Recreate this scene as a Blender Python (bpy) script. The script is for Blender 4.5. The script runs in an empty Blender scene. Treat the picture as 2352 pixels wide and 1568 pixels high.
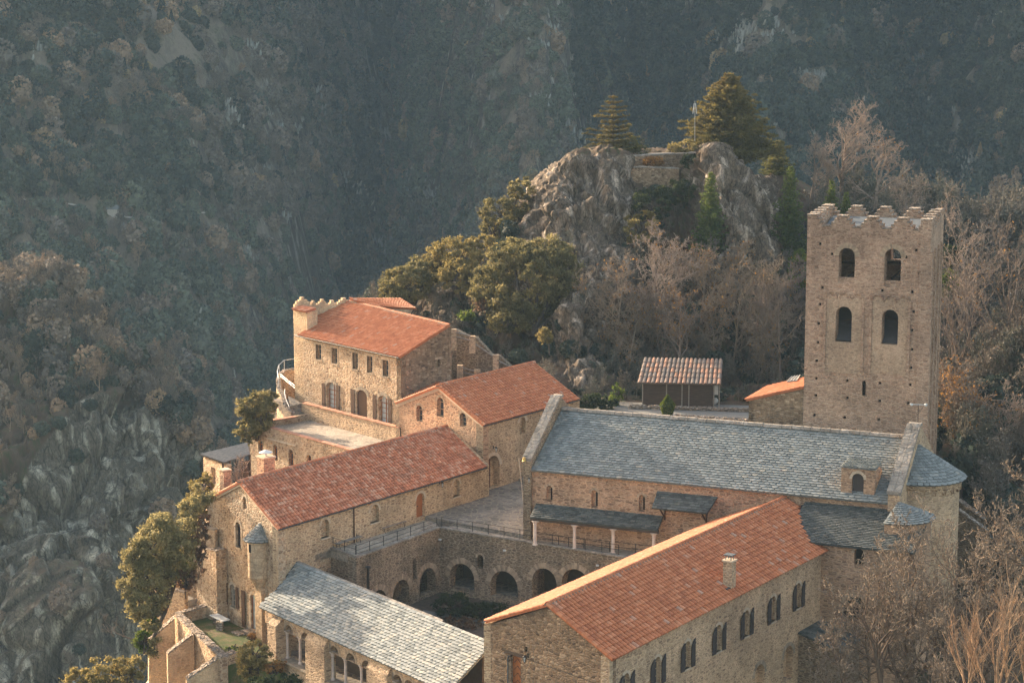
import bpy, math, random
import numpy as np
from mathutils.geometry import delaunay_2d_cdt
from mathutils import Vector
rnd = random.Random(7)
rng = np.random.default_rng(7)
sc = bpy.context.scene
C = bpy.context.scene.collection
R_ = math.radians

# ------------------------------------------------------------------ camera, world, sun, exposure
FPX, CU, CV, PITCH, CAMZ = 4900.0, 1176.0, 784.0, R_(9.27), 41.0
cam_d = bpy.data.cameras.new("camera"); cam = bpy.data.objects.new("camera", cam_d); C.objects.link(cam)
cam_d.sensor_width = 36; cam_d.lens = FPX / 2352 * 36
cam_d.clip_start = 1; cam_d.clip_end = 6000
cam.location = (0, 0, CAMZ); cam.rotation_euler = (math.pi / 2 - PITCH, 0, 0)
sc.camera = cam
SUN_AZ, SUN_EL = 315.0, 16.5
w = bpy.data.worlds.new("World"); sc.world = w; w.use_nodes = True
nt = w.node_tree; nt.nodes.clear()
sky = nt.nodes.new('ShaderNodeTexSky'); sky.sky_type = 'NISHITA'; sky.sun_disc = False
sky.sun_elevation = R_(SUN_EL); sky.sun_rotation = R_(SUN_AZ); sky.air_density = 1.0; sky.dust_density = 3.0; sky.ozone_density = 0.6
bg = nt.nodes.new('ShaderNodeBackground'); bg.inputs[1].default_value = 0.15
ow = nt.nodes.new('ShaderNodeOutputWorld')
mxs = nt.nodes.new('ShaderNodeMix'); mxs.data_type = 'RGBA'; mxs.blend_type = 'MULTIPLY'; mxs.inputs[0].default_value = 1; mxs.inputs[7].default_value = (1.16, 1.0, .86, 1)   # low sun seen through haze
nt.links.new(sky.outputs[0], mxs.inputs[6]); nt.links.new(mxs.outputs[2], bg.inputs[0]); nt.links.new(bg.outputs[0], ow.inputs[0])
sd = bpy.data.lights.new("sun", 'SUN'); sd.energy = 3.8; sd.angle = R_(0.6); sd.color = (1.0, 0.82, 0.61)
sun = bpy.data.objects.new("sun", sd); C.objects.link(sun)
_a, _e = R_(SUN_AZ), R_(SUN_EL)
sdir = Vector((math.sin(_a) * math.cos(_e), math.cos(_a) * math.cos(_e), math.sin(_e)))
sun.rotation_euler = sdir.to_track_quat('Z', 'Y').to_euler()
sun.location = (-60, 100, 90)
sc.view_settings.view_transform = 'Standard'; sc.view_settings.look = 'None'
sc.view_settings.exposure = 1.9; sc.view_settings.gamma = 1
try:
    sc.cycles.volume_bounces = 1; sc.cycles.max_bounces = 6; sc.cycles.use_denoising = True; sc.cycles.denoising_prefilter = 'NONE'
    sc.cycles.volume_max_steps = 64
except Exception: pass

# ------------------------------------------------------------------ survey helpers: a sight line from the viewpoint meets a wall plane, a level or a depth
c0 = np.array([0, 0, CAMZ]); Fw = np.array([0, math.cos(PITCH), -math.sin(PITCH)]); Up = np.array([0, math.sin(PITCH), math.cos(PITCH)]); Rt = np.array([1., 0, 0])
def ray(p): return Fw + Rt * (p[0] - CU) / FPX - Up * (p[1] - CV) / FPX
def atz(p, z): d = ray(p); return c0 + d * (z - CAMZ) / d[2]
def aty(p, y): d = ray(p); return c0 + d * y / d[1]
def dr(az): a = R_(az); return np.array([math.sin(a), math.cos(a), 0.])
def pl(p, P, az):
    n = np.array([math.cos(R_(az)), -math.sin(R_(az)), 0]); d = ray(p)
    return c0 + d * (np.dot(P - c0, n) / np.dot(d, n))
def pn(p, P, n): d = ray(p); return c0 + d * (np.dot(P - c0, n) / np.dot(d, n))
ZO = {1: (600, 1050, .5102), 2: (1500, 1250, .5102), 3: (2640, 700, .5102), 4: (2640, 1450, .5102), 5: (400, 1760, .5102), 6: (1500, 1760, .5102), 7: (2640, 1760, .5102), 8: (1400, 300, .7653), 9: (500, 2200, .2551), 0: (1600, 1100, .2551)}
def q(k, x, y):
    o = ZO[k]; return ((o[0] + x * o[2]) * .6125, (o[1] + y * o[2]) * .6125)
V3 = np.array

# ------------------------------------------------------------------ objects
def tag(o, label=None, cat=None, group=None, kind=None):
    if label: o['label'] = label
    if cat: o['category'] = cat
    if group: o['group'] = group
    if kind: o['kind'] = kind
    return o
def thing(name, label, cat, loc, group=None):
    o = bpy.data.objects.new(name, None); C.objects.link(o); o.empty_display_size = .5
    o.location = [float(a) for a in loc]
    return tag(o, label, cat, group)
_org = {}
def mesh(name, verts, faces, mat, parent=None, org=None, tint=None, smooth=False):
    """links ONE mesh object; verts are world coordinates"""
    verts = np.asarray(verts, float).reshape(-1, 3)
    if parent is not None:
        r = parent
        while r.parent is not None: r = r.parent
        o0 = np.array(r.location)
    else:
        o0 = np.array(org if org is not None else verts.mean(0) * [1, 1, 0] + [0, 0, verts[:, 2].min()])
    me = bpy.data.meshes.new(name)
    if isinstance(faces, np.ndarray):
        n, k = faces.shape
        me.vertices.add(len(verts)); me.vertices.foreach_set('co', (verts - o0).astype(np.float32).ravel())
        me.loops.add(n * k); me.loops.foreach_set('vertex_index', faces.astype(np.int32).ravel())
        me.polygons.add(n); me.polygons.foreach_set('loop_start', np.arange(0, n * k, k, dtype=np.int32))
        me.polygons.foreach_set('loop_total', np.full(n, k, np.int32))
        me.update(calc_edges=True)
    else:
        me.from_pydata([tuple(map(float, v)) for v in (verts - o0)], [], faces)
    if tint is not None:
        at = me.attributes.new('tint', 'FLOAT', 'FACE'); at.data.foreach_set('value', np.asarray(tint, np.float32))
    if smooth: me.polygons.foreach_set('use_smooth', [True] * len(me.polygons))
    me.materials.append(mat); me.update()
    o = bpy.data.objects.new(name, me); C.objects.link(o)
    if parent is not None: o.parent = parent
    else: o.location = [float(a) for a in o0]
    return o
class MB:
    """collects geometry for one mesh"""
    def __init__(s): s.v = []; s.f = []; s.t = []
    def add(s, vs, fs, t=None):
        k = len(s.v); s.v += [tuple(map(float, a)) for a in vs]; s.f += [tuple(i + k for i in f) for f in fs]
        s.t += [rnd.random() if t is None else t] * len(fs)
    def prism(s, base, top, t=None):
        n = len(base); s.add(list(base) + list(top), [tuple(range(n))[::-1], tuple(range(n, 2 * n))] + [(i, (i + 1) % n, n + (i + 1) % n, n + i) for i in range(n)], t)
    def box(s, P, az, l, d, z0, z1, t=None):
        """from P along az by l, inward (az-90) by d"""
        P = V3([P[0], P[1], 0.]); a = dr(az) * l; b = dr(az - 90) * d
        q4 = [P, P + a, P + a + b, P + b]
        s.prism([(p[0], p[1], z0) for p in q4], [(p[0], p[1], z1) for p in q4], t)
    def tube(s, a, b, r0, r1, n=8, t=None):
        a = V3(a, float); b = V3(b, float); ax = (b - a) / (np.linalg.norm(b - a) + 1e-9)
        h = V3([0, 0, 1.]) if abs(ax[2]) < .9 else V3([1., 0, 0]); e = np.cross(ax, h); e /= np.linalg.norm(e); g = np.cross(ax, e)
        A = [a + (e * math.cos(2 * math.pi * i / n) + g * math.sin(2 * math.pi * i / n)) * r0 for i in range(n)]
        B = [b + (e * math.cos(2 * math.pi * i / n) + g * math.sin(2 * math.pi * i / n)) * r1 for i in range(n)]
        s.prism(A, B, t)
    def lathe(s, c, prof, n=16, t=None, az0=0, az1=360):
        full = az1 - az0 >= 360; m = n if full else n + 1
        vs = [(c[0] + r * math.sin(R_(az0 + (az1 - az0) * i / n)), c[1] + r * math.cos(R_(az0 + (az1 - az0) * i / n)), z) for r, z in prof for i in range(m)]
        fs = []
        for k in range(len(prof) - 1):
            for i in range(n):
                j = (i + 1) % m; fs.append((k * m + i, k * m + j, (k + 1) * m + j, (k + 1) * m + i))
        s.add(vs, fs, t)
    def blob(s, c, r, t=None, n=7):
        vs = []; fs = []
        for k in range(1, 5):
            a = math.pi * k / 5
            for i in range(n):
                b = 2 * math.pi * i / n; j = .8 + .4 * rnd.random()
                vs.append((c[0] + r[0] * j * math.sin(a) * math.cos(b), c[1] + r[1] * j * math.sin(a) * math.sin(b), c[2] + r[2] * j * math.cos(a)))
        for k in range(3):
            for i in range(n): fs.append((k * n + i, k * n + (i + 1) % n, (k + 1) * n + (i + 1) % n, (k + 1) * n + i))
        fs += [tuple(range(n))[::-1], tuple(range(3 * n, 4 * n))]
        s.add(vs, fs, t)
    def build(s, name, mat, parent=None, **k):
        smooth = k.pop('smooth', False)
        return mesh(name, s.v, s.f, mat, parent, tint=s.t, smooth=smooth, **k)

# ------------------------------------------------------------------ materials
MT = {}
def newmat(name):
    m = bpy.data.materials.new(name); m.use_nodes = True; n = m.node_tree; b = n.nodes['Principled BSDF']
    b.inputs['Roughness'].default_value = .9; b.inputs['Specular IOR Level'].default_value = .2
    MT[name] = m; return m, n, b
def N(nt, t, **k):
    n = nt.nodes.new(t)
    for a, b in k.items():
        if a == 'inp':
            for i, v in b.items(): n.inputs[i].default_value = v
        else: setattr(n, a, b)
    return n
def ramp(nt, fac, stops):
    r = N(nt, 'ShaderNodeValToRGB'); nt.links.new(fac, r.inputs[0]); cr = r.color_ramp
    while len(cr.elements) < len(stops): cr.elements.new(.5)
    for e, (p, c) in zip(cr.elements, stops): e.position = p; e.color = (*c, 1) if len(c) == 3 else c
    return r
def mixc(nt, fac, a, b, mode='MIX'):
    m = N(nt, 'ShaderNodeMix', data_type='RGBA', blend_type=mode)
    for s, i in ((fac, 0), (a, 6), (b, 7)):
        if hasattr(s, 'links'): nt.links.new(s, m.inputs[i])
        else: m.inputs[i].default_value = s if i == 0 else ((*s, 1) if len(s) == 3 else s)
    return m.outputs[2]
def mth(nt, op, a, b=0.):
    m = N(nt, 'ShaderNodeMath', operation=op)
    for s, i in ((a, 0), (b, 1)):
        if hasattr(s, 'links'): nt.links.new(s, m.inputs[i])
        else: m.inputs[i].default_value = s
    return m.outputs[0]
def coord(nt, sc_=(1, 1, 1), warp=0., wscale=1.):
    tc = N(nt, 'ShaderNodeTexCoord'); src = tc.outputs['Object']
    if warp:
        nz = N(nt, 'ShaderNodeTexNoise', inp={'Scale': wscale, 'Detail': 2.}); nt.links.new(src, nz.inputs['Vector'])
        v = N(nt, 'ShaderNodeVectorMath', operation='MULTIPLY_ADD'); nt.links.new(nz.outputs['Color'], v.inputs[0]); v.inputs[1].default_value = (warp,) * 3; nt.links.new(src, v.inputs[2]); src = v.outputs[0]
    mp = N(nt, 'ShaderNodeMapping'); mp.inputs['Scale'].default_value = sc_; nt.links.new(src, mp.inputs[0]); return mp.outputs[0]
def bump(nt, b, h, strength=.5, dist=.05, prev=None):
    n = N(nt, 'ShaderNodeBump', inp={'Strength': strength, 'Distance': dist}); nt.links.new(h, n.inputs['Height'])
    if prev is not None: nt.links.new(prev, n.inputs['Normal'])
    nt.links.new(n.outputs[0], b.inputs['Normal']); return n.outputs[0]
def stone(name, size, cols, mortar, mw=.06, bs=.8, bd=.06, warp=.12, stain=.35, render=None):
    """masonry: size=(length,height) of a stone"""
    m, n, b = newmat(name)
    co = coord(n, (1 / size[0], 1 / size[0], 1 / size[1]), warp, 1.6)
    v1 = N(n, 'ShaderNodeTexVoronoi', feature='F1', inp={'Scale': 1., 'Randomness': .85}); n.links.new(co, v1.inputs['Vector'])
    v2 = N(n, 'ShaderNodeTexVoronoi', feature='DISTANCE_TO_EDGE', inp={'Scale': 1., 'Randomness': .85}); n.links.new(co, v2.inputs['Vector'])
    sep = N(n, 'ShaderNodeSeparateColor'); n.links.new(v1.outputs['Color'], sep.inputs[0])
    k = len(cols); r = ramp(n, sep.outputs[0], [(i / (k - 1), c) for i, c in enumerate(cols)])
    big = N(n, 'ShaderNodeTexNoise', inp={'Scale': .35, 'Detail': 5., 'Roughness': .65}); n.links.new(coord(n), big.inputs['Vector'])
    fine = N(n, 'ShaderNodeTexNoise', inp={'Scale': 9., 'Detail': 4., 'Roughness': .7}); n.links.new(coord(n), fine.inputs['Vector'])
    e = mth(n, 'SUBTRACT', v2.outputs['Distance'], mw); em = mth(n, 'MULTIPLY', e, 14.)
    c_ = N(n, 'ShaderNodeClamp'); n.links.new(em, c_.inputs[0])
    col = mixc(n, c_.outputs[0], mortar, r.outputs[0])
    if render:
        rr = ramp(n, big.outputs[0], [(render[1], (0, 0, 0)), (render[1] + .06, (1, 1, 1))])
        col = mixc(n, rr.outputs[0], col, render[0])
    st = ramp(n, big.outputs[0], [(.3, (1 - stain,) * 3), (.62, (1.08, 1.06, 1.04))]); col = mixc(n, 1., col, st.outputs[0], 'MULTIPLY')
    fr = ramp(n, fine.outputs[0], [(.3, (.72, .71, .7)), (.7, (1.2, 1.2, 1.2))]); col = mixc(n, 1., col, fr.outputs[0], 'MULTIPLY')
    n.links.new(col, b.inputs['Base Color'])
    h = mth(n, 'MINIMUM', v2.outputs['Distance'], .22); h2 = mth(n, 'ADD', mth(n, 'MULTIPLY', h, 4.), mth(n, 'MULTIPLY', sep.outputs[1], .8)); h3 = mth(n, 'ADD', h2, mth(n, 'MULTIPLY', fine.outputs[0], .5))
    bump(n, b, h3, bs, bd); return m
def plain(name, col, rough=.8, var=.25, scale=3., bs=.3, metal=0., sc3=(1, 1, 1), tint=False, spec=.3):
    m, n, b = newmat(name)
    nz = N(n, 'ShaderNodeTexNoise', inp={'Scale': scale, 'Detail': 6., 'Roughness': .65}); n.links.new(coord(n, sc3), nz.inputs['Vector'])
    r = ramp(n, nz.outputs[0], [(.3, tuple(c * (1 - var) for c in col)), (.7, tuple(min(1, c * (1 + var)) for c in col))]); c = r.outputs[0]
    if tint:
        at = N(n, 'ShaderNodeAttribute', attribute_name='tint'); t = ramp(n, at.outputs['Fac'], [(0, (.72, .72, .72)), (1, (1.25, 1.22, 1.2))]); c = mixc(n, 1., c, t.outputs[0], 'MULTIPLY')
    n.links.new(c, b.inputs['Base Color']); b.inputs['Roughness'].default_value = rough; b.inputs['Metallic'].default_value = metal; b.inputs['Specular IOR Level'].default_value = spec
    if bs: bump(n, b, nz.outputs[0], bs, .04)
    return m
def tinted(name, stops, rough=.85, moss=None, bs=.3):
    m, n, b = newmat(name)
    at = N(n, 'ShaderNodeAttribute', attribute_name='tint'); r = ramp(n, at.outputs['Fac'], stops)
    nz = N(n, 'ShaderNodeTexNoise', inp={'Scale': 4., 'Detail': 6., 'Roughness': .7}); n.links.new(coord(n), nz.inputs['Vector'])
    k = ramp(n, nz.outputs[0], [(.3, (.75, .74, .73)), (.7, (1.18, 1.18, 1.18))]); c = mixc(n, 1., r.outputs[0], k.outputs[0], 'MULTIPLY')
    if moss:
        bg_ = N(n, 'ShaderNodeTexNoise', inp={'Scale': .5, 'Detail': 7., 'Roughness': .75}); n.links.new(coord(n), bg_.inputs['Vector'])
        f = ramp(n, bg_.outputs[0], [(moss[1], (0, 0, 0)), (moss[1] + .12, (.75, .75, .75))]); c = mixc(n, f.outputs[0], c, moss[0])
    n.links.new(c, b.inputs['Base Color']); b.inputs['Roughness'].default_value = rough; b.inputs['Specular IOR Level'].default_value = .25
    bump(n, b, nz.outputs[0], bs, .03); return m
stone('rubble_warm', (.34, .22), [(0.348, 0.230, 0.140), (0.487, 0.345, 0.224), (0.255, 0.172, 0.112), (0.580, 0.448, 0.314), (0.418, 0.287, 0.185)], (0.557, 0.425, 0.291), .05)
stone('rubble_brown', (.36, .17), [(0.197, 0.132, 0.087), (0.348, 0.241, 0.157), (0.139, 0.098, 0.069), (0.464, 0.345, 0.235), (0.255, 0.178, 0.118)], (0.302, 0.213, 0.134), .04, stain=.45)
stone('coursed', (.42, .14), [(0.371, 0.253, 0.157), (0.510, 0.368, 0.230), (0.255, 0.172, 0.112), (0.441, 0.322, 0.213)], (0.580, 0.437, 0.280), .075, bs=.6, warp=.08)
stone('coursed_pink', (.42, .14), [(0.371, 0.230, 0.146), (0.510, 0.333, 0.213), (0.232, 0.149, 0.101), (0.441, 0.305, 0.207)], (0.545, 0.368, 0.241), .06, bs=.6, warp=.08)
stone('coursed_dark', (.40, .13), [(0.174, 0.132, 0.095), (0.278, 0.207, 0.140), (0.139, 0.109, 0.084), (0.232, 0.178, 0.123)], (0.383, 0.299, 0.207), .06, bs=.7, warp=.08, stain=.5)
stone('coursed_grey', (.42, .15), [(0.398, 0.278, 0.177), (0.555, 0.402, 0.260), (0.289, 0.201, 0.136), (0.603, 0.446, 0.297)], (0.627, 0.457, 0.297), .07, bs=.6, warp=.08)
stone('tower_stone', (.36, .15), [(0.359, 0.235, 0.164), (0.496, 0.340, 0.240), (0.297, 0.200, 0.140), (0.446, 0.311, 0.222), (0.545, 0.393, 0.281)], (0.521, 0.363, 0.257), .05, bs=.8, warp=.1, stain=.35)
stone('tower_panel', (.36, .15), [(.36, .25, .17), (.46, .335, .23), (.30, .215, .15), (.43, .315, .22)], (.49, .36, .25), .07, bs=.5, warp=.1, stain=.3, render=((.46, .335, .235), .56))
stone('block_stone', (.6, .32), [(0.510, 0.380, 0.246), (0.580, 0.437, 0.291), (0.441, 0.322, 0.213)], (0.418, 0.310, 0.202), .03, bs=.3, warp=.03)
stone('cap_stone', (.6, .35), [(.30, .265, .22), (.37, .33, .28), (.26, .23, .19), (.42, .38, .33)], (.25, .22, .19), .03, bs=.5, stain=.5)
stone('wall_cap', (.32, .2), [(.40, .33, .26), (.52, .45, .38), (.30, .24, .185)], (.26, .2, .15), .05, bs=1., bd=.1)
stone('paving', (.55, .55), [(.20, .175, .15), (.28, .25, .215), (.16, .145, .13), (.24, .21, .175)], (.32, .27, .21), .05, bs=.35, warp=.2)
stone('paving_light', (.5, .5), [(.33, .29, .235), (.42, .37, .30), (.27, .235, .19)], (.46, .39, .31), .06, bs=.4, warp=.2)
stone('render_wall', (.34, .22), [(0.464, 0.322, 0.202), (0.580, 0.425, 0.280)], (0.580, 0.425, 0.274), .1, render=((0.620, 0.460, 0.291), .47))
plain('voussoir', (.36, .275, .19), var=.3, tint=True, bs=.6)
plain('voussoir_grey', (.34, .28, .21), var=.3, tint=True, bs=.6)
plain('marble', (.62, .50, .42), .6, .2); plain('pale_stone', (.50, .40, .29), .8, .2)
plain('brick_cap', (.50, .25, .16), .85, .3, 5., tint=True); plain('terracotta_pot', (.32, .19, .13), .8, .3)
plain('mortar_line', (.17, .14, .11), .95, .3, 6.); plain('zinc', (.09, .105, .115), .8, .2, metal=.2); plain('dark_slab', (.09, .085, .08), .8, .3)
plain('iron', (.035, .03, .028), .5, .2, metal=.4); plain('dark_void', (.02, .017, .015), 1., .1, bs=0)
plain('shutter_brown', (.075, .036, .021), .7, .3, 6., sc3=(8, 8, .6)); plain('door_orange', (.30, .105, .035), .6, .25, 4., sc3=(6, 6, .5))
plain('door_dark', (.10, .045, .028), .7, .3, 4., sc3=(8, 8, .5)); plain('shutter_grey', (.055, .045, .042), .7, .3, 6., sc3=(8, 8, .6))
plain('old_wood', (.075, .052, .038), .9, .5, 3., sc3=(.6, .6, 9)); plain('grey_wood', (.26, .22, .18), .9, .35, 4., sc3=(.6, .6, 6)); plain('white_metal', (.55, .55, .53), .5, .1)
plain('window_frame', (.42, .30, .19), .6, .2); plain('curtain', (.50, .50, .46), .8, .2)
plain('lead', (.055, .053, .055), .7, .3, 2.); plain('gravel', (.20, .19, .17), .95, .35, 14., bs=.8); plain('hose_green', (.08, .28, .17), .4, .1, bs=0)
plain('tower_render', (.47, .335, .235), .9, .22, 1.2, bs=.5); plain('shade_stone', (.075, .058, .045)); plain('soil', (.085, .062, .045), .95, .4, 3., bs=.8); plain('brass', (.45, .33, .12), .4, .2, metal=.8); plain('table_slab', (.42, .45, .47), .5, .15)  # inner wall stone is dark: vault shade put into its base colour
g, gn, gb = newmat('glass'); gb.inputs['Base Color'].default_value = (.05, .06, .07, 1); gb.inputs['Roughness'].default_value = .12; gb.inputs['Specular IOR Level'].default_value = .6
tinted('tile_new', [(0, (.35, .115, .05)), (.3, (.41, .14, .059)), (.7, (.46, .163, .07)), (.96, (.49, .20, .098)), (1, (.40, .25, .18))], .7)
tinted('tile_old', [(0, (.30, .11, .058)), (.3, (.42, .15, .075)), (.6, (.50, .185, .095)), (.85, (.48, .225, .135)), (1, (.56, .31, .20))], .85, moss=((.30, .16, .10), .55))
tinted('tile_mixed', [(0, (.17, .14, .12)), (.45, (.23, .18, .15)), (.6, (.27, .18, .135)), (.85, (.37, .20, .13)), (1, (.40, .23, .155))], .9)
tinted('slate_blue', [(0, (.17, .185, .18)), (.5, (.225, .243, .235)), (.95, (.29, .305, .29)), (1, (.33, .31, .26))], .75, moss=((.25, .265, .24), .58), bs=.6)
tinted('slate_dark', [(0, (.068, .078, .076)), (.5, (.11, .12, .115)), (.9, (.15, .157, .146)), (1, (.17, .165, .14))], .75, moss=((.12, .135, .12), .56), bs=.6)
tinted('slate_pale', [(0, (.17, .185, .18)), (.4, (.25, .265, .255)), (.8, (.32, .33, .31)), (1, (.38, .36, .31))], .8, moss=((.30, .29, .25), .55), bs=.7)

# ------------------------------------------------------------------ wall with openings
class Wall:
    """vertical wall plane; s runs along az from P, outward normal is az+90"""
    def __init__(s, P, az): s.P = V3([P[0], P[1], 0.]); s.az = az; s.a = dr(az); s.i = dr(az - 90)
    def w(s, a, z, d=0.): p = s.P + s.a * a + s.i * d; return V3([p[0], p[1], z])
    def sz(s, p): X = pl(p, s.P, s.az); return float(np.dot(X - s.P, s.a)), float(X[2])
    def hole(s, p, vb, wpx, arch=1, **k):
        """opening from its top-centre p, its bottom row vb and its picture width"""
        a, zt = s.sz(p); _, zb = s.sz((p[0], vb)); l, _ = s.sz((p[0] - wpx / 2, p[1])); r, _ = s.sz((p[0] + wpx / 2, p[1]))
        return dict(s=a, w=abs(r - l), z0=zb, z1=zt, arch=arch, **k)
    def outline(s, h, n=8):
        x0, x1 = h['s'] - h['w'] / 2, h['s'] + h['w'] / 2
        if not h['arch']: return [(x0, h['z0']), (x1, h['z0']), (x1, h['z1']), (x0, h['z1'])]
        rr = h['w'] / 2; rise = min(rr * h.get('flat', 1.), h['z1'] - h['z0'] - .05); zc = h['z1'] - rise
        return [(x0, h['z0']), (x1, h['z0'])] + [(h['s'] + rr * math.cos(math.pi * i / n), zc + rise * math.sin(math.pi * i / n)) for i in range(n + 1)]
    def build(s, name, prof, holes, th, mat, parent, **kw):
        hol = [s.outline(h) for h in holes]; polys = [prof] + hol; pts = []; eds = []
        for po in polys:
            k = len(pts); m = len(po); pts += [Vector(p) for p in po]; eds += [(k + i, k + (i + 1) % m) for i in range(m)]
        r = delaunay_2d_cdt(pts, eds, [], 0, 1e-5); vo = [(p.x, p.y) for p in r[0]]; n = len(vo)
        v = [s.w(*p) for p in vo] + [s.w(p[0], p[1], th) for p in vo]; f = []
        for t in r[2]:
            cx = sum(vo[i][0] for i in t) / len(t); cy = sum(vo[i][1] for i in t) / len(t)
            if not in_poly(cx, cy, prof) or any(in_poly(cx, cy, h) for h in hol): continue
            a, b, c = [V3(v[i]) for i in t[:3]]; t = tuple(t) if np.dot(np.cross(b - a, c - a), -s.i) > 0 else tuple(t)[::-1]
            f += [t, tuple(i + n for i in t)[::-1]]
        for po in polys:
            k = len(v); m = len(po); v += [s.w(*p) for p in po] + [s.w(p[0], p[1], th) for p in po]; f += [(k + i, k + (i + 1) % m, k + m + (i + 1) % m, k + m + i) for i in range(m)]
        return mesh(name, v, f, mat, parent, **kw)
    def panel(s, h, d, mat, name, parent, inset=0., th=.04, x0=0., x1=1.):
        """a leaf filling the opening (or part x0..x1 of its width) at depth d"""
        o = s.outline(h); lo, hi = h['s'] - h['w'] / 2 + h['w'] * x0, h['s'] - h['w'] / 2 + h['w'] * x1
        o2 = [(min(max(a, lo + inset), hi - inset), min(z, h['z1'] - inset)) for a, z in o]
        m = MB(); m.prism([s.w(a, z, d) for a, z in o2], [s.w(a, z, d + th) for a, z in o2]); return m.build(name, mat, parent)
    def ring(s, m, h, t=.28, proud=.025, n=13, dep=.2):
        """voussoirs round the arch, gathered in MB m"""
        rr = h['w'] / 2; rise = rr * h.get('flat', 1.); zc = h['z1'] - rise
        for i in range(n):
            a0, a1 = math.pi * (i + .06) / n, math.pi * (i + .94) / n; t2 = t * (.9 + .25 * rnd.random())
            pts = [(h['s'] + (rr + .003) * math.cos(a0), zc + (rise + .003) * math.sin(a0)), (h['s'] + (rr + t2) * math.cos(a0), zc + (rise + t2) * math.sin(a0)), (h['s'] + (rr + t2) * math.cos(a1), zc + (rise + t2) * math.sin(a1)), (h['s'] + (rr + .003) * math.cos(a1), zc + (rise + .003) * math.sin(a1))]
            m.prism([s.w(a, z, -proud) for a, z in pts], [s.w(a, z, dep) for a, z in pts])
    def slab(s, m, a0, a1, z0, z1, d0, d1, t=None):
        m.prism([s.w(a0, z0, d0), s.w(a1, z0, d0), s.w(a1, z0, d1), s.w(a0, z0, d1)], [s.w(a0, z1, d0), s.w(a1, z1, d0), s.w(a1, z1, d1), s.w(a0, z1, d1)], t)
    def shutter(s, a0, w_, z0, z1, parent, mat='shutter_brown', arch=0, out=.06, ang=0.):
        m = MB(); n = 4
        top = (lambda t: z1) if not arch else ((lambda t: z1 - w_ * (1 - math.sin(math.pi / 2 * min(1, t + .02))) if arch > 0 else z1 - w_ * (1 - math.cos(math.pi / 2 * t))))
        for i in range(n):
            b0, b1 = a0 + w_ * i / n + .008, a0 + w_ * (i + 1) / n - .008; t0, t1 = i / n, (i + 1) / n
            m.prism([s.w(b0, z0, -out), s.w(b1, z0, -out), s.w(b1, z0, -out + .04), s.w(b0, z0, -out + .04)], [s.w(b0, top(t0), -out), s.w(b1, top(t1), -out), s.w(b1, top(t1), -out + .04), s.w(b0, top(t0), -out + .04)])
        o = m.build('shutter', MT[mat], parent)
        for zz in (.15, .8): b = MB(); s.slab(b, a0 + .02, a0 + w_ - .02, z0 + (z1 - z0) * zz, z0 + (z1 - z0) * zz + .09, -out - .03, -out); b.build('batten', MT[mat], o)
        return o
def in_poly(x, y, P):
    c = False; n = len(P)
    for i in range(n):
        x1, y1 = P[i][:2]; x2, y2 = P[(i + 1) % n][:2]
        if (y1 > y) != (y2 > y) and x < (x2 - x1) * (y - y1) / (y2 - y1) + x1: c = not c
    return c
def bil(E0, E1, R1, R0, a, b): return (E0 * (1 - a) + E1 * a) * (1 - b) + (R0 * (1 - a) + R1 * a) * b
def tiles(E0, E1, R1, R0, parent, mat='tile_new', col=.30, row=.40, name='roof', clip=None, ridge=True, verge=True, base=True):
    E0, E1, R1, R0 = map(lambda a: V3(a, float), (E0, E1, R1, R0))
    L = max(np.linalg.norm(E1 - E0), np.linalg.norm(R1 - R0)); Hh = np.linalg.norm((R0 + R1 - E0 - E1) / 2); nc = max(2, round(L / col)); nr = max(2, round(Hh / row))
    nn = np.cross(E1 - E0, R0 - E0); nn /= np.linalg.norm(nn)
    if nn[2] < 0: nn = -nn
    m = MB(); seg = 5
    if base:
        th = .12; m.prism([E0 - nn * th, E1 - nn * th, R1 - nn * th, R0 - nn * th], [E0, E1, R1, R0], .15) if clip is None else None
        if clip is not None: m.prism([V3(c) - nn * th for c in clip], [V3(c) for c in clip], .15)
    for i in range(nc):
        jit = rnd.uniform(-.008, .008)
        for j in range(nr):
            a0, a1, b0, b1 = i / nc, (i + 1) / nc, j / nr, (j + 1.12) / nr
            if j == 0: b0 = -.25 / nr
            if clip is not None:
                ct = bil(E0, E1, R1, R0, (a0 + a1) / 2, (b0 + b1) / 2)
                if not in_poly(ct[0], ct[1], clip): continue
            vs = []; lift0 = .055 + rnd.uniform(-.008, .012); lift1 = .01
            sx = rnd.uniform(-.02, .02)
            for b, lf, wd in ((b0, lift0, .47), (b1, lift1, .40)):
                bb = min(b, 1.02)
                for k in range(seg + 1):
                    an = math.pi * k / seg; a = (a0 + a1) / 2 + (a1 - a0) * (wd * -math.cos(an) + sx)
                    vs.append(bil(E0, E1, R1, R0, a, bb) + nn * (lf + jit + col * .36 * math.sin(an)))
            for k in range(seg + 1): vs.append(V3(vs[k]) - nn * (.05 + .02 * math.sin(math.pi * k / seg)))
            f = [(k, k + 1, seg + 2 + k, seg + 1 + k) for k in range(seg)] + [(k + 1, k, 2 * seg + 2 + k, 2 * seg + 3 + k) for k in range(seg)]
            m.add(vs, f)
    o = m.build(name, MT[mat], parent, smooth=False)
    if ridge:
        rline(R0, R1, nn, o, mat)
    return o
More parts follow.
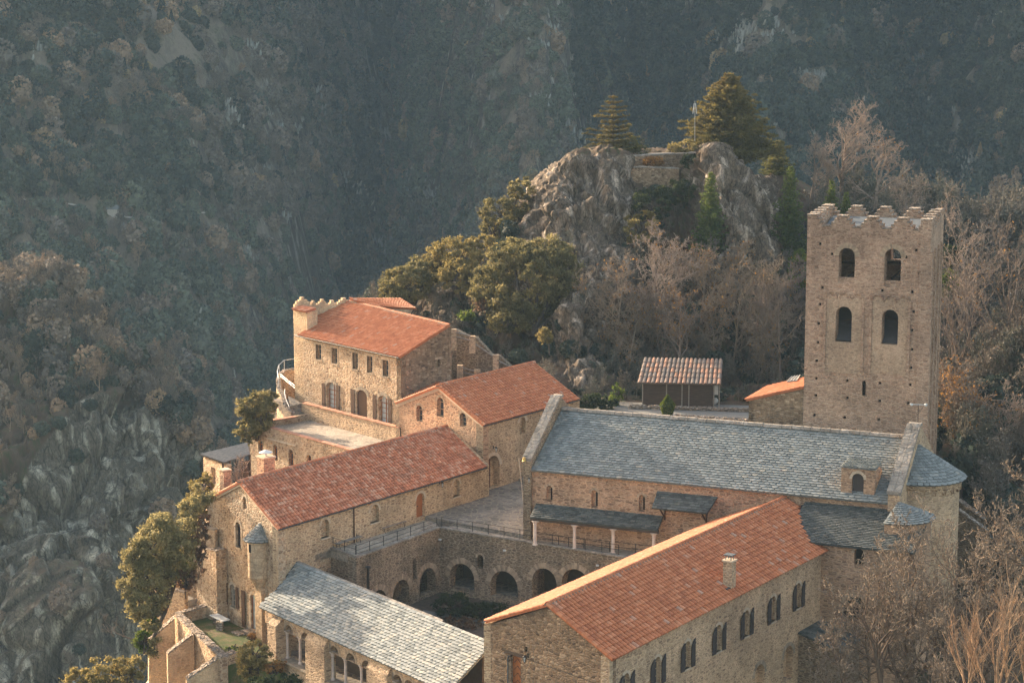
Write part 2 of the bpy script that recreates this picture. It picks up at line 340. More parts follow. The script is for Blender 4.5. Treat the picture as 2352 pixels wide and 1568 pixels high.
def rline(A, B, nn, parent, mat, r=.19, name='ridge_tile', step=.45, up=.05):
    A = V3(A, float); B = V3(B, float); L = np.linalg.norm(B - A); n = max(1, round(L / step)); ax = (B - A) / L; sd_ = np.cross(ax, [0, 0, 1.]); sd_ /= np.linalg.norm(sd_) + 1e-9; upv = np.cross(sd_, ax)
    m = MB(); mo = MB()
    for i in range(n):
        p0 = A + ax * L * i / n; p1 = A + ax * L * (i + 1.08) / n; vs = []
        for p, rr in ((p0, r), (p1, r * .86)):
            for k in range(7):
                an = math.pi * k / 6; vs.append(p + sd_ * rr * math.cos(an) + upv * (rr * math.sin(an) + up))
        m.add(vs, [(k + 1, k, 7 + k, 8 + k) for k in range(6)] + [tuple(range(7))])
    m.build(name, MT[mat], parent)
    if name != 'ridge_tile': return
    mo.prism([A - sd_ * .24 - upv * .06, B - sd_ * .24 - upv * .06, B + sd_ * .24 - upv * .06, A + sd_ * .24 - upv * .06], [A - sd_ * .19 + upv * .07, B - sd_ * .19 + upv * .07, B + sd_ * .19 + upv * .07, A + sd_ * .19 + upv * .07])
    mo.build('ridge_mortar', MT['mortar_line'], parent)
def slates(fn, W_, H_, parent, mat='slate_blue', sw=.42, sh=.26, name='roof', nnf=None, base=None, clip=None):
    """scalloped slates over the surface fn(a,b)"""
    nr = max(2, round(H_ / sh)); nc = max(3, round(W_ / sw)); m = MB()
    for j in range(nr):
        off = .5 * (j % 2); tpr = 1.
        for i in range(-1, nc + 1):
            a0 = (i + off + rnd.uniform(-.08, .08)) / nc; a1 = (i + off + 1 + rnd.uniform(-.08, .08)) / nc
            if a0 < -.6 / nc or a1 > 1 + .6 / nc: continue
            a0 = max(a0, 0); a1 = min(a1, 1)
            if a1 - a0 < .2 / nc: continue
            b0 = (j - rnd.uniform(.0, .22)) / nr; b1 = (j + 1.25) / nr; bm = (j + .42) / nr
            ctr = fn((a0 + a1) / 2, min(1, (b0 + b1) / 2))
            if clip is not None and not in_poly(ctr[0], ctr[1], clip): continue
            nn = nnf((a0 + a1) / 2) if callable(nnf) else nnf
            ts = rnd.uniform(-.5, .5)
            P = []
            for a, b in [(a0, min(b1, 1)), (a0, bm)] + [((a0 + a1) / 2 - (a1 - a0) / 2 * math.cos(math.pi * k / 5), bm - (bm - b0) * math.sin(math.pi * k / 5) ** .8) for k in range(1, 5)] + [(a1, bm), (a1, min(b1, 1))]:
                lf = .095 * (1 - (b - b0) / (b1 - b0)) + .012 + ts * .02 * (a - a0) / (a1 - a0)
                P.append(V3(fn(a, b)) + nn * lf)
            lo = [p - nn * .05 for p in P]; n = len(P)
            m.add(P + lo, [tuple(range(n))[::-1]] + [(k, k + 1, n + k + 1, n + k) for k in range(1, n - 2)])
    if base: m.prism(*base, .1)
    return m.build(name, MT[mat], parent)
def slate_quad(E0, E1, R1, R0, parent, **k):
    E0, E1, R1, R0 = map(lambda a: V3(a, float), (E0, E1, R1, R0)); nn = np.cross(E1 - E0, R0 - E0); nn /= np.linalg.norm(nn)
    if nn[2] < 0: nn = -nn
    cl = k.get('clip'); th = k.pop('th', .1)
    bs = ([V3(c) - nn * th for c in cl], [V3(c) for c in cl]) if cl is not None else ([p - nn * th for p in (E0, E1, R1, R0)], [E0, E1, R1, R0])
    return slates(lambda a, b: bil(E0, E1, R1, R0, a, b), max(np.linalg.norm(E1 - E0), np.linalg.norm(R1 - R0)), max(np.linalg.norm(R0 - E0), np.linalg.norm(R1 - E1)), parent, nnf=nn, base=bs, **k)
def coping(A, B, w_, th, parent, mat, name='coping', step=.5, jit=.02, group=None):
    """a run of cap stones from A to B (world), w_ wide, th thick"""
    A = V3(A, float); B = V3(B, float); L = np.linalg.norm(B - A); n = max(1, round(L / step)); ax = (B - A) / L; sd_ = np.cross(ax, [0, 0, 1.]); sd_ /= np.linalg.norm(sd_)
    m = MB()
    for i in range(n):
        p0 = A + ax * (L * i / n + .01); p1 = A + ax * (L * (i + 1) / n - .01); j = rnd.uniform(-jit, jit); ww = w_ / 2 * (1 + rnd.uniform(-jit, jit) * 3); t = th * (1 + rnd.uniform(-jit, jit) * 4)
        b = [p0 - sd_ * ww, p1 - sd_ * ww, p1 + sd_ * ww, p0 + sd_ * ww]; m.prism(b, [x + V3([0, 0, t]) for x in b])
    return m.build(name, MT[mat], parent)
def glazing(W, h, parent, d=.22, mat='glass', bars=(1, 2), frame='window_frame'):
    """frame + pane in an opening"""
    fr = MB(); a0, a1, z0, z1 = h['s'] - h['w'] / 2, h['s'] + h['w'] / 2, h['z0'], h['z1']; t = .06
    zz = z1 if not h['arch'] else z1 - h['w'] * .5
    for b0, b1 in ((a0, a0 + t), (a1 - t, a1)): W.slab(fr, b0, b1, z0, zz, d - .03, d + .02)
    W.slab(fr, a0, a1, z0, z0 + t, d - .035, d + .02); W.slab(fr, a0, a1, zz - t / 2, zz + t / 2, d - .035, d + .02)
    for i in range(bars[0]): c = a0 + (a1 - a0) * (i + 1) / (bars[0] + 1); W.slab(fr, c - t / 2, c + t / 2, z0 + t, z1 - t, d - .03, d + .015)
    for i in range(bars[1]): c = z0 + (zz - z0) * (i + 1) / (bars[1] + 1); W.slab(fr, a0, a1, c - .02, c + .02, d - .032, d + .012)
    o = fr.build('window', MT[frame], parent); W.panel(h, d + .03, MT[mat], 'pane', o); return o
# =================================================================== BUILDINGS
AR, AC, AB, AG, AH = 35.8, 113.1, 33.2, 143.4, 140.2
def lantern(W, p, label, group='black iron lanterns on the walls'):
    a, z = W.sz(p); t = thing('wall_lantern', label, 'lantern', W.w(a, z - .2), group)
    m = MB(); m.tube(W.w(a, z + .1, 0), W.w(a, z + .1, -.32), .02, .02, 5); W.slab(m, a - .05, a + .05, z - .1, z + .2, -.02, 0); m.build('bracket', MT['iron'], t)
    m = MB(); c = W.w(a, z - .05, -.32)
    m.lathe(c, [(.02, z + .14), (.13, z + .04), (.11, z + .02)], 6); m.lathe(c, [(.06, z - .3), (.0, z - .34)], 6)
    for k in range(4): an = math.pi / 2 * k + .4; m.tube(c + V3([.06 * math.cos(an), .06 * math.sin(an), -.24]), c + V3([.1 * math.cos(an), .1 * math.sin(an), .08]), .012, .012, 4)
    m.build('cage', MT['iron'], t); m = MB(); m.lathe(c, [(.05, z - .28), (.085, z + .02)], 6); m.build('glass', MT['curtain'], t)
def pipe(pts, r, mat, parent, name='downpipe', n=7):
    m = MB()
    for a, b in zip(pts, pts[1:]): m.tube(a, b, r, r, n, .5)
    return m.build(name, MT[mat], parent)

# ---------------------------------------------------------------- refectory
P0 = atz((964, 1189), 0)
EN = pl((639.4, 1207.7), P0, AR); ER = pl((1112.5, 1067.2), P0, AR); AP = pl((554, 1106), EN, 143.4); LF = pl((479.4, 1145.2), EN, 143.4)
W = Wall(EN, AR); LEN = np.linalg.norm((ER - EN)[:2]) + .1; RG = dr(AR)
ref = thing('monastery_building', 'long low stone building with a weathered red tiled roof and a round corner turret', 'building', [EN[0], EN[1], -8])
hs = [W.hole(q(5, 1605, 365), q(5, 0, 500)[1], 18, flat=1), W.hole(q(5, 1970, 257), q(5, 0, 388)[1], 20), W.hole(q(2, 415, 1072), q(2, 0, 1197)[1], 15), W.hole(q(2, 150, 1172), q(2, 0, 1350)[1], 19)]
W.build('side_wall', [(0, -9), (LEN, -9), (LEN, ER[2] - .08), (0, EN[2] - .08)], hs, .6, MT['coursed'], ref)
for h in hs[:3]: W.panel(h, .32, MT['coursed'], 'blind_window', ref, th=.2)
for h in hs:
    m = MB(); W.ring(m, h, .2, .015); m.build('arch_ring', MT['pale_stone'], ref)
for h in hs[:3]: m = MB(); W.slab(m, h['s'] - h['w'] / 2 - .08, h['s'] + h['w'] / 2 + .08, h['z0'] - .1, h['z0'], -.08, .3); m.build('sill', MT['pale_stone'], ref)
dd = W.panel(hs[3], .22, MT['door_orange'], 'door', ref, x1=.98); m = MB(); m.blob(W.w(hs[3]['s'] - .18, hs[3]['z0'] + .9, .18), (.05, .05, .05)); m.build('handle', MT['iron'], dd)
a_, z_ = W.sz(q(5, 1812, 262)); pipe([W.w(a_ + .1, z_ + .1, -.15), W.w(a_, z_ - .25, -.06), W.w(a_, -.3, -.06)], .055, 'shutter_brown', ref)
lantern(W, q(2, 290, 1098), 'small black wall lantern right of the orange arched door under the long tiled roof')
Gb = 143.4  # gable, seen from the valley side
GW = float(np.linalg.norm((LF - EN)[:2])); GL = EN - dr(Gb) * (GW - .45)
WG = Wall(GL, Gb); gw = GW - .45; ax_ = np.dot((AP - GL)[:2], dr(Gb)[:2])
hg = [WG.hole(q(5, 1013, 198), q(5, 0, 287)[1], 7), WG.hole(q(5, 964, 385), q(5, 0, 570)[1], 15), WG.hole(q(5, 925, 842), q(5, 0, 1008)[1], 12), WG.hole(q(5, 1073, 915), q(5, 0, 1170)[1], 11)]
hg[1]['w'] *= .8
WG.build('gable_wall', [(0, -16), (gw, -16), (gw, EN[2] - .1), (ax_, AP[2] - .12), (0, LF[2] - .02)], hg, .55, MT['rubble_warm'], ref)
for h in hg: m = MB(); WG.ring(m, h, .2, .02, 9); m.build('arch_ring', MT['pale_stone'], ref)
for h in (hg[1], hg[3]):
    for sgn in (-1, 1):
        m = MB()
        for k in range(int((h['z1'] - h['z0'] - h['w'] / 2) / .3)):
            x = h['s'] + sgn * (h['w'] / 2 + .1); WG.slab(m, x - .1 - .04 * (k % 2), x + .1 + .04 * (k % 2), h['z0'] + .3 * k, h['z0'] + .3 * k + .28, -.015, .2)
        m.build('window_surround', MT['pale_stone'], ref)
for h, hw0 in ((hg[1], .35), (hg[2], .3)): m = MB(); WG.slab(m, h['s'] - hw0, h['s'] + hw0, h['z0'] - .12, h['z0'], -.06, .3); m.build('sill', MT['pale_stone'], ref)
glazing(WG, hg[0], ref, .25, bars=(0, 1)); glazing(WG, hg[1], ref, .25, frame='shutter_brown'); o = glazing(WG, hg[2], ref, .25, mat='dark_void')
m = MB()
for t_ in (.25, .5, .75): m.tube(WG.w(hg[2]['s'] + hg[2]['w'] * (t_ - .5), hg[2]['z0'], .06), WG.w(hg[2]['s'] + hg[2]['w'] * (t_ - .5), hg[2]['z1'] - .05, .06), .012, .012, 4)
m.build('window_bar', MT['white_metal'], ref)
for x in (880, 960):
    s0, zt = WG.sz(q(5, x, 870)); WG.shutter(s0 - .2, .42, hg[2]['z0'] + .05, hg[2]['z1'] - .05, ref)
dl = WG.panel(hg[3], .2, MT['curtain'], 'door', ref); m = MB(); WG.slab(m, hg[3]['s'] - hg[3]['w'] / 2 + .003, hg[3]['s'] - hg[3]['w'] / 2 + .07, hg[3]['z0'], hg[3]['z1'] - .3, .12, .18); m.build('door_frame', MT['door_orange'], dl)
s0, zt = WG.sz(q(5, 1012, 885)); WG.shutter(s0 - .28, .5, hg[3]['z0'] - .1, hg[3]['z1'], ref, out=.14)
# roofs
ov = RG * .22; odn = (EN - AP) / np.linalg.norm(EN - AP)
RF = AP + RG * (LEN - .1); gv = dr(Gb)
tiles(EN + odn * .3 - ov, ER + odn * .3 - RG * .0, RF, AP - ov, ref, 'tile_old', .33, .38)
LFf = LF + RG * LEN; tiles(LFf, LF - ov, AP - ov, RF, ref, 'tile_old', .29, .36, ridge=False)
m = MB(); m.tube(EN + odn * .36 - ov - V3([0, 0, .03]), ER + odn * .36 - V3([0, 0, .03]), .07, .07, 6); m.build('gutter', MT['lead'], ref)
m = MB()
for A_, B_ in ((EN - ov * .6, AP - ov * .6), (AP - ov * .6, LF - ov * .6)): m.prism([A_ - V3([0, 0, .3]), B_ - V3([0, 0, .3]), B_ - V3([0, 0, .3]) + RG * .3, A_ - V3([0, 0, .3]) + RG * .3], [A_ - V3([0, 0, .13]), B_ - V3([0, 0, .13]), B_ - V3([0, 0, .13]) + RG * .3, A_ - V3([0, 0, .13]) + RG * .3])
m.build('verge', MT['pale_stone'], ref)
WB_ = Wall(GL + RG * LEN, Gb); bk = [(0, -3), (gw, -3), (gw, EN[2] - .1), (ax_, AP[2] - .15), (0, LF[2] - .1)]
WB_.build('end_wall', bk, [], .4, MT['coursed'], ref)
WL = Wall(GL, AR); WL.build('rear_wall', [(0, -16), (LEN, -3), (LEN, LF[2] - .12), (0, LF[2] - .12)], [], .4, MT['rubble_warm'], ref)
# turret
ct = WG.sz(q(5, 1136, 640)); tc = WG.w(ct[0], 0, -.15); ztop = WG.sz(q(5, 1136, 500))[1] - .1; zb_ = WG.sz(q(5, 1150, 790))[1]
r_t = .86
m = MB(); m.lathe(tc, [(.3, zb_ - 1.0), (.55, zb_ - .45), (r_t * .93, zb_ - .05), (r_t, zb_ + .05), (r_t, ztop - .1), (r_t + .07, ztop - .08), (r_t + .07, ztop), (0, ztop)], 22); tu = m.build('turret', MT['block_stone'], ref, smooth=False)
apx = V3([tc[0], tc[1], ztop + 1.35]) + dr(AR) * .45
def cone(a, b, c=tc, rr=r_t + .26, z=ztop - .02, ap=apx, a0=120, a1=320):
    an = R_(a0 + (a1 - a0) * a); e = V3([c[0] + rr * math.sin(an), c[1] + rr * math.cos(an), z]); return e * (1 - b) + ap * b
slates(cone, 3.6, 1.8, tu, 'slate_blue', .3, .2, 'turret_roof', nnf=lambda a: V3([.75 * math.sin(R_(120 + 200 * a)), .75 * math.cos(R_(120 + 200 * a)), .66]), base=None)
m = MB(); m.v = [tuple(apx)] + [tuple(cone(i / 20, 0, a0=0, a1=360) - V3([0, 0, .03])) for i in range(20)]; m.f = [(0, 1 + i, 1 + (i + 1) % 20) for i in range(20)] + [tuple(range(1, 21))]; m.t = [.2] * 21; m.build('turret_roof_base', MT['slate_dark'], tu)
p_ = q(5, 1070, 565); vv = aty(p_, tc[1]); dv = V3([vv[0] - tc[0], -.5, 0]); dv /= np.linalg.norm(dv); m = MB(); cc = V3([tc[0], tc[1], vv[2]]) + dv * (r_t - .01); sdv = V3([-dv[1], dv[0], 0])
m.prism([cc - sdv * .12 - V3([0, 0, .3]), cc + sdv * .12 - V3([0, 0, .3]), cc + sdv * .12 + V3([0, 0, .3]), cc - sdv * .12 + V3([0, 0, .3])], [x + dv * .03 for x in (cc - sdv * .12 - V3([0, 0, .3]), cc + sdv * .12 - V3([0, 0, .3]), cc + sdv * .12 + V3([0, 0, .3]), cc - sdv * .12 + V3([0, 0, .3]))]); m.build('slit', MT['dark_void'], tu)
m = MB(); WG.slab(m, ct[0] - .42, ct[0] + .5, -14, zb_ - .75, -.35, 0); WG.slab(m, gw - .32, gw - .01, -14, EN[2] - .5, -.08, -.002); m.build('pilaster', MT['block_stone'], ref)
# chimneys on the hidden slope
def chimney(parent, c, wd, dp, z0, z1, az, mat='coursed_pink', cap=1, hat=0):
    P = V3([c[0], c[1], 0]) - dr(az) * wd / 2 - dr(az - 90) * dp / 2; m = MB(); m.box(P, az, wd, dp, z0, z1); o = m.build('chimney', MT[mat], parent)
    m = MB(); P2 = P - dr(az) * .07 - dr(az - 90) * .07; m.box(P2, az, wd + .14, dp + .14, z1 + .002, z1 + .1); m.build('chimney_cap', MT['pale_stone'], o)
    if hat == 1:
        m = MB(); cz = z1 + .1
        for i in (-1, 1):
            for j in (-1, 1): m.tube(V3([c[0], c[1], cz]) + dr(az) * i * wd * .3 + dr(az - 90) * j * dp * .3, V3([c[0], c[1], cz + .3]) + dr(az) * i * wd * .3 + dr(az - 90) * j * dp * .3, .03, .03, 5)
        m.box(P - dr(az) * .02, az, wd, dp, cz + .3, cz + .36); m.build('chimney_cowl', MT['zinc'], o)
    if hat == 2:
        m = MB(); cz = z1 + .1; m.lathe(c, [(.08, cz), (.08, cz + .3)], 8); m.lathe(c, [(.55, cz + .28), (.5, cz + .33), (.05, cz + .5), (0, cz + .5)], 14); m.build('chimney_cowl', MT['white_metal'], o)
    return o
cA = aty(q(1, 778, 1300), LF[1] + 4.6); chimney(ref, cA, 1.1, 1.0, 2.2, cA[2], Gb, hat=2)
cB = aty(q(1, 478, 1395), LF[1] + 1.2); chimney(ref, cB, .62, .6, 1., cB[2], Gb)

# ---------------------------------------------------------------- chapter building
C0 = atz((1121.8, 1120.3), .2); CE = pl((1109.4, 971.9), C0, AR); CEf = pl((1328, 911), C0, AR); Gc = 139.8; CA = pl((1009, 886), CE, Gc); CLf = pl((911, 924.4), CE, Gc)
chp = thing('monastery_building', 'tall gabled stone building with bright new red tiles behind the long low one', 'building', [CE[0], CE[1], -1])
Wc = Wall(CE, AR); LC = float(np.linalg.norm((CEf - CE)[:2])) - .3
hc = [Wc.hole(q(2, 902, 613), q(2, 0, 732)[1], 13), Wc.hole(q(2, 682, 898), q(2, 0, 1135)[1], 31)]
Wc.build('side_wall', [(0, -3), (LC, -3), (LC, CE[2] - .1), (0, CE[2] - .1)], hc, .7, MT['coursed'], chp)
Wc.panel(hc[0], .35, MT['coursed'], 'blind_window', chp, th=.2)
for h in hc:
    m = MB(); Wc.ring(m, h, .3, .02); m.build('arch_ring', MT['pale_stone'], chp)
dd = Wc.panel(hc[1], .3, MT['door_dark'], 'door', chp, x1=.52); m = MB(); m.blob(Wc.w(hc[1]['s'] - .1, 1.2, .25), (.06, .06, .06)); m.build('handle', MT['iron'], dd)
Wc.panel(hc[1], .62, MT['coursed'], 'passage_wall', chp, th=.05)
lantern(Wc, q(2, 685, 840), 'black wall lantern above the tall arched doorway of the gabled building')
CGW = float(np.linalg.norm((CLf - CE)[:2])) - .35; CGL = CE - dr(Gc) * CGW; Wcg = Wall(CGL, Gc); cax = float(np.dot((CA - CGL)[:2], dr(Gc)[:2]))
hcg = [Wcg.hole(q(2, 142, 528), q(2, 0, 645)[1], 14), Wcg.hole(q(2, 296, 470), q(2, 0, 612)[1], 15), Wcg.hole(q(2, 462, 583), q(2, 0, 686)[1], 15)]
Wcg.build('gable_wall', [(0, -3), (CGW, -3), (CGW, CE[2] - .1), (cax, CA[2] - .15), (0, CLf[2] - .05)], hcg, .6, MT['coursed_pink'], chp)
for h in hcg:
    m = MB(); Wcg.ring(m, h, .2, .015, 9); m.build('arch_ring', MT['voussoir'], chp)
for h in hcg: glazing(Wcg, h, chp, .35, bars=(0, 1), frame='window_frame')
odc = (CE - CA) / np.linalg.norm(CE - CA); CF = CA + RG * (LC + .2)
tiles(CE + odc * .25 - ov, CE + RG * (LC + .2) + odc * .25, CF, CA - ov, chp, 'tile_new', .36, .42)
tiles(CLf + RG * (LC + .2), CLf - ov, CA - ov, CF, chp, 'tile_new', .30, .40, ridge=False)
m = MB(); m.tube(CE + odc * .3 - ov - V3([0, 0, .05]), CE + RG * (LC + .2) + odc * .3 - V3([0, 0, .05]), .06, .06, 6); m.build('gutter', MT['lead'], chp)
m = MB()
for A_, B_ in ((CE - ov * .6, CA - ov * .6), (CA - ov * .6, CLf - ov * .6)):
    for k, dz in enumerate((.13, .27)): m.prism([A_ - V3([0, 0, dz + .12]) + RG * .05 * k, B_ - V3([0, 0, dz + .12]) + RG * .05 * k, B_ - V3([0, 0, dz + .12]) + RG * .3, A_ - V3([0, 0, dz + .12]) + RG * .3], [A_ - V3([0, 0, dz]) + RG * .05 * k, B_ - V3([0, 0, dz]) + RG * .05 * k, B_ - V3([0, 0, dz]) + RG * .3, A_ - V3([0, 0, dz]) + RG * .3])
m.build('verge', MT['pale_stone'], chp)
Wcb = Wall(CGL + RG * LC, Gc); Wcb.build('end_wall', [(0, 0), (CGW, 0), (CGW, CE[2] - .1), (cax, CA[2] - .15), (0, CLf[2] - .1)], [], .4, MT['coursed'], chp)
Wcl = Wall(CGL, AR); Wcl.build('rear_wall', [(0, 0), (LC, 0), (LC, CLf[2] - .1), (0, CLf[2] - .1)], [], .4, MT['coursed'], chp)
# small roof between the chapter building and the house
sa = thing('lean_to', 'small red tiled lean-to roof squeezed between the house and the gabled building', 'lean-to', [CGL[0], CGL[1] + 3, 0])
a1, a2, a3, a4 = aty(q(1, 1785, 868), 184.6), aty(q(1, 2085, 765), 184.6), aty(q(1, 2060, 752), 186.6), aty(q(1, 1965, 745), 188.8)
tiles(a1, a2, a3, a4, sa, 'tile_new', .3, .4, ridge=False)
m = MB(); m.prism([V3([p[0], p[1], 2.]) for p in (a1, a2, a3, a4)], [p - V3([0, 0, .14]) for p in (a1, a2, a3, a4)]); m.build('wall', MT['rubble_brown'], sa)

# ---------------------------------------------------------------- stone house
G0 = pl((919, 1005), CE, Gc); DH = float(G0[1]) - 178.57; H0 = G0 + dr(AH - 90) * 1.3
Wh = Wall(pl((697, 850), H0, AH), AH); hR = pl((921, 900), H0, AH); HL = float(np.linalg.norm((hR - Wh.P)[:2]))
he = float(pl((919, 815), H0, AH)[2]); hse = thing('stone_house', 'three storey rubble stone house with a big red tiled roof and brown shutters', 'house', [Wh.P[0], Wh.P[1], 1])
hu = [Wh.hole(q(1, x, t), q(1, 0, b)[1], 12.5, arch=0) for x, t, b in ((1164, 474, 585), (1282, 500, 615), (1434, 535, 655), (1541, 560, 682), (1657, 588, 708))]
hd = [Wh.hole(q(1, 1258, 752), q(1, 0, 945)[1], 22, flat=.6), Wh.hole(q(1, 1482, 808), q(1, 0, 1010)[1], 24, flat=.6), Wh.hole(q(1, 1640, 850), q(1, 0, 1055)[1], 22, flat=.6)]
Wh.build('front_wall', [(0, 0), (HL, 0), (HL, he - .1), (0, he - .1)], hu + hd, .6, MT['rubble_warm'], hse)
for i, h in enumerate(hu):
    m = MB(); Wh.slab(m, h['s'] - h['w'] / 2 - .22, h['s'] + h['w'] / 2 + .22, h['z1'], h['z1'] + .28, -.02, .2)
    for sg in (-1, 1): x = h['s'] + sg * (h['w'] / 2 + .09); Wh.slab(m, x - .09, x + .09, h['z0'], h['z1'] - .01, -.012, .2)
    Wh.slab(m, h['s'] - h['w'] / 2 - .1, h['s'] + h['w'] / 2 + .1, h['z0'] - .12, h['z0'] - .002, -.07, .25); m.build('window_surround', MT['voussoir'], hse)
    glazing(Wh, h, hse, .38, bars=(0, 2))
for h in hd:
    m = MB(); Wh.ring(m, h, .32, .03, 11); m.build('arch_ring', MT['voussoir_grey'], hse)
for i, h in enumerate(hd):
    if i != 1:
        o = glazing(Wh, h, hse, .35, mat='curtain', bars=(1, 3), frame='door_orange')
    else: Wh.panel(h, .1, MT['shutter_brown'], 'closed_shutter', hse, inset=.02)
for x, t, b, w_ in ((1203, 757, 930, .5), (1307, 772, 957, .55), (1417, 800, 992, .6), (1578, 842, 1035, .55), (1690, 872, 1062, .5)):
    s0, zt = Wh.sz(q(1, x, t)); zb = Wh.sz(q(1, x, b))[1]; Wh.shutter(s0 - w_ / 2, w_, zb, zt, hse)
# side wall and mono-pitch roof
Ws = Wall(hR, 50.2); rtop = pl((1028.5, 746.3), pl((919, 815), H0, AH), 50.2); SL = float(np.dot((rtop - hR)[:2], dr(50.2)[:2]))
hs1 = [Ws.hole(q(1, 2047, 582), q(1, 0, 640)[1], 8, arch=0)]
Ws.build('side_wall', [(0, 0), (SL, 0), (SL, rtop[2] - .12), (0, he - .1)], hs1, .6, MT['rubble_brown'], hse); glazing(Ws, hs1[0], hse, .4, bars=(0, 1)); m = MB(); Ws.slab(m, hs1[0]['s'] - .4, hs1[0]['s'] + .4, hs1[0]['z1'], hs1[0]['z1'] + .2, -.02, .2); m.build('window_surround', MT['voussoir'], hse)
eR = hR + V3([0, 0, he - hR[2]]); eR[2] = he; eLx = pl(q(1, 1030, 397), H0, AH); eL = V3([eLx[0], eLx[1], he]); rL = atz(q(1, 1395, 157), rtop[2]); rR = V3([rtop[0], rtop[1], rtop[2]])
fo = dr(AH + 90) * .3 - V3([0, 0, .12])
k1 = atz(q(1, 1115, 262), he + (rtop[2] - he) * .50); k2 = atz(q(1, 1112, 345), he + .45)
# roof plane through the eave and the ridge; the turret bites a corner out of it
pn_ = np.cross(eR - eL, rR - eR); pn_ /= np.linalg.norm(pn_); K1 = pn(q(1, 1115, 262), eR, pn_); K2 = pn(q(1, 1112, 343), eR, pn_); RL2 = pn(q(1, 1395, 157), eR, pn_)
dE = (eR - eL) / np.linalg.norm(eR - eL); dS = (rR - eR); big0 = eL - dE * 2.2 + fo
clipP = [eL + fo, eR + fo + dE * .25, rR + dE * .25, RL2, K1, K2]
SLr = np.cross(pn_, dE); SLr /= np.linalg.norm(SLr); SLr = SLr if SLr[2] > 0 else -SLr
hh = max(np.dot(rR - eR, SLr), np.dot(RL2 - eR, SLr)) + .3; Lx = np.dot(rR - eL, dE) + 3.0
e0 = eL + fo - dE * 2.4; e1 = e0 + dE * (Lx + .5)
rf = tiles(e0, e1, e1 + SLr * (hh + .35), e0 + SLr * (hh + .35), hse, 'tile_new', .31, .42, clip=clipP, ridge=False)
rline(RL2, rR + dE * .25, pn_, rf, 'tile_new', .14); rline(eR + fo + dE * .2, rR + dE * .2, pn_, rf, 'tile_new', .12, 'verge_tile'); rline(K1, RL2, pn_, rf, 'tile_new', .13, 'verge_tile')
m = MB(); m.tube(eL + fo * 1.2 - dE * .4 - V3([0, 0, .04]), eR + fo * 1.2 + dE * .2 - V3([0, 0, .04]), .07, .07, 6); m.build('gutter', MT['iron'], hse)
# walls behind
bkL = V3([RL2[0], RL2[1], 0]); Wbk = Wall(bkL + dr(50.2) * .1, float(np.degrees(math.atan2((rR - RL2)[0], (rR - RL2)[1]))) % 360)
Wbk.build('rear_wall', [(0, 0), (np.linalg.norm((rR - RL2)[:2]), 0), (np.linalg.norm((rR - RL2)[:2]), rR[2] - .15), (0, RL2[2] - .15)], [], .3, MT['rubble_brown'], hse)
# corner turret with tiled cap
tl = pl(q(1, 986, 400), H0 + dr(50.2) * .45, AH); Wt = Wall(tl, AH); tw = float(np.linalg.norm((pl(q(1, 1082, 300), tl, AH) - tl)[:2])); ztl = pl(q(1, 990, 183), tl, AH)[2]
m = MB(); zc_ = pl(q(1, 1000, 200), tl, AH)[2]; m.box(tl, AH, tw, 1.15, 0, zc_ - .25); ct2 = m.build('corner_turret', MT['render_wall'], hse)
b0_ = Wt.w(-.02, zc_ - .2, -.15); b1_ = Wt.w(tw + .1, zc_ - .2, -.15); tiles(b0_, b1_, Wt.w(tw + .1, zc_ + .02, .95), Wt.w(-.02, zc_ + .02, .95), ct2, 'tile_old', .24, .5, ridge=False)
# stepped parapet running back
def imgwall(name, pts, P, az, zb, th, mat, parent):
    Wx = Wall(P, az); pr = [Wx.sz(p) for p in pts]; Wx.build(name, [(pr[0][0], zb)] + [(pr[-1][0], zb)] + pr[::-1], [], th, mat, parent); return Wx
bk0 = tl + dr(50.2) * 1.2; bk1 = RL2; azb = float(np.degrees(math.atan2((bk1 - bk0)[0], (bk1 - bk0)[1])))
imgwall('stepped_parapet', [q(1, *p) for p in ((990, 180), (1003, 180), (1003, 158), (1022, 158), (1022, 146), (1036, 146), (1036, 126), (1060, 126), (1060, 145), (1083, 145), (1083, 157), (1100, 160), (1103, 182), (1114, 182), (1114, 165), (1122, 165), (1122, 153), (1138, 153), (1138, 168), (1150, 170), (1150, 184), (1158, 184), (1158, 175), (1172, 175), (1172, 160), (1185, 160), (1185, 142), (1206, 142), (1206, 158), (1220, 158), (1220, 172), (1240, 175), (1240, 184), (1248, 184), (1248, 170), (1256, 170), (1256, 150), (1280, 150), (1280, 165), (1298, 168), (1300, 178), (1308, 178), (1308, 162), (1322, 162), (1322, 148), (1340, 148), (1340, 132), (1368, 132), (1368, 148), (1392, 150))], bk0, azb, 2, .4, MT['render_wall'], hse)
# annex roof behind the ridge
zz = RL2[2] - .0; q0 = atz(q(1, 1620, 200), zz - .15); q1 = atz(q(1, 1885, 210), zz - .15); q2 = atz(q(1, 1775, 138), zz + .35); q3 = atz(q(1, 1395, 138), zz + .35)
an = tiles(q0, q1, q2, q3, hse, 'tile_new', .3, .42, name='annex_roof', ridge=False); rline(q0, q3, V3([0, 0, 1.]), an, 'tile_new', .14, 'verge_tile')
q3b = q3 - (q3 - q0) * .03; m = MB(); m.prism([V3([p[0], p[1], 3.]) for p in (q0 + V3([.1, .1, 0]), q1 + V3([-.3, .15, 0]), q2 + V3([-.3, -.3, 0]), q3b)], [p - V3([0, 0, .16]) for p in (q0 + V3([.1, .1, 0]), q1 + V3([-.3, .15, 0]), q2 + V3([-.3, -.3, 0]), q3b)]); m.build('annex_wall', MT['coursed_grey'], hse)
pipe([q1 + V3([-.25, -.05, -.1]), q1 + V3([-.5, 0, -.5]), q1 + V3([-.5, 0, -2.5])], .06, 'iron', hse)

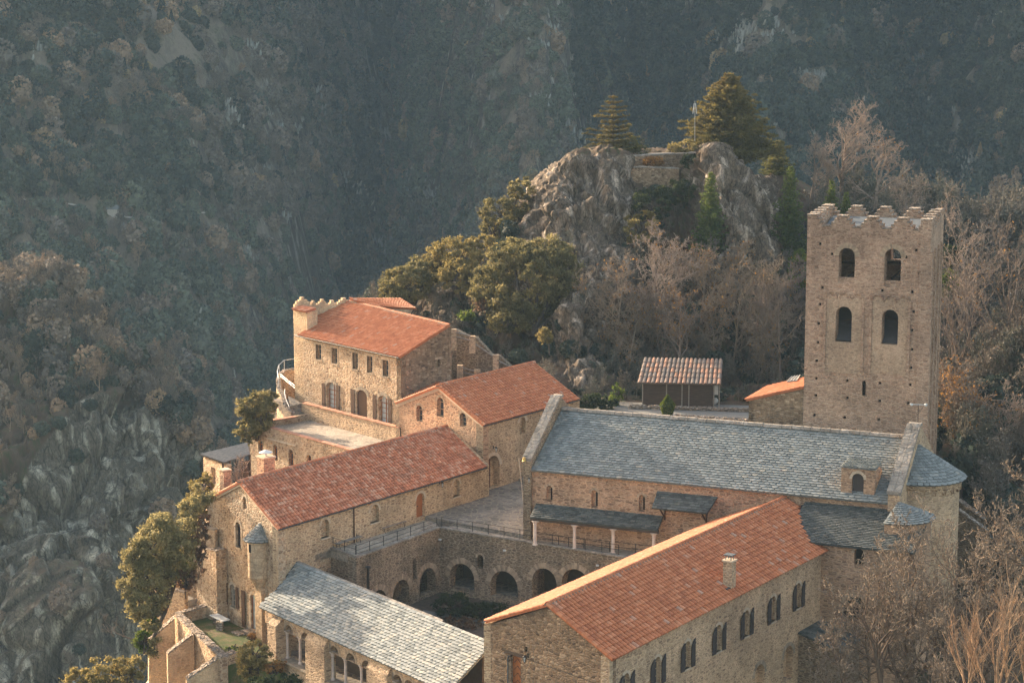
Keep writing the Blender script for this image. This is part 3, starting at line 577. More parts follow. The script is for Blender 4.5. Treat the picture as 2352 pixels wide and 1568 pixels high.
# ---------------------------------------------------------------- terrace below the house
zt = float(pl((886, 1012), G0, AH)[2]); zp = zt + .6; print('terrace z', zt)
ter = thing('terrace', 'paved roof terrace with brick coped parapets in front of the stone house', 'terrace', [-20, 176, -1])
T0 = atz((578.4, 970.6), zp); Wo = Wall(T0, AH); TL = 20.0
ho = [Wo.hole(q(1, 738, 1176), q(1, 0, 1272)[1], 11), Wo.hole(q(1, 846, 1208), q(1, 0, 1325)[1], 10), Wo.hole(q(1, 962, 1243), q(1, 0, 1367)[1], 11), Wo.hole(q(1, 1095, 1282), q(1, 0, 1375)[1], 11)]
Wo.build('outer_wall', [(0, -9), (TL, -6), (TL, zp), (0, zp)], ho, .45, MT['rubble_warm'], ter)
for h in ho:
    m = MB(); Wo.ring(m, h, .18, .02, 9); m.build('arch_ring', MT['voussoir'], ter)
for h in ho: glazing(Wo, h, ter, .25, bars=(1, 1), frame='door_orange')
A_ = T0 + dr(AH - 90) * .15; coping(A_, A_ + dr(AH) * TL, .5, .08, ter, 'brick_cap')
m = MB(); s1, z1 = Wo.sz(q(1, 795, 1158)); s2, z2 = Wo.sz(q(1, 1000, 1212)); m.prism([Wo.w(s1, z1 - .08, -.14), Wo.w(s2, z2 - .08, -.14), Wo.w(s2, z2 - .08, 0), Wo.w(s1, z1 - .08, 0)], [Wo.w(s1, z1, -.12), Wo.w(s2, z2, -.12), Wo.w(s2, z2, 0), Wo.w(s1, z1, 0)]); m.build('ledge', MT['pale_stone'], ter)
T1 = atz((675.3, 955.5), zp); SW_ = float(np.linalg.norm((T1 - T0)[:2])); Wl = Wall(T0, 50.2)
Wl.build('left_wall', [(.02, -8), (SW_ + 3, -8), (SW_ + 3, zp - .01), (.02, zp - .01)], [], .4, MT['rubble_warm'], ter); B_ = V3([*(T0 + dr(50.2) * .55)[:2], zp - .01]) + dr(AH) * .2; coping(B_, B_ + dr(50.2) * (SW_ - .6), .5, .08, ter, 'brick_cap')
Wr = Wall(G0 - dr(AH) * 15.2, AH); zr = float(pl((800, 952.6), G0, AH)[2])
zt_f = 0
Wr.build('upper_wall', [(0, 0), (15.15, 0), (15.15, zr), (0, zr)], [], .45, MT['coursed_grey'], ter); B_ = V3([*(Wr.w(.3, 0, .15))[:2], zr]); coping(B_, B_ + dr(AH) * 14.8, .5, .08, ter, 'brick_cap')
m = MB(); F4 = [Wo.w(.3, 0, .4), Wo.w(TL, 0, .4), G0 + dr(AH) * 4, Wr.w(-1, 0, -.0)]; m.prism([V3([p[0], p[1], -2]) for p in F4], [V3([p[0], p[1], zt]) for p in F4]); m.build('floor', MT['paving_light'], ter)
m = MB(); Wr.slab(m, 0, 15.1, 1, zr - .35, .45, 1.28); m.build('walkway', MT['paving'], ter)
sM = MB(); sp = Wr.sz(q(1, 1095, 1035))[0]
for k in range(7): Wr.slab(sM, sp - .35 - k * .45 - 1.2, sp - k * .42, zt + (k) * .21, zt + (k + 1) * .21, -1.5 + .05 * k, -.01)
sM.build('steps', MT['paving'], ter)
pipe([pl(q(1, 1768, y), G0 - dr(50.2) * .12, AH) for y in (1085, 1160)], .05, 'iron', ter)
# curved wall round the path on the left
def curvewall(name, label, cat, pts, z0s, z1s, th, mat, cap, group=None):
    t = thing(name, label, cat, [pts[0][0], pts[0][1], min(z0s)], group); m = MB(); cm = MB(); n = len(pts)
    P2 = [V3([p[0], p[1], 0.]) for p in pts]; nr = []
    for i in range(n):
        d = P2[min(i + 1, n - 1)] - P2[max(i - 1, 0)]; d /= np.linalg.norm(d); nr.append(V3([-d[1], d[0], 0]))
    for i in range(n - 1):
        q4 = [P2[i], P2[i + 1], P2[i + 1] + nr[i + 1] * th, P2[i] + nr[i] * th]; zz0 = [z0s[i], z0s[i + 1]] * 1; za = [z0s[i], z0s[i + 1], z0s[i + 1], z0s[i]]; zb = [z1s[i], z1s[i + 1], z1s[i + 1], z1s[i]]
        m.prism([V3([p[0], p[1], a]) for p, a in zip(q4, za)], [V3([p[0], p[1], a]) for p, a in zip(q4, zb)])
        L = np.linalg.norm(P2[i + 1] - P2[i]); k_ = max(1, round(L / .4))
        for k in range(k_):
            a, b = k / k_ + .02, (k + 1) / k_ - .02; j = rnd.uniform(0, .05)
            qq = [P2[i] * (1 - a) + P2[i + 1] * a - nr[i] * .05, P2[i] * (1 - b) + P2[i + 1] * b - nr[i] * .05, P2[i] * (1 - b) + P2[i + 1] * b + nr[i + 1] * (th + .05), P2[i] * (1 - a) + P2[i + 1] * a + nr[i] * (th + .05)]
            zc = [z1s[i] * (1 - a) + z1s[i + 1] * a, z1s[i] * (1 - b) + z1s[i + 1] * b]; zc = [zc[0], zc[1], zc[1], zc[0]]
            cm.prism([V3([p[0], p[1], c + .003]) for p, c in zip(qq, zc)], [V3([p[0], p[1], c + .1 + j]) for p, c in zip(qq, zc)])
    m.build('wall', MT[mat], t); cm.build('coping', MT[cap], t); return t
cw = [aty(q(1, *p), y + DH) for p, y in (((985, 655), 200), ((905, 665), 199.5), ((868, 700), 198), ((855, 745), 196), ((862, 800), 194), ((893, 850), 192.2), ((900, 890), 191), ((930, 940), 190), ((965, 985), 189.2))]
curvewall('curved_wall', 'curved sunlit stone wall with a railing beside the steps left of the house', 'wall', cw, [-2] * 9, [p[2] for p in cw], .35, 'rubble_warm', 'wall_cap')
cp = [p + V3([.1, .2, 0]) for p in cw]; m = MB()
rp = [p + V3([0, 0, 1.0]) for p in cp[:5]]
for a, b in zip(rp, rp[1:]): m.tube(a, b, .035, .035, 5)
for a, b in zip(cp, rp): m.tube(a, b, .03, .03, 5)
tag(m.build('railing', MT['white_metal'], None), 'thin metal railing along the curved wall left of the house', 'railing')
r2 = [aty(q(1, *p), y + DH) for p, y in (((918, 800), 192), ((915, 830), 191.5), ((930, 885), 190.6), ((950, 930), 189.8))]; m = MB()
for a, b in zip(r2, r2[1:]): m.tube(a, b, .03, .03, 5)
for a in r2: m.tube(a, a - V3([0, 0, .9]), .03, .03, 5)
m.tube(aty(q(1, 885, 690), 197 + DH), aty(q(1, 990, 775), 192.4 + DH), .035, .035, 5); m.tube(aty(q(1, 885, 705), 197 + DH), aty(q(1, 990, 792), 192.4 + DH), .03, .03, 5)
tag(m.build('handrail', MT['white_metal'], None), 'curved metal handrail above the short flight of stone steps by the house', 'handrail')
pw = [aty(q(1, *p), y + DH) for p, y in (((940, 850), 192), ((990, 870), 192), ((1040, 905), 190.2), ((960, 925), 189.8))]
o = mesh('path', [p for p in pw] + [p - V3([0, 0, 3]) for p in pw], [(0, 1, 2, 3), (4, 5, 6, 7), (0, 1, 5, 4), (2, 3, 7, 6), (0, 3, 7, 4), (1, 2, 6, 5)], MT['paving'], None); tag(o, kind='structure')

# ---------------------------------------------------------------- lean-to shed beyond the refectory
sh = thing('stone_shed', 'ruined stone shed with a grey corrugated lean-to roof on the cliff edge', 'shed', aty(q(1, 480, 1568), 171))
s_ = [aty(q(1, 463, 1338), 166.5), aty(q(1, 660, 1275), 170), aty(q(1, 640, 1195), 175), aty(q(1, 290, 1278), 171)]
m = MB(); n_ = 14
for i in range(n_):
    a0, a1, a2 = i / n_, (i + .5) / n_, (i + 1) / n_; u = V3([0, 0, .07])
    r0 = bil(s_[3], s_[2], s_[1], s_[0], 0, a0); 
    P_ = [bil(*s_, 0, 0)] if 0 else None
    L0, L1, L2 = [s_[3] * (1 - a) + s_[0] * a for a in (a0, a1, a2)]; M0, M1, M2 = [s_[2] * (1 - a) + s_[1] * a for a in (a0, a1, a2)]
    m.add([L0, L1 + u, L2, M2, M1 + u, M0], [(0, 1, 4, 5), (1, 2, 3, 4)])
    m.add([p - V3([0, 0, .08]) for p in (L0, L1 + u, L2, M2, M1 + u, M0)], [(0, 1, 4, 5), (1, 2, 3, 4)])
m.build('roof', MT['grey_wood'], sh)
Wsa = Wall(s_[3] + V3([.3, 0, 0]), float(np.degrees(math.atan2(*(s_[0] - s_[3])[:2])))); Lsh = float(np.linalg.norm((s_[0] - s_[3])[:2]))
hsh = [dict(s=Lsh * .42, w=.95, z0=s_[3][2] - 2.1, z1=s_[3][2] - .7, arch=0)]
Wsa.build('wall', [(0, -13), (Lsh - .3, -13), (Lsh - .3, s_[0][2] - .25), (0, s_[3][2] - .25)], hsh, .5, MT['rubble_warm'], sh)
Wsb = Wall(s_[0] + V3([0, .3, 0]), float(np.degrees(math.atan2(*(s_[1] - s_[0])[:2])))); Lb = float(np.linalg.norm((s_[1] - s_[0])[:2]))
m = MB()
for k in range(5): Wsb.slab(m, Lb * k / 4 - .06, Lb * k / 4 + .06, -6, s_[0][2] + (s_[1][2] - s_[0][2]) * k / 4 - .15, 0, .12)
Wsb.slab(m, .1, Lb, -1.1, -.98, -.05, 0); Wsb.slab(m, Lb * .4, Lb * .75, -.4, .2, .05, .1); Wsb.slab(m, .7 * Lb, Lb, -6, s_[1][2] - .6, .13, .2); m.build('timber_frame', MT['old_wood'], sh)
m = MB(); Wsb.slab(m, .1, Lb, -8, -2.2, 0, .4); m.build('wall', MT['rubble_warm'], sh)
# ---------------------------------------------------------------- church
S0 = atz((1206.2, 1228), 0); Wk = Wall(S0, AC); SE = pl((1228, 1073.5), S0, AC); SEr = pl((2054.5, 1152), S0, AC); ze = float(SE[2]); KL = float(np.linalg.norm((SEr - S0)[:2])); IN = dr(AC - 90)
chu = thing('church', 'long stone church with a blue grey slate roof between two raised stone gables', 'church', [S0[0], S0[1], -1])
RI = SE + IN * 6.; zr_ = 8.76; RI[2] = zr_
hk = [Wk.hole(q(2, x, t), q(2, 0, b)[1], w_) for x, t, b, w_ in ((1098, 1118, 1235, 14), (1430, 1150, 1280, 15), (1778, 1185, 1308, 14))]
hdoor = Wk.hole(q(6, 2113, 1328), q(6, 0, 1480)[1], 39)
Wk.build('side_wall', [(0, -.8), (KL + .2, -.8), (KL + .2, ze - .1), (0, ze - .1)], hk + [hdoor], .8, MT['coursed_pink'], chu)
for h in hk:
    Wk.panel(h, .3, MT['coursed_pink'], 'blind_window', chu, th=.2); m = MB(); Wk.slab(m, h['s'] + .02, h['s'] + .24, h['z0'] + .1, h['z1'] - .2, .26, .29); m.build('slit', MT['dark_void'], chu)
for h in hk: m = MB(); Wk.ring(m, h, .18, .015, 9); m.build('arch_ring', MT['voussoir'], chu)
m = MB(); Wk.ring(m, hdoor, .35, .03, 13); m.build('arch_ring', MT['voussoir'], chu)
dd = Wk.panel(hdoor, .3, MT['door_dark'], 'door', chu)
m = MB()
for k in range(5): Wk.slab(m, hdoor['s'] + hdoor['w'] * (k / 5 - .4) - .01, hdoor['s'] + hdoor['w'] * (k / 5 - .4) + .01, hdoor['z0'], hdoor['z1'] - .5, .28, .3)
m.build('plank_seam', MT['dark_void'], dd)
m = MB(); Wk.slab(m, .5, KL, ze - .45, ze - .28, -.06, 0); Wk.slab(m, .5, KL, ze - .28, ze - .12, -.12, 0); m.build('cornice', MT['coursed_pink'], chu)
pit = (zr_ - ze) / 6.0; oh = -IN * .35 - V3([0, 0, .35 * pit]) + V3([0, 0, .05])
a0s, a1s = .62, KL - .35
E0, E1 = Wk.w(a0s, ze) + oh, Wk.w(a1s, ze) + oh; R0_, R1_ = Wk.w(a0s, zr_, 6.), Wk.w(a1s, zr_, 6.)
rf = slate_quad(E0, E1, R1_, R0_, chu, mat='slate_blue', sw=.46, sh=.27)
back = tiles(Wk.w(a1s, ze, 12.3), Wk.w(a0s, ze, 12.3), R0_, R1_, chu, 'slate_dark', .5, .5, 'rear_roof', ridge=False)
m = MB(); n_ = int(KL / .75)
for k in range(n_):
    a, b = a0s + (a1s - a0s) * (k + .02) / n_, a0s + (a1s - a0s) * (k + .98) / n_; zz = zr_ + rnd.uniform(-.015, .02)
    m.prism([Wk.w(a, zz, 5.72), Wk.w(b, zz, 5.72), Wk.w(b, zz, 6.28), Wk.w(a, zz, 6.28)], [Wk.w(a, zz + .2, 5.84), Wk.w(b, zz + .2, 5.84), Wk.w(b, zz + .2, 6.16), Wk.w(a, zz + .2, 6.16)])
m.build('ridge', MT['cap_stone'], chu)
# raised gables
def gable_par(s0, th, name):
    P = Wk.w(s0, 0, 0); Wg = Wall(P, AC - 90); pr = [(-.35, -7), (12.3, -7), (12.3, ze + .45), (6., zr_ + .95), (5.4, zr_ + .95), (-.35, ze + .62)]
    Wg2 = Wall(P + dr(AC) * th, AC - 90)
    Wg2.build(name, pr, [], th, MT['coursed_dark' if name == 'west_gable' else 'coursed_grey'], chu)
    # stepped blocks on the slope
    m = MB(); n = 11
    for k in range(n):
        d0, d1 = -.42 + 5.9 * k / n, -.42 + 5.9 * (k + 1) / n + .06; zz = lambda d: ze + .62 + (zr_ + .95 - ze - .62) * (d + .35) / 5.75
        j = rnd.uniform(-.02, .03); hw = th / 2
        for e0, e1 in ((-.08, hw - .01), (hw + .01, th + .08)):
            Pq = lambda e, d, z: V3([*(P + dr(AC) * e + IN * d)[:2], z])
            m.prism([Pq(e0, d0, zz(d0) - .05), Pq(e1, d0, zz(d0) - .05), Pq(e1, d1, zz(d1) - .05), Pq(e0, d1, zz(d1) - .05)], [Pq(e0, d0, zz(d0) + .2 + j), Pq(e1, d0, zz(d0) + .2 + j), Pq(e1, d1 - .05, zz(d1) + .16 + j), Pq(e0, d1 - .05, zz(d1) + .16 + j)])
    Pq = lambda e, d, z: V3([*(P + dr(AC) * e + IN * d)[:2], z]); t_ = zr_ + .96
    m.prism([Pq(-.06, 5.45, t_), Pq(th + .06, 5.45, t_), Pq(th + .06, 6.2, t_), Pq(-.06, 6.2, t_)], [Pq(-.04, 5.45, t_ + .22), Pq(th + .04, 5.45, t_ + .22), Pq(th + .04, 6.2, t_ + .22), Pq(-.04, 6.2, t_ + .22)])
    m.build('gable_coping', MT['cap_stone'], chu)
gable_par(-.02, .62, 'west_gable'); gable_par(KL - .4, .85, 'east_gable')
WR = Wall(Wk.w(0, 0, 12.2), AC); WR.build('rear_wall', [(0, -2), (KL, -2), (KL, ze - .15), (0, ze - .15)], [], .4, MT['coursed'], chu)
# porch lean-to on columns
zpo = 1.62
pA = pl(q(2, 955, 1345), S0 - IN * 1.7, AC); pB = pl(q(2, 1893, 1452), S0 - IN * 1.7, AC); rA = pl(q(2, 1003, 1255), S0, AC); rB = pl(q(2, 1935, 1335), S0, AC)
por = thing('porch', 'low slate lean-to roof on pale marble columns against the church wall', 'porch', [pA[0], pA[1], -.3])
zf_ = (pA[2] + pB[2]) / 2; pA[2] = pB[2] = zf_; zrf = (rA[2] + rB[2]) / 2; rA[2] = rB[2] = zrf
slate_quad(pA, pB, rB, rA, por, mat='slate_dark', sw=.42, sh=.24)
m = MB()
for x0, x1 in ((.03, .0),): m.prism([pA + IN * .12 - V3([0, 0, .28]), pB + IN * .12 - V3([0, 0, .28]), pB + IN * .34 - V3([0, 0, .28]), pA + IN * .34 - V3([0, 0, .28])], [pA + IN * .12 - V3([0, 0, .06]), pB + IN * .12 - V3([0, 0, .06]), pB + IN * .34 - V3([0, 0, .02]), pA + IN * .34 - V3([0, 0, .02])])
m.build('beam', MT['old_wood'], por)
Wpo = Wall(pA + IN * .25, AC)
def column(parent, c, z0, z1, r=.12, mat='marble', cap=.34, base=.14):
    m = MB(); m.lathe(c, [(r * 1.55, z0), (r * 1.6, z0 + base * .5), (r * 1.15, z0 + base), (r * 1.02, z0 + base + .02), (r * .95, (z0 + z1) / 2), (r * .9, z1 - cap - .04), (r * 1.12, z1 - cap)], 12)
    o = m.build('column', MT[mat], parent, smooth=False); m = MB(); m.lathe(c, [(r * .9, z1 - cap), (r * 1.15, z1 - cap * .9), (r * 1.0, z1 - cap * .8), (r * 1.5, z1 - cap * .35), (r * 1.45, z1 - cap * .3), (r * 1.9, z1 - cap * .15)], 8)
    m.prism([V3([c[0] + a * r * 1.9, c[1] + b * r * 1.9, z1 - cap * .18]) for a, b in ((-1, -1), (1, -1), (1, 1), (-1, 1))], [V3([c[0] + a * r * 2.05, c[1] + b * r * 2.05, z1]) for a, b in ((-1, -1), (1, -1), (1, 1), (-1, 1))]); m.build('capital', MT[mat], o); return o
for x in (993, 1283, 1567, 1866):
    cpt = pl(q(2, x, 1400), Wpo.P, AC); column(por, cpt, -.3, zf_ - .27, .13)
# canopy over the door
kA = pl(q(2, 1850, 1280), S0 - IN * 1.3, AC); kB = pl(q(2, 2255, 1325), S0 - IN * 1.3, AC); kC = pl(q(2, 1893, 1163), S0, AC); kD = pl(q(2, 2335, 1195), S0, AC)
can = thing('door_canopy', 'small slate canopy on dark timber brackets over the arched church door', 'canopy', [kA[0], kA[1], kA[2] - 1])
z1_, z2_ = (kA[2] + kB[2]) / 2, (kC[2] + kD[2]) / 2; kA[2] = kB[2] = z1_; kC[2] = kD[2] = z2_
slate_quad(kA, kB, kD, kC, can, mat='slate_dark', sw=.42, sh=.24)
m = MB()
for fr_ in (.14, .9):
    t0 = kA * (1 - fr_) + kB * fr_ + IN * .2 - V3([0, 0, .12]); t1 = V3([*(t0 + IN * 1.05)[:2], z1_ - .95]); m.tube(t0, t1, .08, .08, 4); m.tube(t0, V3([*(t0 + IN * 1.05)[:2], t0[2] + .3]), .07, .07, 4); m.tube(t1 + V3([0, 0, -.15]), V3([*t1[:2], z2_ - .2]), .07, .07, 4)
m.build('bracket', MT['shutter_brown'], can)
# bell, rope pole, pot, lamps
pb = pl(q(2, 912, 905), S0 - IN * .5, AC); bl = thing('bell', 'small bell hanging from an iron arm on the corner of the church', 'bell', pb - V3([0, 0, .4]))
m = MB(); m.lathe(pb, [(.17, pb[2] - .35), (.13, pb[2] - .25), (.1, pb[2] - .05), (0, pb[2])], 10); m.build('bell_body', MT['brass'], bl); m = MB(); m.tube(pb + V3([0, 0, .03]), pb + IN * .6 + V3([.2, 0, .03]), .025, .025, 5); m.tube(pb, pb - V3([0, 0, 5.]), .012, .012, 4); m.build('bracket', MT['iron'], bl)
pa_ = aty(q(2, 875, 915), 162.5); pb_ = aty(q(2, 908, 1250), 160.6); m = MB(); m.tube(pa_, pb_, .035, .035, 5); tag(m.build('pole', MT['grey_wood'], None), 'long thin pale pole leaning in front of the church corner in the courtyard', 'pole')
pt = atz(q(6, 955, 505), -.3); m = MB(); m.lathe(pt, [(.25, -.3), (.36, .05), (.42, .35), (.42, .42), (.47, .46), (.47, .54), (.38, .54), (.36, .48), (0, .46)], 14); tag(m.build('plant_pot', MT['terracotta_pot'], None), 'large terracotta pot standing at the foot of the church corner', 'pot')
lantern(Wk, q(2, 962, 1062), 'white globed wall lantern low on the corner of the church')
# little dormer with a shuttered arch
hy = 1.25; dsc, _ = Wall(Wk.w(0, 0, hy), AC).sz(q(4, 1132, 640)); Wd = Wall(Wk.w(0, 0, .25), AC); s_l = Wd.sz(q(4, 1008, 700))[0]; s_r = Wd.sz(q(4, 1252, 700))[0]; zt_ = Wd.sz(q(4, 1130, 598))[1]; zb_ = Wd.sz(q(4, 1130, 830))[1]
hdm = Wd.hole(q(4, 1132, 636), q(4, 0, 798)[1], 27); dm = Wd.build('dormer', [(s_l, zb_ - .6), (s_r, zb_ - .6), (s_r + .05, zt_ - .35), (s_r - .25, zt_ - .1), (s_l, zt_)], [hdm], 2.0, MT['coursed_pink'], chu)
slate_quad(Wd.w(s_l - .06, zt_ + .03, -.1), Wd.w(s_r + .1, zt_ + .03, -.1), Wd.w(s_r + .1, zt_ + .2, 2.3), Wd.w(s_l - .06, zt_ + .2, 2.3), dm, mat='slate_blue', sw=.46, sh=.27, name='dormer_roof', th=.06)
m = MB(); Wd.ring(m, hdm, .2, .03, 9); m.build('arch_ring', MT['pale_stone'], dm); Wd.panel(hdm, .2, MT['shutter_grey'], 'shutter', dm)
# apse at the east end
zA = 3.55
p1 = aty(q(4, 1890, 690), 150.8); apc = Wk.w(KL + .45, 0, 5.2); rA_ = float(np.dot((p1 - apc)[:2], dr(AC)[:2])); zA = float(p1[2])
aps = thing('apse', 'rounded pale stone apse under a half cone slate roof at the right church end', 'apse', [apc[0], apc[1], -6])
m = MB(); m.lathe(apc, [(rA_ * .97 - .15, -7), (rA_ * .97 - .15, zA - .5), (rA_ * .97, zA - .35), (rA_ * .97 + .08, zA - .05), (rA_ * .97 + .08, zA), (0, zA)], 26, az0=AC - 95, az1=AC + 95); m.build('wall', MT['coursed_grey'], aps)
apA = V3([apc[0], apc[1], zA + 2.3])
def coneA(a, b): an = R_(AC - 92 + 184 * a); e = V3([apc[0] + (rA_ + .2) * math.sin(an), apc[1] + (rA_ + .2) * math.cos(an), zA]); return e * (1 - b) + apA * b
ra = slates(coneA, 10.5, rA_ * 1.15, aps, 'slate_blue', .42, .27, nnf=lambda a: V3([.5 * math.sin(R_(AC - 92 + 184 * a)), .5 * math.cos(R_(AC - 92 + 184 * a)), .86]))
m = MB(); m.v = [tuple(apA - V3([0, 0, .03]))] + [tuple(coneA(i / 20, 0) - V3([0, 0, .03])) for i in range(21)]; m.f = [(0, 1 + i, 2 + i) for i in range(20)]; m.t = [.3] * 20; m.build('roof_base', MT['slate_dark'], aps)
m = MB()   # blind arcade under the eaves
nA = 11
for k in range(nA + 1):
    an = AC - 85 + 170 * k / nA; e = V3([apc[0], apc[1], 0.]) + dr(an) * (rA_ * .97 - .16); m.box(e - dr(an + 90) * .1, an + 90, .2, -.14, -3, zA - .8)
for k in range(nA):
    for j in range(6):
        a0, a1 = math.pi * j / 6, math.pi * (j + 1) / 6; L = 170 / nA
        for aa, bb in ((a0, a1),):
            u0, u1 = -math.cos(aa) / 2 * L * .8, -math.cos(bb) / 2 * L * .8; an = AC - 85 + L * (k + .5); rr0 = rA_ * .97 - .02
            P = [V3([apc[0], apc[1], 0.]) + dr(an + u) * rr0 + V3([0, 0, zA - .85 + .32 * math.sin(x)]) for u, x in ((u0, aa), (u1, bb))]
            Qn = [p + V3([0, 0, .16]) for p in P]; I = [x - dr(an) * .2 for x in P + Qn]; m.prism([P[0], P[1], Qn[1], Qn[0]], [I[0], I[1], I[3], I[2]])
m.build('blind_arcade', MT['coursed_grey'], aps)
# chapel apse, lower, beside it
p2 = aty(q(4, 1672, 985), 145.6); c2 = Wk.w(KL + .45, 0, -.9); r2_ = float(np.dot((p2 - c2)[:2], dr(AC)[:2])); z2c = float(p2[2]); ap2 = thing('side_apse', 'smaller rounded side chapel with a slate roof half hidden behind bare branches', 'apse', [c2[0], c2[1], -6])
m = MB(); m.lathe(c2, [(r2_ * .93, -8), (r2_ * .93, z2c), (0, z2c)], 20, az0=AC - 100, az1=AC + 100); m.build('wall', MT['coursed_pink'], ap2)
def cone2(a, b): an = R_(AC - 95 + 195 * a); e = V3([c2[0] + (r2_ + .1) * math.sin(an), c2[1] + (r2_ + .1) * math.cos(an), z2c]); return e * (1 - b) + V3([c2[0], c2[1], z2c + 1.0]) * b
slates(cone2, 6., r2_ * 1.15, ap2, 'slate_blue', .36, .25, nnf=lambda a: V3([.5 * math.sin(R_(AC - 95 + 195 * a)), .5 * math.cos(R_(AC - 95 + 195 * a)), .86])); m = MB(); m.v = [(c2[0], c2[1], z2c + .97)] + [tuple(cone2(i / 16, 0) - V3([0, 0, .03])) for i in range(17)]; m.f = [(0, 1 + i, 2 + i) for i in range(16)]; m.t = [.3] * 16; m.build('roof_base', MT['slate_dark'], ap2)
# link roof between the two apses
l0, l1, l2, l3 = Wk.w(KL + .5, ze - 1.9, -.25), Wk.w(KL + 2.2, ze - 2.5, 1.0), Wk.w(KL + 2.2, ze - 1.9, 2.6), Wk.w(KL + .5, ze - .9, 2.6)
slate_quad(l0, l1, l2, l3, ap2, mat='slate_blue', sw=.36, sh=.25, name='link_roof'); m = MB(); m.prism([V3([p[0], p[1], -6]) for p in (l0, l1, l2, l3)], [p - V3([0, 0, .15]) for p in (l0, l1, l2, l3)]); m.build('link_wall', MT['coursed_grey'], ap2)

# ---------------------------------------------------------------- south transept with the dark slate roof
zt1 = pl(q(4, 745, 845), S0, AC)[2]
t_rl, t_rr = pl(q(4, 715, 840), S0, AC), pl(q(4, 1395, 905), S0, AC); eave_d = 5.2
t_el, t_er = pl(q(4, 882, 1150), S0 - IN * eave_d, AC), pl(q(4, 1420, 1215), S0 - IN * eave_d, AC); zte = (t_el[2] + t_er[2]) / 2; t_el[2] = t_er[2] = zte; ztr = (t_rl[2] + t_rr[2]) / 2; t_rl[2] = t_rr[2] = ztr
tra = thing('chapel', 'lower stone chapel with a dark curved edged slate roof below the church eaves', 'chapel', [t_el[0], t_el[1], -6])
tE0 = Wall(t_el, AC).w(-2.8, zte); tR0 = V3([*(tE0 + IN * eave_d)[:2], ztr]); tE1 = t_er + dr(AC) * 1.2; tR1 = V3([*(tE1 + IN * eave_d)[:2], ztr])
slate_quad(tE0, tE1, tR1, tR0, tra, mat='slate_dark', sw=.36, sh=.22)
Wtr = Wall(t_el + IN * .3, AC); Ltr = float(np.linalg.norm((tE1 - t_el)[:2])) - .2
htr = [Wtr.hole(q(4, 1140, 1188), q(4, 0, 1312)[1], 22), Wtr.hole(q(7, 1110, 930), q(7, 0, 1110)[1], 62)]
Wtr.build('front_wall', [(-3, -10), (Ltr, -10), (Ltr, zte - .1), (-3, zte - .1)], htr, .6, MT['coursed_pink'], tra)
for h in htr:
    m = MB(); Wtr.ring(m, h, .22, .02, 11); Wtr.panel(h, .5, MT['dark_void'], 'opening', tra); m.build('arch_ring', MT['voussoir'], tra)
Wte = Wall(Wtr.w(Ltr, 0, 0), AC - 90); Wte.build('end_wall', [(0, -10), (eave_d, -10), (eave_d, ztr - .2), (0, zte - .1)], [], .4, MT['coursed_pink'], tra)
mb_ = MB(); bq = pl(q(4, 1395, 905), S0 - IN * .8, AC); mb_.box(Wk.w(KL - .5, 0, -5.2), AC, 1.1, -1.0, -10, ze - 1.6) if 0 else mb_.box(Wk.w(KL - .45, 0, -1.6), AC, 1.0, 1.58, -8, ze - 2.1); mb_.build('buttress', MT['coursed_pink'], tra)

# ---------------------------------------------------------------- cloister block and walks
zW = -.3
K0 = atz((1009.4, 1212.4), zW); Wn = Wall(K0, 122.4); Kw = pl((818.5, 1281), K0, 33.3); Kl = pl((734, 1253), Kw, 137.4); Ww = Wall(Kw, 33.3); LW = float(np.linalg.norm((K0 - Kw)[:2]))
clo = thing('cloister', 'two storey arcaded cloister walls with a paved walk on top', 'cloister', [K0[0], K0[1], -6])
NL = 19.
hn = [Wn.hole(q(6, 455, 690), q(6, 0, 892)[1], 50), Wn.hole(q(6, 765, 745), q(6, 0, 943)[1], 53), Wn.hole(q(6, 1062, 725), q(6, 0, 965)[1], 48), Wn.hole(q(6, 1290, 730), q(6, 0, 975)[1], 54), Wn.hole(q(6, 1600, 790), q(6, 0, 1000)[1], 52), Wn.hole(q(6, 590, 625), q(6, 0, 728)[1], 15)]
for h, s_x in zip(hn[:5], (2.3, 2.5, 2.15, 2.4, 2.4)): h['w'] = s_x; h['flat'] = 1.
hn[0]['s'] = max(hn[0]['s'], 1.5)
hn[5]['w'] = .55
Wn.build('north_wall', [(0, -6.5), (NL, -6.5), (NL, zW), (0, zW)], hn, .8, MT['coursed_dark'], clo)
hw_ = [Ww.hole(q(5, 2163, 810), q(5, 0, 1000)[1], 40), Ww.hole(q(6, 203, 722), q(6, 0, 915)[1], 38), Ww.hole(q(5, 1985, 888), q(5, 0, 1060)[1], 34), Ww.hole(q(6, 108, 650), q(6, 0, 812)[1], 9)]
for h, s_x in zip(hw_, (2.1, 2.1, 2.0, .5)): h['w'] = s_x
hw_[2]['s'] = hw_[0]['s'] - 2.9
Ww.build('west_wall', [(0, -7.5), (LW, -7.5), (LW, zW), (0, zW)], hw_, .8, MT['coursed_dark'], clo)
for h in hn[:5]: m = MB(); Wn.ring(m, h, .42, .03, 21); m.build('arch_ring', MT['voussoir'], clo)
m = MB(); Wn.ring(m, hn[5], .16, .02, 9); m.build('arch_ring', MT['voussoir'], clo)
for h in hw_[:3]: m = MB(); Ww.ring(m, h, .42, .03, 21); m.build('arch_ring', MT['voussoir'], clo)
Wlf = Wall(Kl, 137.4); LLf = float(np.linalg.norm((Kw - Kl)[:2])); Wlf.build('end_wall', [(0, -7.5), (LLf, -7.5), (LLf, zW), (0, zW)], [], .5, MT['coursed_dark'], clo)
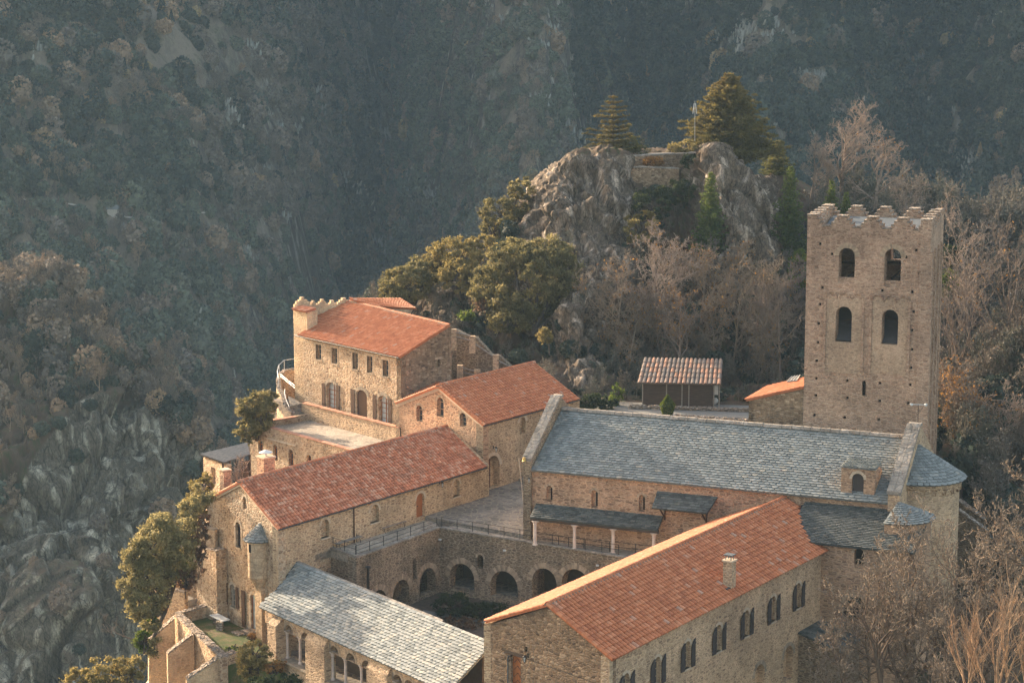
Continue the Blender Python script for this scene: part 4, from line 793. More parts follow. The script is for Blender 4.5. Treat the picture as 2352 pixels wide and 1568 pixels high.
# walk slab (also the ceiling of the galleries), capstones
K_in = Ww.w(LW, 0, 3.4); m = MB(); za, zb = zW - .55, zW - .01
wall_end = Kl
P_ = [Kw, K0, Wn.w(0, 0, 3.5) - dr(33.3) * 0, V3([*(Kw + (Kl - Kw) * 1.0)[:2], 0])]
Pw_ = [Ww.w(.0, 0, .03), Ww.w(LW, 0, .03), Ww.w(LW + 3.4, 0, 3.2), V3([*Kl[:2], 0]) + dr(137.4) * .1]
m.prism([V3([p[0], p[1], za]) for p in Pw_], [V3([p[0], p[1], zb]) for p in Pw_]); Pn_ = [Wn.w(.0, 0, .03), Wn.w(NL, 0, .03), Wn.w(NL, 0, 3.4), Wn.w(1.2, 0, 3.4)]
m2 = MB(); m2.prism([V3([p[0], p[1], za - .01]) for p in Pn_], [V3([p[0], p[1], zb - .006]) for p in Pn_]); m.build('walk', MT['paving_light'], clo); m2.build('walk', MT['paving_light'], clo)
m = MB()
for Wx, L in ((Ww, LW), (Wn, NL)):
    n_ = int(L / .55)
    for k in range(n_): j = rnd.uniform(0, .03); Wx.slab(m, L * k / n_ + .01, L * (k + 1) / n_ - .01, zW + .002, zW + .09 + j, -.08 - j, .4)
n_ = int(LLf / .55)
for k in range(n_): Wlf.slab(m, LLf * k / n_, LLf * (k + 1) / n_ - .01, zW + .003, zW + .2, -.06, .3)
m.build('coping', MT['cap_stone'], clo)
for Wx, L in ((Ww, LW + 2), (Wn, NL)):
    Wy = Wall(Wx.w(0, 0, 3.3), Wx.az); Wy.build('inner_wall', [(0, -7), (L, -7), (L, za), (0, za)], [], .3, MT['shade_stone'], clo)
m = MB(); m.prism([V3([p[0], p[1], -6.6]) for p in (Wn.w(0, 0, 0), Wn.w(NL, 0, 0), Wn.w(NL, 0, 3.4), Wn.w(0, 0, 3.4))], [V3([p[0], p[1], -5.0]) for p in (Wn.w(0, 0, .8), Wn.w(NL, 0, .8), Wn.w(NL, 0, 3.4), Wn.w(0, 0, 3.4))]); m.build('gallery_floor', MT['paving'], clo)
# courtyard: raised slab with a kerb
cy = [atz(q(6, 185, 345), 0), atz(q(6, 920, 482), 0), S0 + dr(AC) * .5, S0 + IN * 14, C0 + RG * 9, C0, P0 + RG * 1.2, atz(q(6, 185, 345), 0)]
cy = cy[:7]
m = MB(); m.prism([V3([p[0], p[1], -.6]) for p in cy], [V3([p[0], p[1], .02]) for p in cy]); tag(m.build('courtyard', MT['paving'], None), kind='structure')
k_ = [atz(q(6, 0, 330), -.16), atz(q(6, 200, 350), -.16), P0 + RG * 6, EN + RG * 3]
wk = [Kl + dr(33.3) * 0 , Ww.w(LW + 2, 0, 2.6), P0 + RG * 3., EN + RG * 4]
m = MB(); m.prism([V3([p[0], p[1], -.8]) for p in wk], [V3([p[0], p[1], -.302]) for p in wk]); tag(m.build('walkway', MT['paving_light'], None), kind='structure')
pw2 = [S0 - IN * 0 + dr(AC) * .0, S0 + dr(AC) * 16, S0 + dr(AC) * 16 - IN * 5, Wn.w(1.2, 0, 3.), ]
pw2 = [S0, Wk.w(16, 0, 0), Wn.w(16, 0, 3.), Wn.w(3.2, 0, 3.)]
m = MB(); m.prism([V3([p[0], p[1], -.9]) for p in pw2], [V3([p[0], p[1], -.305]) for p in pw2]); tag(m.build('walkway', MT['paving_light'], None), kind='structure')
# steps up to the church's west door
st = thing('stone_steps', 'worn stone steps rising between the gabled building and the church', 'steps', Wc.w(6.2, 0, 0)); m = MB()
for k in range(5): Wc.slab(m, 5.0 + .55 * k, 9.8, .0 + .2 * k, .2 + .2 * k, -3.6 + .0 * k, -.02)
m.build('treads', MT['paving'], st)
# railings on the walks
def railing(name, label, Wx, a0, a1, n, z, d, h=.78, group='thin iron railings round the cloister walk'):
    t = thing(name, label, 'railing', Wx.w(a0, z, d), group)
    for k in range(n + 1): m = MB(); a = a0 + (a1 - a0) * k / n; m.tube(Wx.w(a, z, d), Wx.w(a, z + h, d), .028, .028, 5); m.build('post', MT['iron'], t)
    for zz in (h - .02, h * .5): m = MB(); m.tube(Wx.w(a0, z + zz, d), Wx.w(a1, z + zz, d), .018, .018, 4); m.build('rail', MT['iron'], t)
railing('railing', 'rusty iron railing on the left cloister wall top in front of the benches', Ww, .15, LW - .1, 6, zW + .1, .18)
railing('railing', 'iron railing along the courtyard edge above the dark cloister arches', Wn, .1, 16, 11, zW + .1, .18)
railing('railing', 'short iron railing closing the far left end of the cloister walk', Wlf, .1, LLf - .2, 3, zW + .2, .15)
railing('railing', 'iron railing inside the columned porch by the church wall', Wall(Wk.w(.9, 0, -1.0), AC), .2, 10.5, 5, zW, 0, .8)
# benches
def bench(pA_, pB_, label):
    A, B = pA_, pB_; az = float(np.degrees(math.atan2(*(B - A)[:2]))); L = float(np.linalg.norm((B - A)[:2])); Wb = Wall(A, az); z = A[2]
    t = thing('bench', label, 'bench', A, 'wooden benches along the long red roofed building')
    m = MB(); Wb.slab(m, 0, L, z + .42, z + .47, -.02, .17); Wb.slab(m, 0, L, z + .42, z + .47, .2, .4); m.build('seat', MT['grey_wood'], t)
    m = MB(); Wb.slab(m, 0, L, z + .68, z + .8, .44, .48); m.build('backrest', MT['grey_wood'], t)
    for s_ in (.25, L - .25):
        m = MB(); m.tube(Wb.w(s_, z, -.02), Wb.w(s_, z + .42, .1), .025, .025, 5); m.tube(Wb.w(s_, z, .42), Wb.w(s_, z + .42, .34), .025, .025, 5); m.tube(Wb.w(s_, z + .4, .36), Wb.w(s_, z + .8, .49), .025, .025, 5); m.tube(Wb.w(s_, z + .41, .05), Wb.w(s_, z + .41, .4), .02, .02, 5); m.build('leg', MT['iron'], t)
b1 = atz(q(5, 2050, 468), zW); bench(b1 - RG * .3, b1 + RG * 2.6, 'grey wooden bench nearer the orange door')
b2 = atz(q(5, 1720, 585), zW); bench(b2 - RG * .3, b2 + RG * 2.6, 'grey wooden bench at the left end of the cloister walk beside the downpipe')
# lamp pipe and small floodlights
pp = pl(q(5, 1922, 890), Kw - dr(33.3 - 90) * .5, 33.3); pt2 = pl(q(5, 1922, 722), Kw - dr(33.3 - 90) * .5, 33.3)
t = thing('flue_pipe', 'dark upright flue pipe with a cap beside the leftmost cloister arch', 'pipe', [pp[0], pp[1], -6]); m = MB(); m.tube([pp[0], pp[1], -6], [pp[0], pp[1], pt2[2]], .11, .11, 8); m.build('pipe', MT['iron'], t); m = MB(); m.lathe(pp, [(.14, pt2[2]), (.24, pt2[2] + .08), (.2, pt2[2] + .14), (0, pt2[2] + .2)], 8); m.build('cap', MT['iron'], t)
for i, (x, y, lb) in enumerate(((778, 590, 'small white floodlight on the cloister wall above the small window'), (303, 510, 'small white floodlight in the corner of the cloister wall'), (1460, 700, 'small white floodlight on the cloister wall near the big red roof'))):
    a, z = Wn.sz(q(6, x, y)); m = MB(); Wn.slab(m, a - .1, a + .1, z - .05, z + .06, -.25, -.1); Wn.slab(m, a - .02, a + .02, z - .03, z + .03, -.1, 0); tag(m.build('floodlight', MT['white_metal'], None), lb, 'lamp', 'small floodlights on the cloister wall')
# garden in the cloister
gz = -5.45
gp = [Ww.w(-4, gz, -.5), Ww.w(LW, gz, -.02), Wn.w(NL, gz, -.02), Wn.w(NL, gz, -14), Ww.w(-4, gz, -16)]
o = mesh('garden_ground', gp, [(0, 1, 2, 3, 4)], MT['soil'], None); tag(o, kind='structure')
pts = [atz(q(6, *p), gz + .01) for p in ((170, 1045), (300, 1068), (420, 1085), (560, 1100), (650, 1120), (760, 1145))]; v = []; f = []
for i, p in enumerate(pts): v += [p + V3([0, -.55, 0]), p + V3([0, .55, 0])]
for i in range(len(pts) - 1): f.append((2 * i, 2 * i + 2, 2 * i + 3, 2 * i + 1))
o = mesh('garden_path', v, f, MT['gravel'], None); tag(o, kind='structure')
pr_ = atz(q(6, 258, 1015), gz); m = MB(); m.blob(pr_ + V3([0, 0, .15]), (.3, .25, .2)); tag(m.build('stone', MT['wall_cap'], None), 'pale boulder lying beside the path in the cloister garden', 'stone')

# ---------------------------------------------------------------- slate gallery in front
GR0 = pl((682.5, 1290.5), P0, AR); GC = pl((636, 1353), P0, AR); GR1 = pl((1131.2, 1473.3), GR0, AG); nG = np.cross(dr(AG), GC - GR0); nG /= np.linalg.norm(nG); nG = nG if nG[2] > 0 else -nG
GE0 = pn((594.4, 1393.6), GR0, nG); GE1 = pn((980, 1565.5), GR0, nG); dG = dr(AG); zge = float(GE0[2]); LG = 24.
gal = thing('cloister_gallery', 'open gallery with paired stone columns under a sunlit grey slate roof', 'gallery', [GE0[0], GE0[1], -9])
GRb = V3([*GR0[:2], GR0[2]]); eS = GE0.copy(); big = [eS - dG * .0, eS + dG * LG, GRb + dG * LG, GRb - dG * 3.0]
up_ = np.cross(nG, dG); up_ /= np.linalg.norm(up_); up_ = up_ if up_[2] > 0 else -up_
hG = float(np.dot(GR0 - GE0, up_)); e0 = GE0 - dG * 3; clipG = [GE0, GE0 + dG * LG, GR0 + dG * (LG - 2), GR0, GC, GC - (GC - GR0) * 0 + (pn((636, 1353), GR0, nG) - GC)]
clipG = [GE0, GE0 + dG * LG, GE0 + dG * LG + up_ * hG, GR0, GC]
slate_quad(e0, e0 + dG * (LG + 3), e0 + dG * (LG + 3) + up_ * hG, e0 + up_ * hG, gal, mat='slate_pale', sw=.38, sh=.235, clip=clipG)
m = MB()
for k in range(34):
    a0 = .55 * k; m.prism([GR0 + dG * a0 - V3([0, 0, .08]) - up_ * .2, GR0 + dG * (a0 + .52) - V3([0, 0, .08]) - up_ * .2, GR0 + dG * (a0 + .52) + dr(AG - 90) * .16, GR0 + dG * a0 + dr(AG - 90) * .16], [GR0 + dG * a0 + nG * .06 - up_ * .2, GR0 + dG * (a0 + .52) + nG * .06 - up_ * .2, GR0 + dG * (a0 + .52) + dr(AG - 90) * .16 + V3([0, 0, .08]), GR0 + dG * a0 + dr(AG - 90) * .16 + V3([0, 0, .08])])
m.build('ridge', MT['cap_stone'], gal)
m = MB(); m.tube(GR0 + V3([0, 0, .05]), GC + V3([0, 0, .05]), .05, .05, 5); m.tube(GC, GE0, .05, .05, 5); m.build('flashing', MT['lead'], gal)
# arcade wall
Wa = Wall(GE0 + dr(AG - 90) * .45, AG); zs_ = Wa.sz(q(5, 1380, 1420))[1]; ztop = zge - .02
ar = [(1340, 1165, 82), (1462, 1222, 82), (1675, 1308, 92), (1795, 1362, 92), (1910, 1418, 92), (2140, 1528, 100)]
ha = []
for x, t_, wp in ar:
    h = Wa.hole(q(5, x, t_), q(5, 0, t_ + 200)[1], wp * .3125); h['z0'] = zs_; ha.append(h)
w0 = abs(ha[1]['s'] - ha[0]['s']); print('arcade', w0, zs_, ztop, [h['s'] for h in ha], [h['z1'] for h in ha])
for h in ha: h['w'] = min(w0, 1.35) * .86; h['z1'] = ztop - .55
gap = min(w0, 1.35)
s_end = ha[5]['s']
for k in range(1, 4): ha.append(dict(s=s_end + gap * k, w=gap * .86, z0=zs_, z1=ztop - .55, arch=1))
# stone parts above the springing only: openings reach the sill
spring = ztop - .55 - gap * .43
Wa.build('arcade_wall', [(0.1, spring - .02), (LG - 1, spring - .02), (LG - 1, ztop), (0.1, ztop)], [dict(h, z0=spring + .0) for h in ha], .5, MT['coursed_grey'], gal)
for h in ha:
    m = MB(); Wa.ring(m, h, .22, .03, 11); m.build('arch_ring', MT['voussoir'], gal)
def pier(a0, a1, out=.45, bt=-9):
    m = MB()
    Wa.slab(m, a0, a1, bt, spring + .35, -out, .5)
    m.prism([Wa.w(a0, spring + .351, -out), Wa.w(a1, spring + .351, -out), Wa.w(a1, spring + .351, -.002), Wa.w(a0, spring + .351, -.002)], [Wa.w(a0, spring + .40, -out), Wa.w(a1, spring + .40, -out), Wa.w(a1, ztop - .15, -.002), Wa.w(a0, ztop - .15, -.002)])
    m.build('pier', MT['coursed_grey'], gal)
sx = [Wa.sz(q(5, x, 1380))[0] for x in (1150, 1262, 1496, 1590, 1955, 2050)]
pier(ha[0]['s'] - gap * .5 - 1.2, ha[0]['s'] - gap * .5 + .0, .7); pier(ha[1]['s'] + gap * .5, ha[2]['s'] - gap * .5); pier(ha[4]['s'] + gap * .5, ha[5]['s'] - gap * .5); pier(ha[8]['s'] + gap * .5, ha[8]['s'] + gap * .5 + .8)
for i0, i1 in ((0, 1), (2, 4), (5, 8)): m = MB(); Wa.slab(m, ha[i0]['s'] - gap * .5, ha[i1]['s'] + gap * .5, zs_ - .18, zs_, -.3, .6); m.build('sill', MT['voussoir_grey'], gal)
m = MB(); Wa.slab(m, .1, LG - 1, -9, zs_ - .19, -.05, .5); m.build('plinth_wall', MT['coursed_grey'], gal)
cols = [(ha[0]['s'] - gap * .46), (ha[0]['s'] + ha[1]['s']) / 2, (ha[2]['s'] - gap * .46), (ha[2]['s'] + ha[3]['s']) / 2, (ha[3]['s'] + ha[4]['s']) / 2, ha[5]['s'] - gap * .46, ha[5]['s'] + gap * .5, ha[5]['s'] + gap * 1.5]
for s_ in cols: column(gal, Wa.w(s_, 0, .22), zs_, spring + .01, .11, 'marble', .42, .16)
m = MB(); Wa.slab(m, 0.2, LG - 1, zs_ - .6, zs_ - .55, .5, 3.4); m.build('gallery_floor', MT['paving'], gal)
Wi = Wall(Wa.w(0, 0, 3.0), AG); Wi.build('inner_wall', [(1.5, -9), (LG - 1, -9), (LG - 1, GR0[2] - .25), (1.5, GR0[2] - .25)], [], .35, MT['shade_stone'], gal)
Wz = Wall(Wa.w(.1, 0, 0.0), AG - 90); 

# ---------------------------------------------------------------- wing with the big red roof in front
B0 = pl((1807.6, 1142), S0, AC); Bn = pl((1261, 1386), B0, AB); BR = V3([5.92, 121.52, 2.29]); BL = V3([-1.53, 126.39, 3.03]); GBa = 133.
BR = pl((1406, 1507.7), Bn, GBa); BL = pl((1118.7, 1424.9), Bn, GBa)
wng = thing('monastery_wing', 'large stone wing with a broad bright red tiled roof and rows of shuttered arched windows', 'building', [Bn[0], Bn[1], -9])
zB = float(Bn[2]); DB = dr(AB)
eB = pl((1895, 1262.4), BR, AB); eB = V3([*(BR + DB * float(np.dot((eB - BR)[:2], DB[:2])))[:2], BR[2]])
rB_ = V3([*(Bn + DB * float(np.dot((B0 - Bn)[:2], DB[:2])))[:2], zB])
c1 = pl(q(4, 720, 868), eB * 0 + Bn, AB)
pnB = np.cross(DB, BR - Bn); pnB /= np.linalg.norm(pnB); pnB = pnB if pnB[2] > 0 else -pnB
cc_ = [pn(q(4, *p), Bn, pnB) for p in ((610, 808), (718, 868), (700, 940), (722, 1040), (800, 1140), (885, 1190))]
ovB = DB * .2; E0b = BR - ovB + (BR - Bn) / np.linalg.norm(BR - Bn) * .2; Lb_ = float(np.dot((cc_[-1] - BR)[:2], DB[:2])) + 3; R0b = Bn - ovB
clipB = [E0b, V3(cc_[-1]) + (BR - Bn) / np.linalg.norm(BR - Bn) * .1, *cc_[::-1][1:], R0b]
slB = np.linalg.norm(BR - Bn)
rfB = tiles(E0b, E0b + DB * (Lb_ + .2), R0b + DB * (Lb_ + .2), R0b, wng, 'tile_new', .38, .44, clip=clipB, ridge=False)
rline(R0b, cc_[0], pnB, rfB, 'tile_new', .17)
rline(E0b, R0b, pnB, rfB, 'tile_new', .13, 'verge_tile', up=.02)
m = MB()
for a, b in zip(cc_[1:], cc_[2:]): m.tube(a + V3([.08, 0, .03]), b + V3([.08, 0, .03]), .11, .11, 6)
m.build('valley_flashing', MT['lead'], wng)
tiles(BL + DB * Lb_ - ovB, BL - ovB, R0b, R0b + DB * (Lb_ - .2) * .999, wng, 'tile_new', .31, .42, ridge=False)
GBW = float(np.linalg.norm((BR - BL)[:2])); WBg = Wall(BL + dr(GBa) * .3, GBa); gbw = GBW - .5; bx = float(np.dot((Bn - WBg.P)[:2], dr(GBa)[:2]))
hb = [WBg.hole(q(6, 850, 1368), q(6, 0, 1700)[1], 23, arch=0), WBg.hole(q(6, 925, 1298), q(6, 0, 1340)[1], 7, arch=0)]
WBg.build('gable_wall', [(0, -12), (gbw, -12), (gbw, BR[2] - .12), (bx, zB - .2), (0, BL[2] - .15)], hb, .6, MT['rubble_brown'], wng)
dd = WBg.panel(hb[0], .2, MT['door_orange'], 'door', wng); m = MB()
for k in range(6): zz = hb[0]['z1'] - .2 - .45 * k; m.prism([WBg.w(hb[0]['s'] - .3, zz - .3, .17), WBg.w(hb[0]['s'], zz, .17), WBg.w(hb[0]['s'], zz - .03, .17), WBg.w(hb[0]['s'] - .3, zz - .33, .17)], [WBg.w(hb[0]['s'] - .3, zz - .3, .199), WBg.w(hb[0]['s'], zz, .199), WBg.w(hb[0]['s'], zz - .03, .199), WBg.w(hb[0]['s'] - .3, zz - .33, .199)]); m.prism([WBg.w(hb[0]['s'] + .3, zz - .3, .17), WBg.w(hb[0]['s'], zz, .17), WBg.w(hb[0]['s'], zz - .03, .17), WBg.w(hb[0]['s'] + .3, zz - .33, .17)], [WBg.w(hb[0]['s'] + .3, zz - .3, .199), WBg.w(hb[0]['s'], zz, .199), WBg.w(hb[0]['s'], zz - .03, .199), WBg.w(hb[0]['s'] + .3, zz - .33, .199)])
m.build('door_slat', MT['shutter_brown'], dd)
m = MB(); l_ = WBg.sz(q(6, 765, 1335)); r_ = WBg.sz(q(6, 945, 1392)); zz = hb[0]['z1']; WBg.slab(m, hb[0]['s'] - .9, hb[0]['s'] + .95, zz + .002, zz + .22, -.03, .25); m.build('lintel', MT['old_wood'], wng)
pipe([WBg.w(hb[0]['s'] - .55, zz - .1, -.05), WBg.w(hb[0]['s'] - .62, zz - .25, -.05), WBg.w(hb[0]['s'] - .62, -12, -.05)], .04, 'zinc', wng)
m = MB(); pts = [WBg.w(*WBg.sz(q(6, x, y)), -.03) for x, y in ((940, 1390), (1050, 1430), (1200, 1480), (1400, 1555), (1530, 1590))]
for a, b in zip(pts, pts[1:]): m.tube(a, b, .015, .015, 4)
m.build('cable', MT['iron'], wng)
lantern(WBg, q(6, 942, 1370), 'white globed lantern beside the plank door in the rubble gable')
m = MB()
for z in np.arange(-11.5, BR[2] - .5, .42): WBg.slab(m, gbw - .3 - .1 * (int(z * 10) % 2), gbw + .012, z, z + .4, -.015, .3)
m.build('quoin', MT['block_stone'], wng)
Wbs = Wall(WBg.w(gbw, 0, 0), AB); Lbs = float(np.dot((cc_[-1] - Wbs.P)[:2], DB[:2])) + .2
def R7(x, t, b, w_): return Wbs.hole(q(7, x, t), q(7, 0, b)[1], w_)
wins = [R7(108, 1145, 1342, 12), R7(313, 1030, 1218, 12), R7(510, 925, 1108, 12), R7(694, 825, 1000, 11), Wbs.hole(q(6, 2113, 1265), q(6, 0, 1480)[1], 13), Wbs.hole(q(6, 1893, 1378), q(6, 0, 1600)[1], 13), Wbs.hole(q(6, 1662, 1488), q(6, 0, 1720)[1], 14)]
zt_m = np.mean([h['z1'] for h in wins[:6]]); zb_m = np.mean([h['z0'] for h in wins[:5]])
for h in wins: h['z1'] = zt_m; h['z0'] = zb_m; h['w'] = .75
lo = [R7(410, 1430, 1620, 20), R7(622, 1295, 1540, 23)]
for h in lo: h['w'] = 1.5
Wbs.build('side_wall', [(0, -12), (Lbs, -12), (Lbs, BR[2] - .12), (0, BR[2] - .12)], wins + lo, .6, MT['coursed_grey'], wng)
for i, h in enumerate(wins):
    glazing(Wbs, h, wng, .25, bars=(1, 2)); m = MB(); Wbs.ring(m, h, .2, .015, 9); Wbs.slab(m, h['s'] - .48, h['s'] + .48, h['z0'] - .1, h['z0'], -.07, .3); m.build('window_surround', MT['pale_stone'], wng)
    Wbs.shutter(h['s'] - h['w'] / 2 - .55, .5, h['z0'] - .02, h['z1'], wng, 'shutter_grey', arch=1, out=.1); Wbs.shutter(h['s'] + h['w'] / 2 + .05, .5, h['z0'] - .02, h['z1'], wng, 'shutter_grey', arch=1, out=.1)
for h in lo:
    m = MB(); Wbs.ring(m, h, .3, .015, 11); Wbs.panel(h, .5, MT['coursed_grey'], 'blind_arch', wng, th=.1); m.build('arch_ring', MT['voussoir_grey'], wng)
Wbl = Wall(WBg.P, AB); Wbl.build('cloister_side_wall', [(0, -12), (Lb_ - 2, -12), (Lb_ - 2, BL[2] - .15), (0, BL[2] - .15)], [], .5, MT['coursed'], wng)
ch_p = pn(q(4, 175, 1475), Bn, pnB); chimney(wng, ch_p + DB * .2, .62, .62, ch_p[2] - .6, ch_p[2] + 1.75, AB, 'coursed_grey', hat=1)
m = MB(); m.box(ch_p - DB * .6 - dr(GBa) * .25, AB, .5, -.5, ch_p[2] - .05, ch_p[2] + .1); m.build('roof_vent', MT['lead'], wng)
# low annex against the wing
la = thing('outbuilding', 'small dark stone outbuilding with a black slate roof against the wing, behind bare branches', 'outbuilding', Wbs.w(Lbs * .8, -9, -2))
sA_ = Wbs.sz(q(7, 690, 1200))[0]; A1 = pl(q(7, 690, 1195), Wbs.P, AB); o1 = dr(AB + 90)
c_ = [Wbs.w(sA_, A1[2] - .9, -3.2), Wbs.w(sA_ + 3.6, A1[2] - .9, -3.2), Wbs.w(sA_ + 3.6, A1[2], -.02), Wbs.w(sA_, A1[2], -.02)]
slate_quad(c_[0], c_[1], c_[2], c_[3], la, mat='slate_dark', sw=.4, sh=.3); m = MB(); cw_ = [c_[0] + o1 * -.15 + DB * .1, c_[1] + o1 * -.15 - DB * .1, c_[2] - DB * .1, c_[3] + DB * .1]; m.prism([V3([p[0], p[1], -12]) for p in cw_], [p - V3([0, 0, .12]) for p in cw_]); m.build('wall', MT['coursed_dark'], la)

# ---------------------------------------------------------------- bell tower
TP = SE + IN * 12.5; T0t = pl((1850, 720), TP, AC); T1t = pl((2134, 700), TP, AC); TW = float(np.linalg.norm((T1t - T0t)[:2])); ztt = float(pl((1862, 495), T0t, AC)[2])
Wt_ = Wall(T0t, AC); TS = 16.8
tow = thing('bell_tower', 'square stone bell tower with a stepped battlement and two tiers of arched openings', 'tower', [T0t[0], T0t[1], 2])
def z3(x, y): return Wt_.sz(q(3, x, y))
def h3(x, t, b, w_): return Wt_.hole(q(3, x, t), q(3, 0, b)[1], w_ * .3125)
hT = [h3(1052, 450, 710, 118), h3(1390, 455, 735, 122), h3(1030, 880, 1140, 118), h3(1370, 903, 1160, 120)]
put = [(853, 420), (940, 495), (825, 592), (870, 740), (852, 863), (1560, 467), (1485, 517), (1585, 635), (1530, 775), (1310, 763), (1276, 897), (1122, 889), (1540, 918), (1528, 1055), (842, 1005), (836, 1143), (1043, 1158), (1309, 1180), (1528, 1195), (828, 1278), (1040, 1290), (1303, 1310), (1521, 1330), (825, 1408), (1053, 1425), (1292, 1443), (1515, 1455), (822, 1532)]
hp = []
for x, y in put: a, z = z3(x, y); hp.append(dict(s=a, w=.2, z0=z - .11, z1=z + .11, arch=0))
for x, y in ((822, 65), (1053, 82), (1290, 103), (1500, 120), (810, 208), (1033, 225), (1283, 240)): a, z = Wt_.sz(q(4, x, y)); hp.append(dict(s=a, w=.22, z0=z - .11, z1=z + .11, arch=0))
a, z = z3(1176, 1425); _, zb_ = z3(1176, 1535); hslit = dict(s=a, w=.3, z0=zb_, z1=z, arch=1)
# battlement: stepped merlons
def battl(L, n, zc, st=.32, half=False):
    pr = []; wM = L / n; xs = [0, .12, .22, .32, .42, .58, .68, .78, .88, 1.]; hs_ = [0, 1, 2, 3, 4, 3, 2, 1, 0]
    for k in range(n):
        ph = k
        for i in range(9):
            for x in (xs[i], xs[i + 1]): pr.append((wM * (k + x), zc + st * hs_[i]))
    out = []
    for p in pr:
        if not out or p != out[-1]: out.append(p)
    return out
pT = z3(785, 212)[1]; pL = z3(1115, 303)[1]; stp = (pT - pL) / 3.
# merlon centres: corners and three between
cent = [z3(x, 240)[0] for x in (785, 1003, 1222, 1447, 1665)]; cent[0] = 0.25; cent[-1] = TW - .25
prf = []; hw5 = .27
for k, c_x in enumerate(cent):
    for i in range(4):
        if k > 0: pass
    left = [(c_x - hw5 - (3 - i) * ((cent[1] - cent[0]) / 2 - hw5 - .24) / 3, i) for i in range(4)]
    right = [(c_x + hw5 + (i) * ((cent[1] - cent[0]) / 2 - hw5 - .24) / 3, 3 - i) for i in range(4)]
    if k > 0:
        for j, (x, lv) in enumerate(left):
            prf.append((x, pL + stp * max(lv - 1, 0) if j else pL)); prf.append((x, pL + stp * lv))
    else: prf.append((0, pL + stp * 3))
    if k < len(cent) - 1:
        for j, (x, lv) in enumerate(right):
            prf.append((x, pL + stp * lv)) if j == 0 else prf.extend([(x, pL + stp * (lv + 1)), (x, pL + stp * lv)])
    else: prf.append((TW, pL + stp * 3))
cl2 = []
for p in prf:
    if not cl2 or abs(p[0] - cl2[-1][0]) + abs(p[1] - cl2[-1][1]) > 1e-4: cl2.append(p)
TH = .9
def tprof(zb): return [(0, zb), (TW, zb)] + cl2[::-1]
Wt_.build('front_wall', tprof(1.), hT + hp + [hslit], TH, MT['tower_stone'], tow)
m = MB()
for h in hp: Wt_.slab(m, h['s'] - h['w'] / 2 - .01, h['s'] + h['w'] / 2 + .01, h['z0'] - .01, h['z1'] + .01, .3, .34)
Wt_.slab(m, hslit['s'] - .2, hslit['s'] + .2, hslit['z0'] - .1, hslit['z1'] + .1, .35, .4)
m.build('putlog_hole', MT['dark_void'], tow)
for h in hT:
    m = MB(); Wt_.ring(m, h, .35, .015, 17); m.build('arch_ring', MT['voussoir'], tow)
for h in hT[:2]: m = MB(); Wt_.slab(m, h['s'] - h['w'] / 2, h['s'] + h['w'] / 2, h['z0'], h['z0'] + .45, .12, .3); m.build('parapet_panel', MT['tower_stone'], tow)
TD = 7.8; bR = Wt_.w(TW, 0, 0); bL = Wt_.w(0, 0, 0); dS_ = dr(TS)
def side(P, az, name, holes=()):
    Wx = Wall(P, az); k_ = TD / TW; pr = [(0, 1), (TD, 1)] + [(x * k_, z) for x, z in cl2[::-1]]; Wx.build(name, pr, list(holes), TH * .9, MT['tower_stone'], tow); return Wx
WtR = side(bR + dr(AC) * .003 + dS_ * .003, TS, 'east_wall')
hB = [dict(s=TW * .33, w=1.5, z0=hT[2]['z0'], z1=hT[2]['z1'], arch=1), dict(s=TW * .7, w=1.5, z0=hT[2]['z0'], z1=hT[2]['z1'], arch=1), dict(s=TW * .66, w=1.4, z0=hT[0]['z0'] + 1.0, z1=hT[0]['z1'] + .2, arch=1)]
WtL = side(bL + dS_ * TD + dr(AC) * .0, (TS + 180) % 360, 'west_wall')
WtB = Wall(bL + dS_ * TD, AC); WtB.build('north_wall', tprof(1.), hB, .8, MT['tower_stone'], tow)
# pilaster strips on the east side
for a in (.0, 2.6, 5.2, TD - .5): m = MB(); WtR.slab(m, a, a + .5, 2, pL - 1.6, -.16, -.002); m.build('pilaster', MT['tower_stone'], tow)
for a in (1.4, 4.0, 6.6): m = MB(); WtR.slab(m, a, a + .2, 2, pL - 1.8, -.1, -.002); m.build('pilaster', MT['tower_stone'], tow)
# blind arcade on the front
m = MB(); ring = MB()
zA_ = z3(1000, 800)[1]
for x, y in ((935, 812), (1030, 817), (1128, 825), (1275, 830), (1370, 838), (1466, 845)):
    a, z = z3(x, y); h = dict(s=a, w=.72, z0=z - .9, z1=z + .36, arch=1); Wt_.ring(ring, h, .13, .09, 11, .0)
for x in (886, 1165, 1222, 1505): a, z = z3(x, 1100); Wt_.slab(ring, a - .1, a + .1, z3(x, 1360)[1], z3(x, 840)[1], -.09, -.001)
ring.build('blind_arcade', MT['tower_stone'], tow)
for x0, x1, hh_, cs_ in ((886, 1165, hT[2], ((935, 812), (1030, 817), (1128, 825))), (1222, 1505, hT[3], ((1275, 830), (1370, 838), (1466, 845)))):
    a0, a1 = z3(x0, 1100)[0] + .1, z3(x1, 1100)[0] - .1; zb0 = z3(x0, 1360)[1]; zt0 = z3(x0, 850)[1]; w3 = (a1 - a0) / 3; pr = [(a0, zb0), (a1, zb0)]
    for k in (2, 1, 0):
        for j in range(9): an = math.pi * j / 8; pr.append((a0 + w3 * (k + .5) + (w3 / 2 - .02) * math.cos(an), zt0 + (w3 / 2) * math.sin(an)))
    Wall(Wt_.w(0, 0, -.03), AC).build('render_panel', pr, [hh_], .028, MT['tower_panel'], tow)
m = MB()
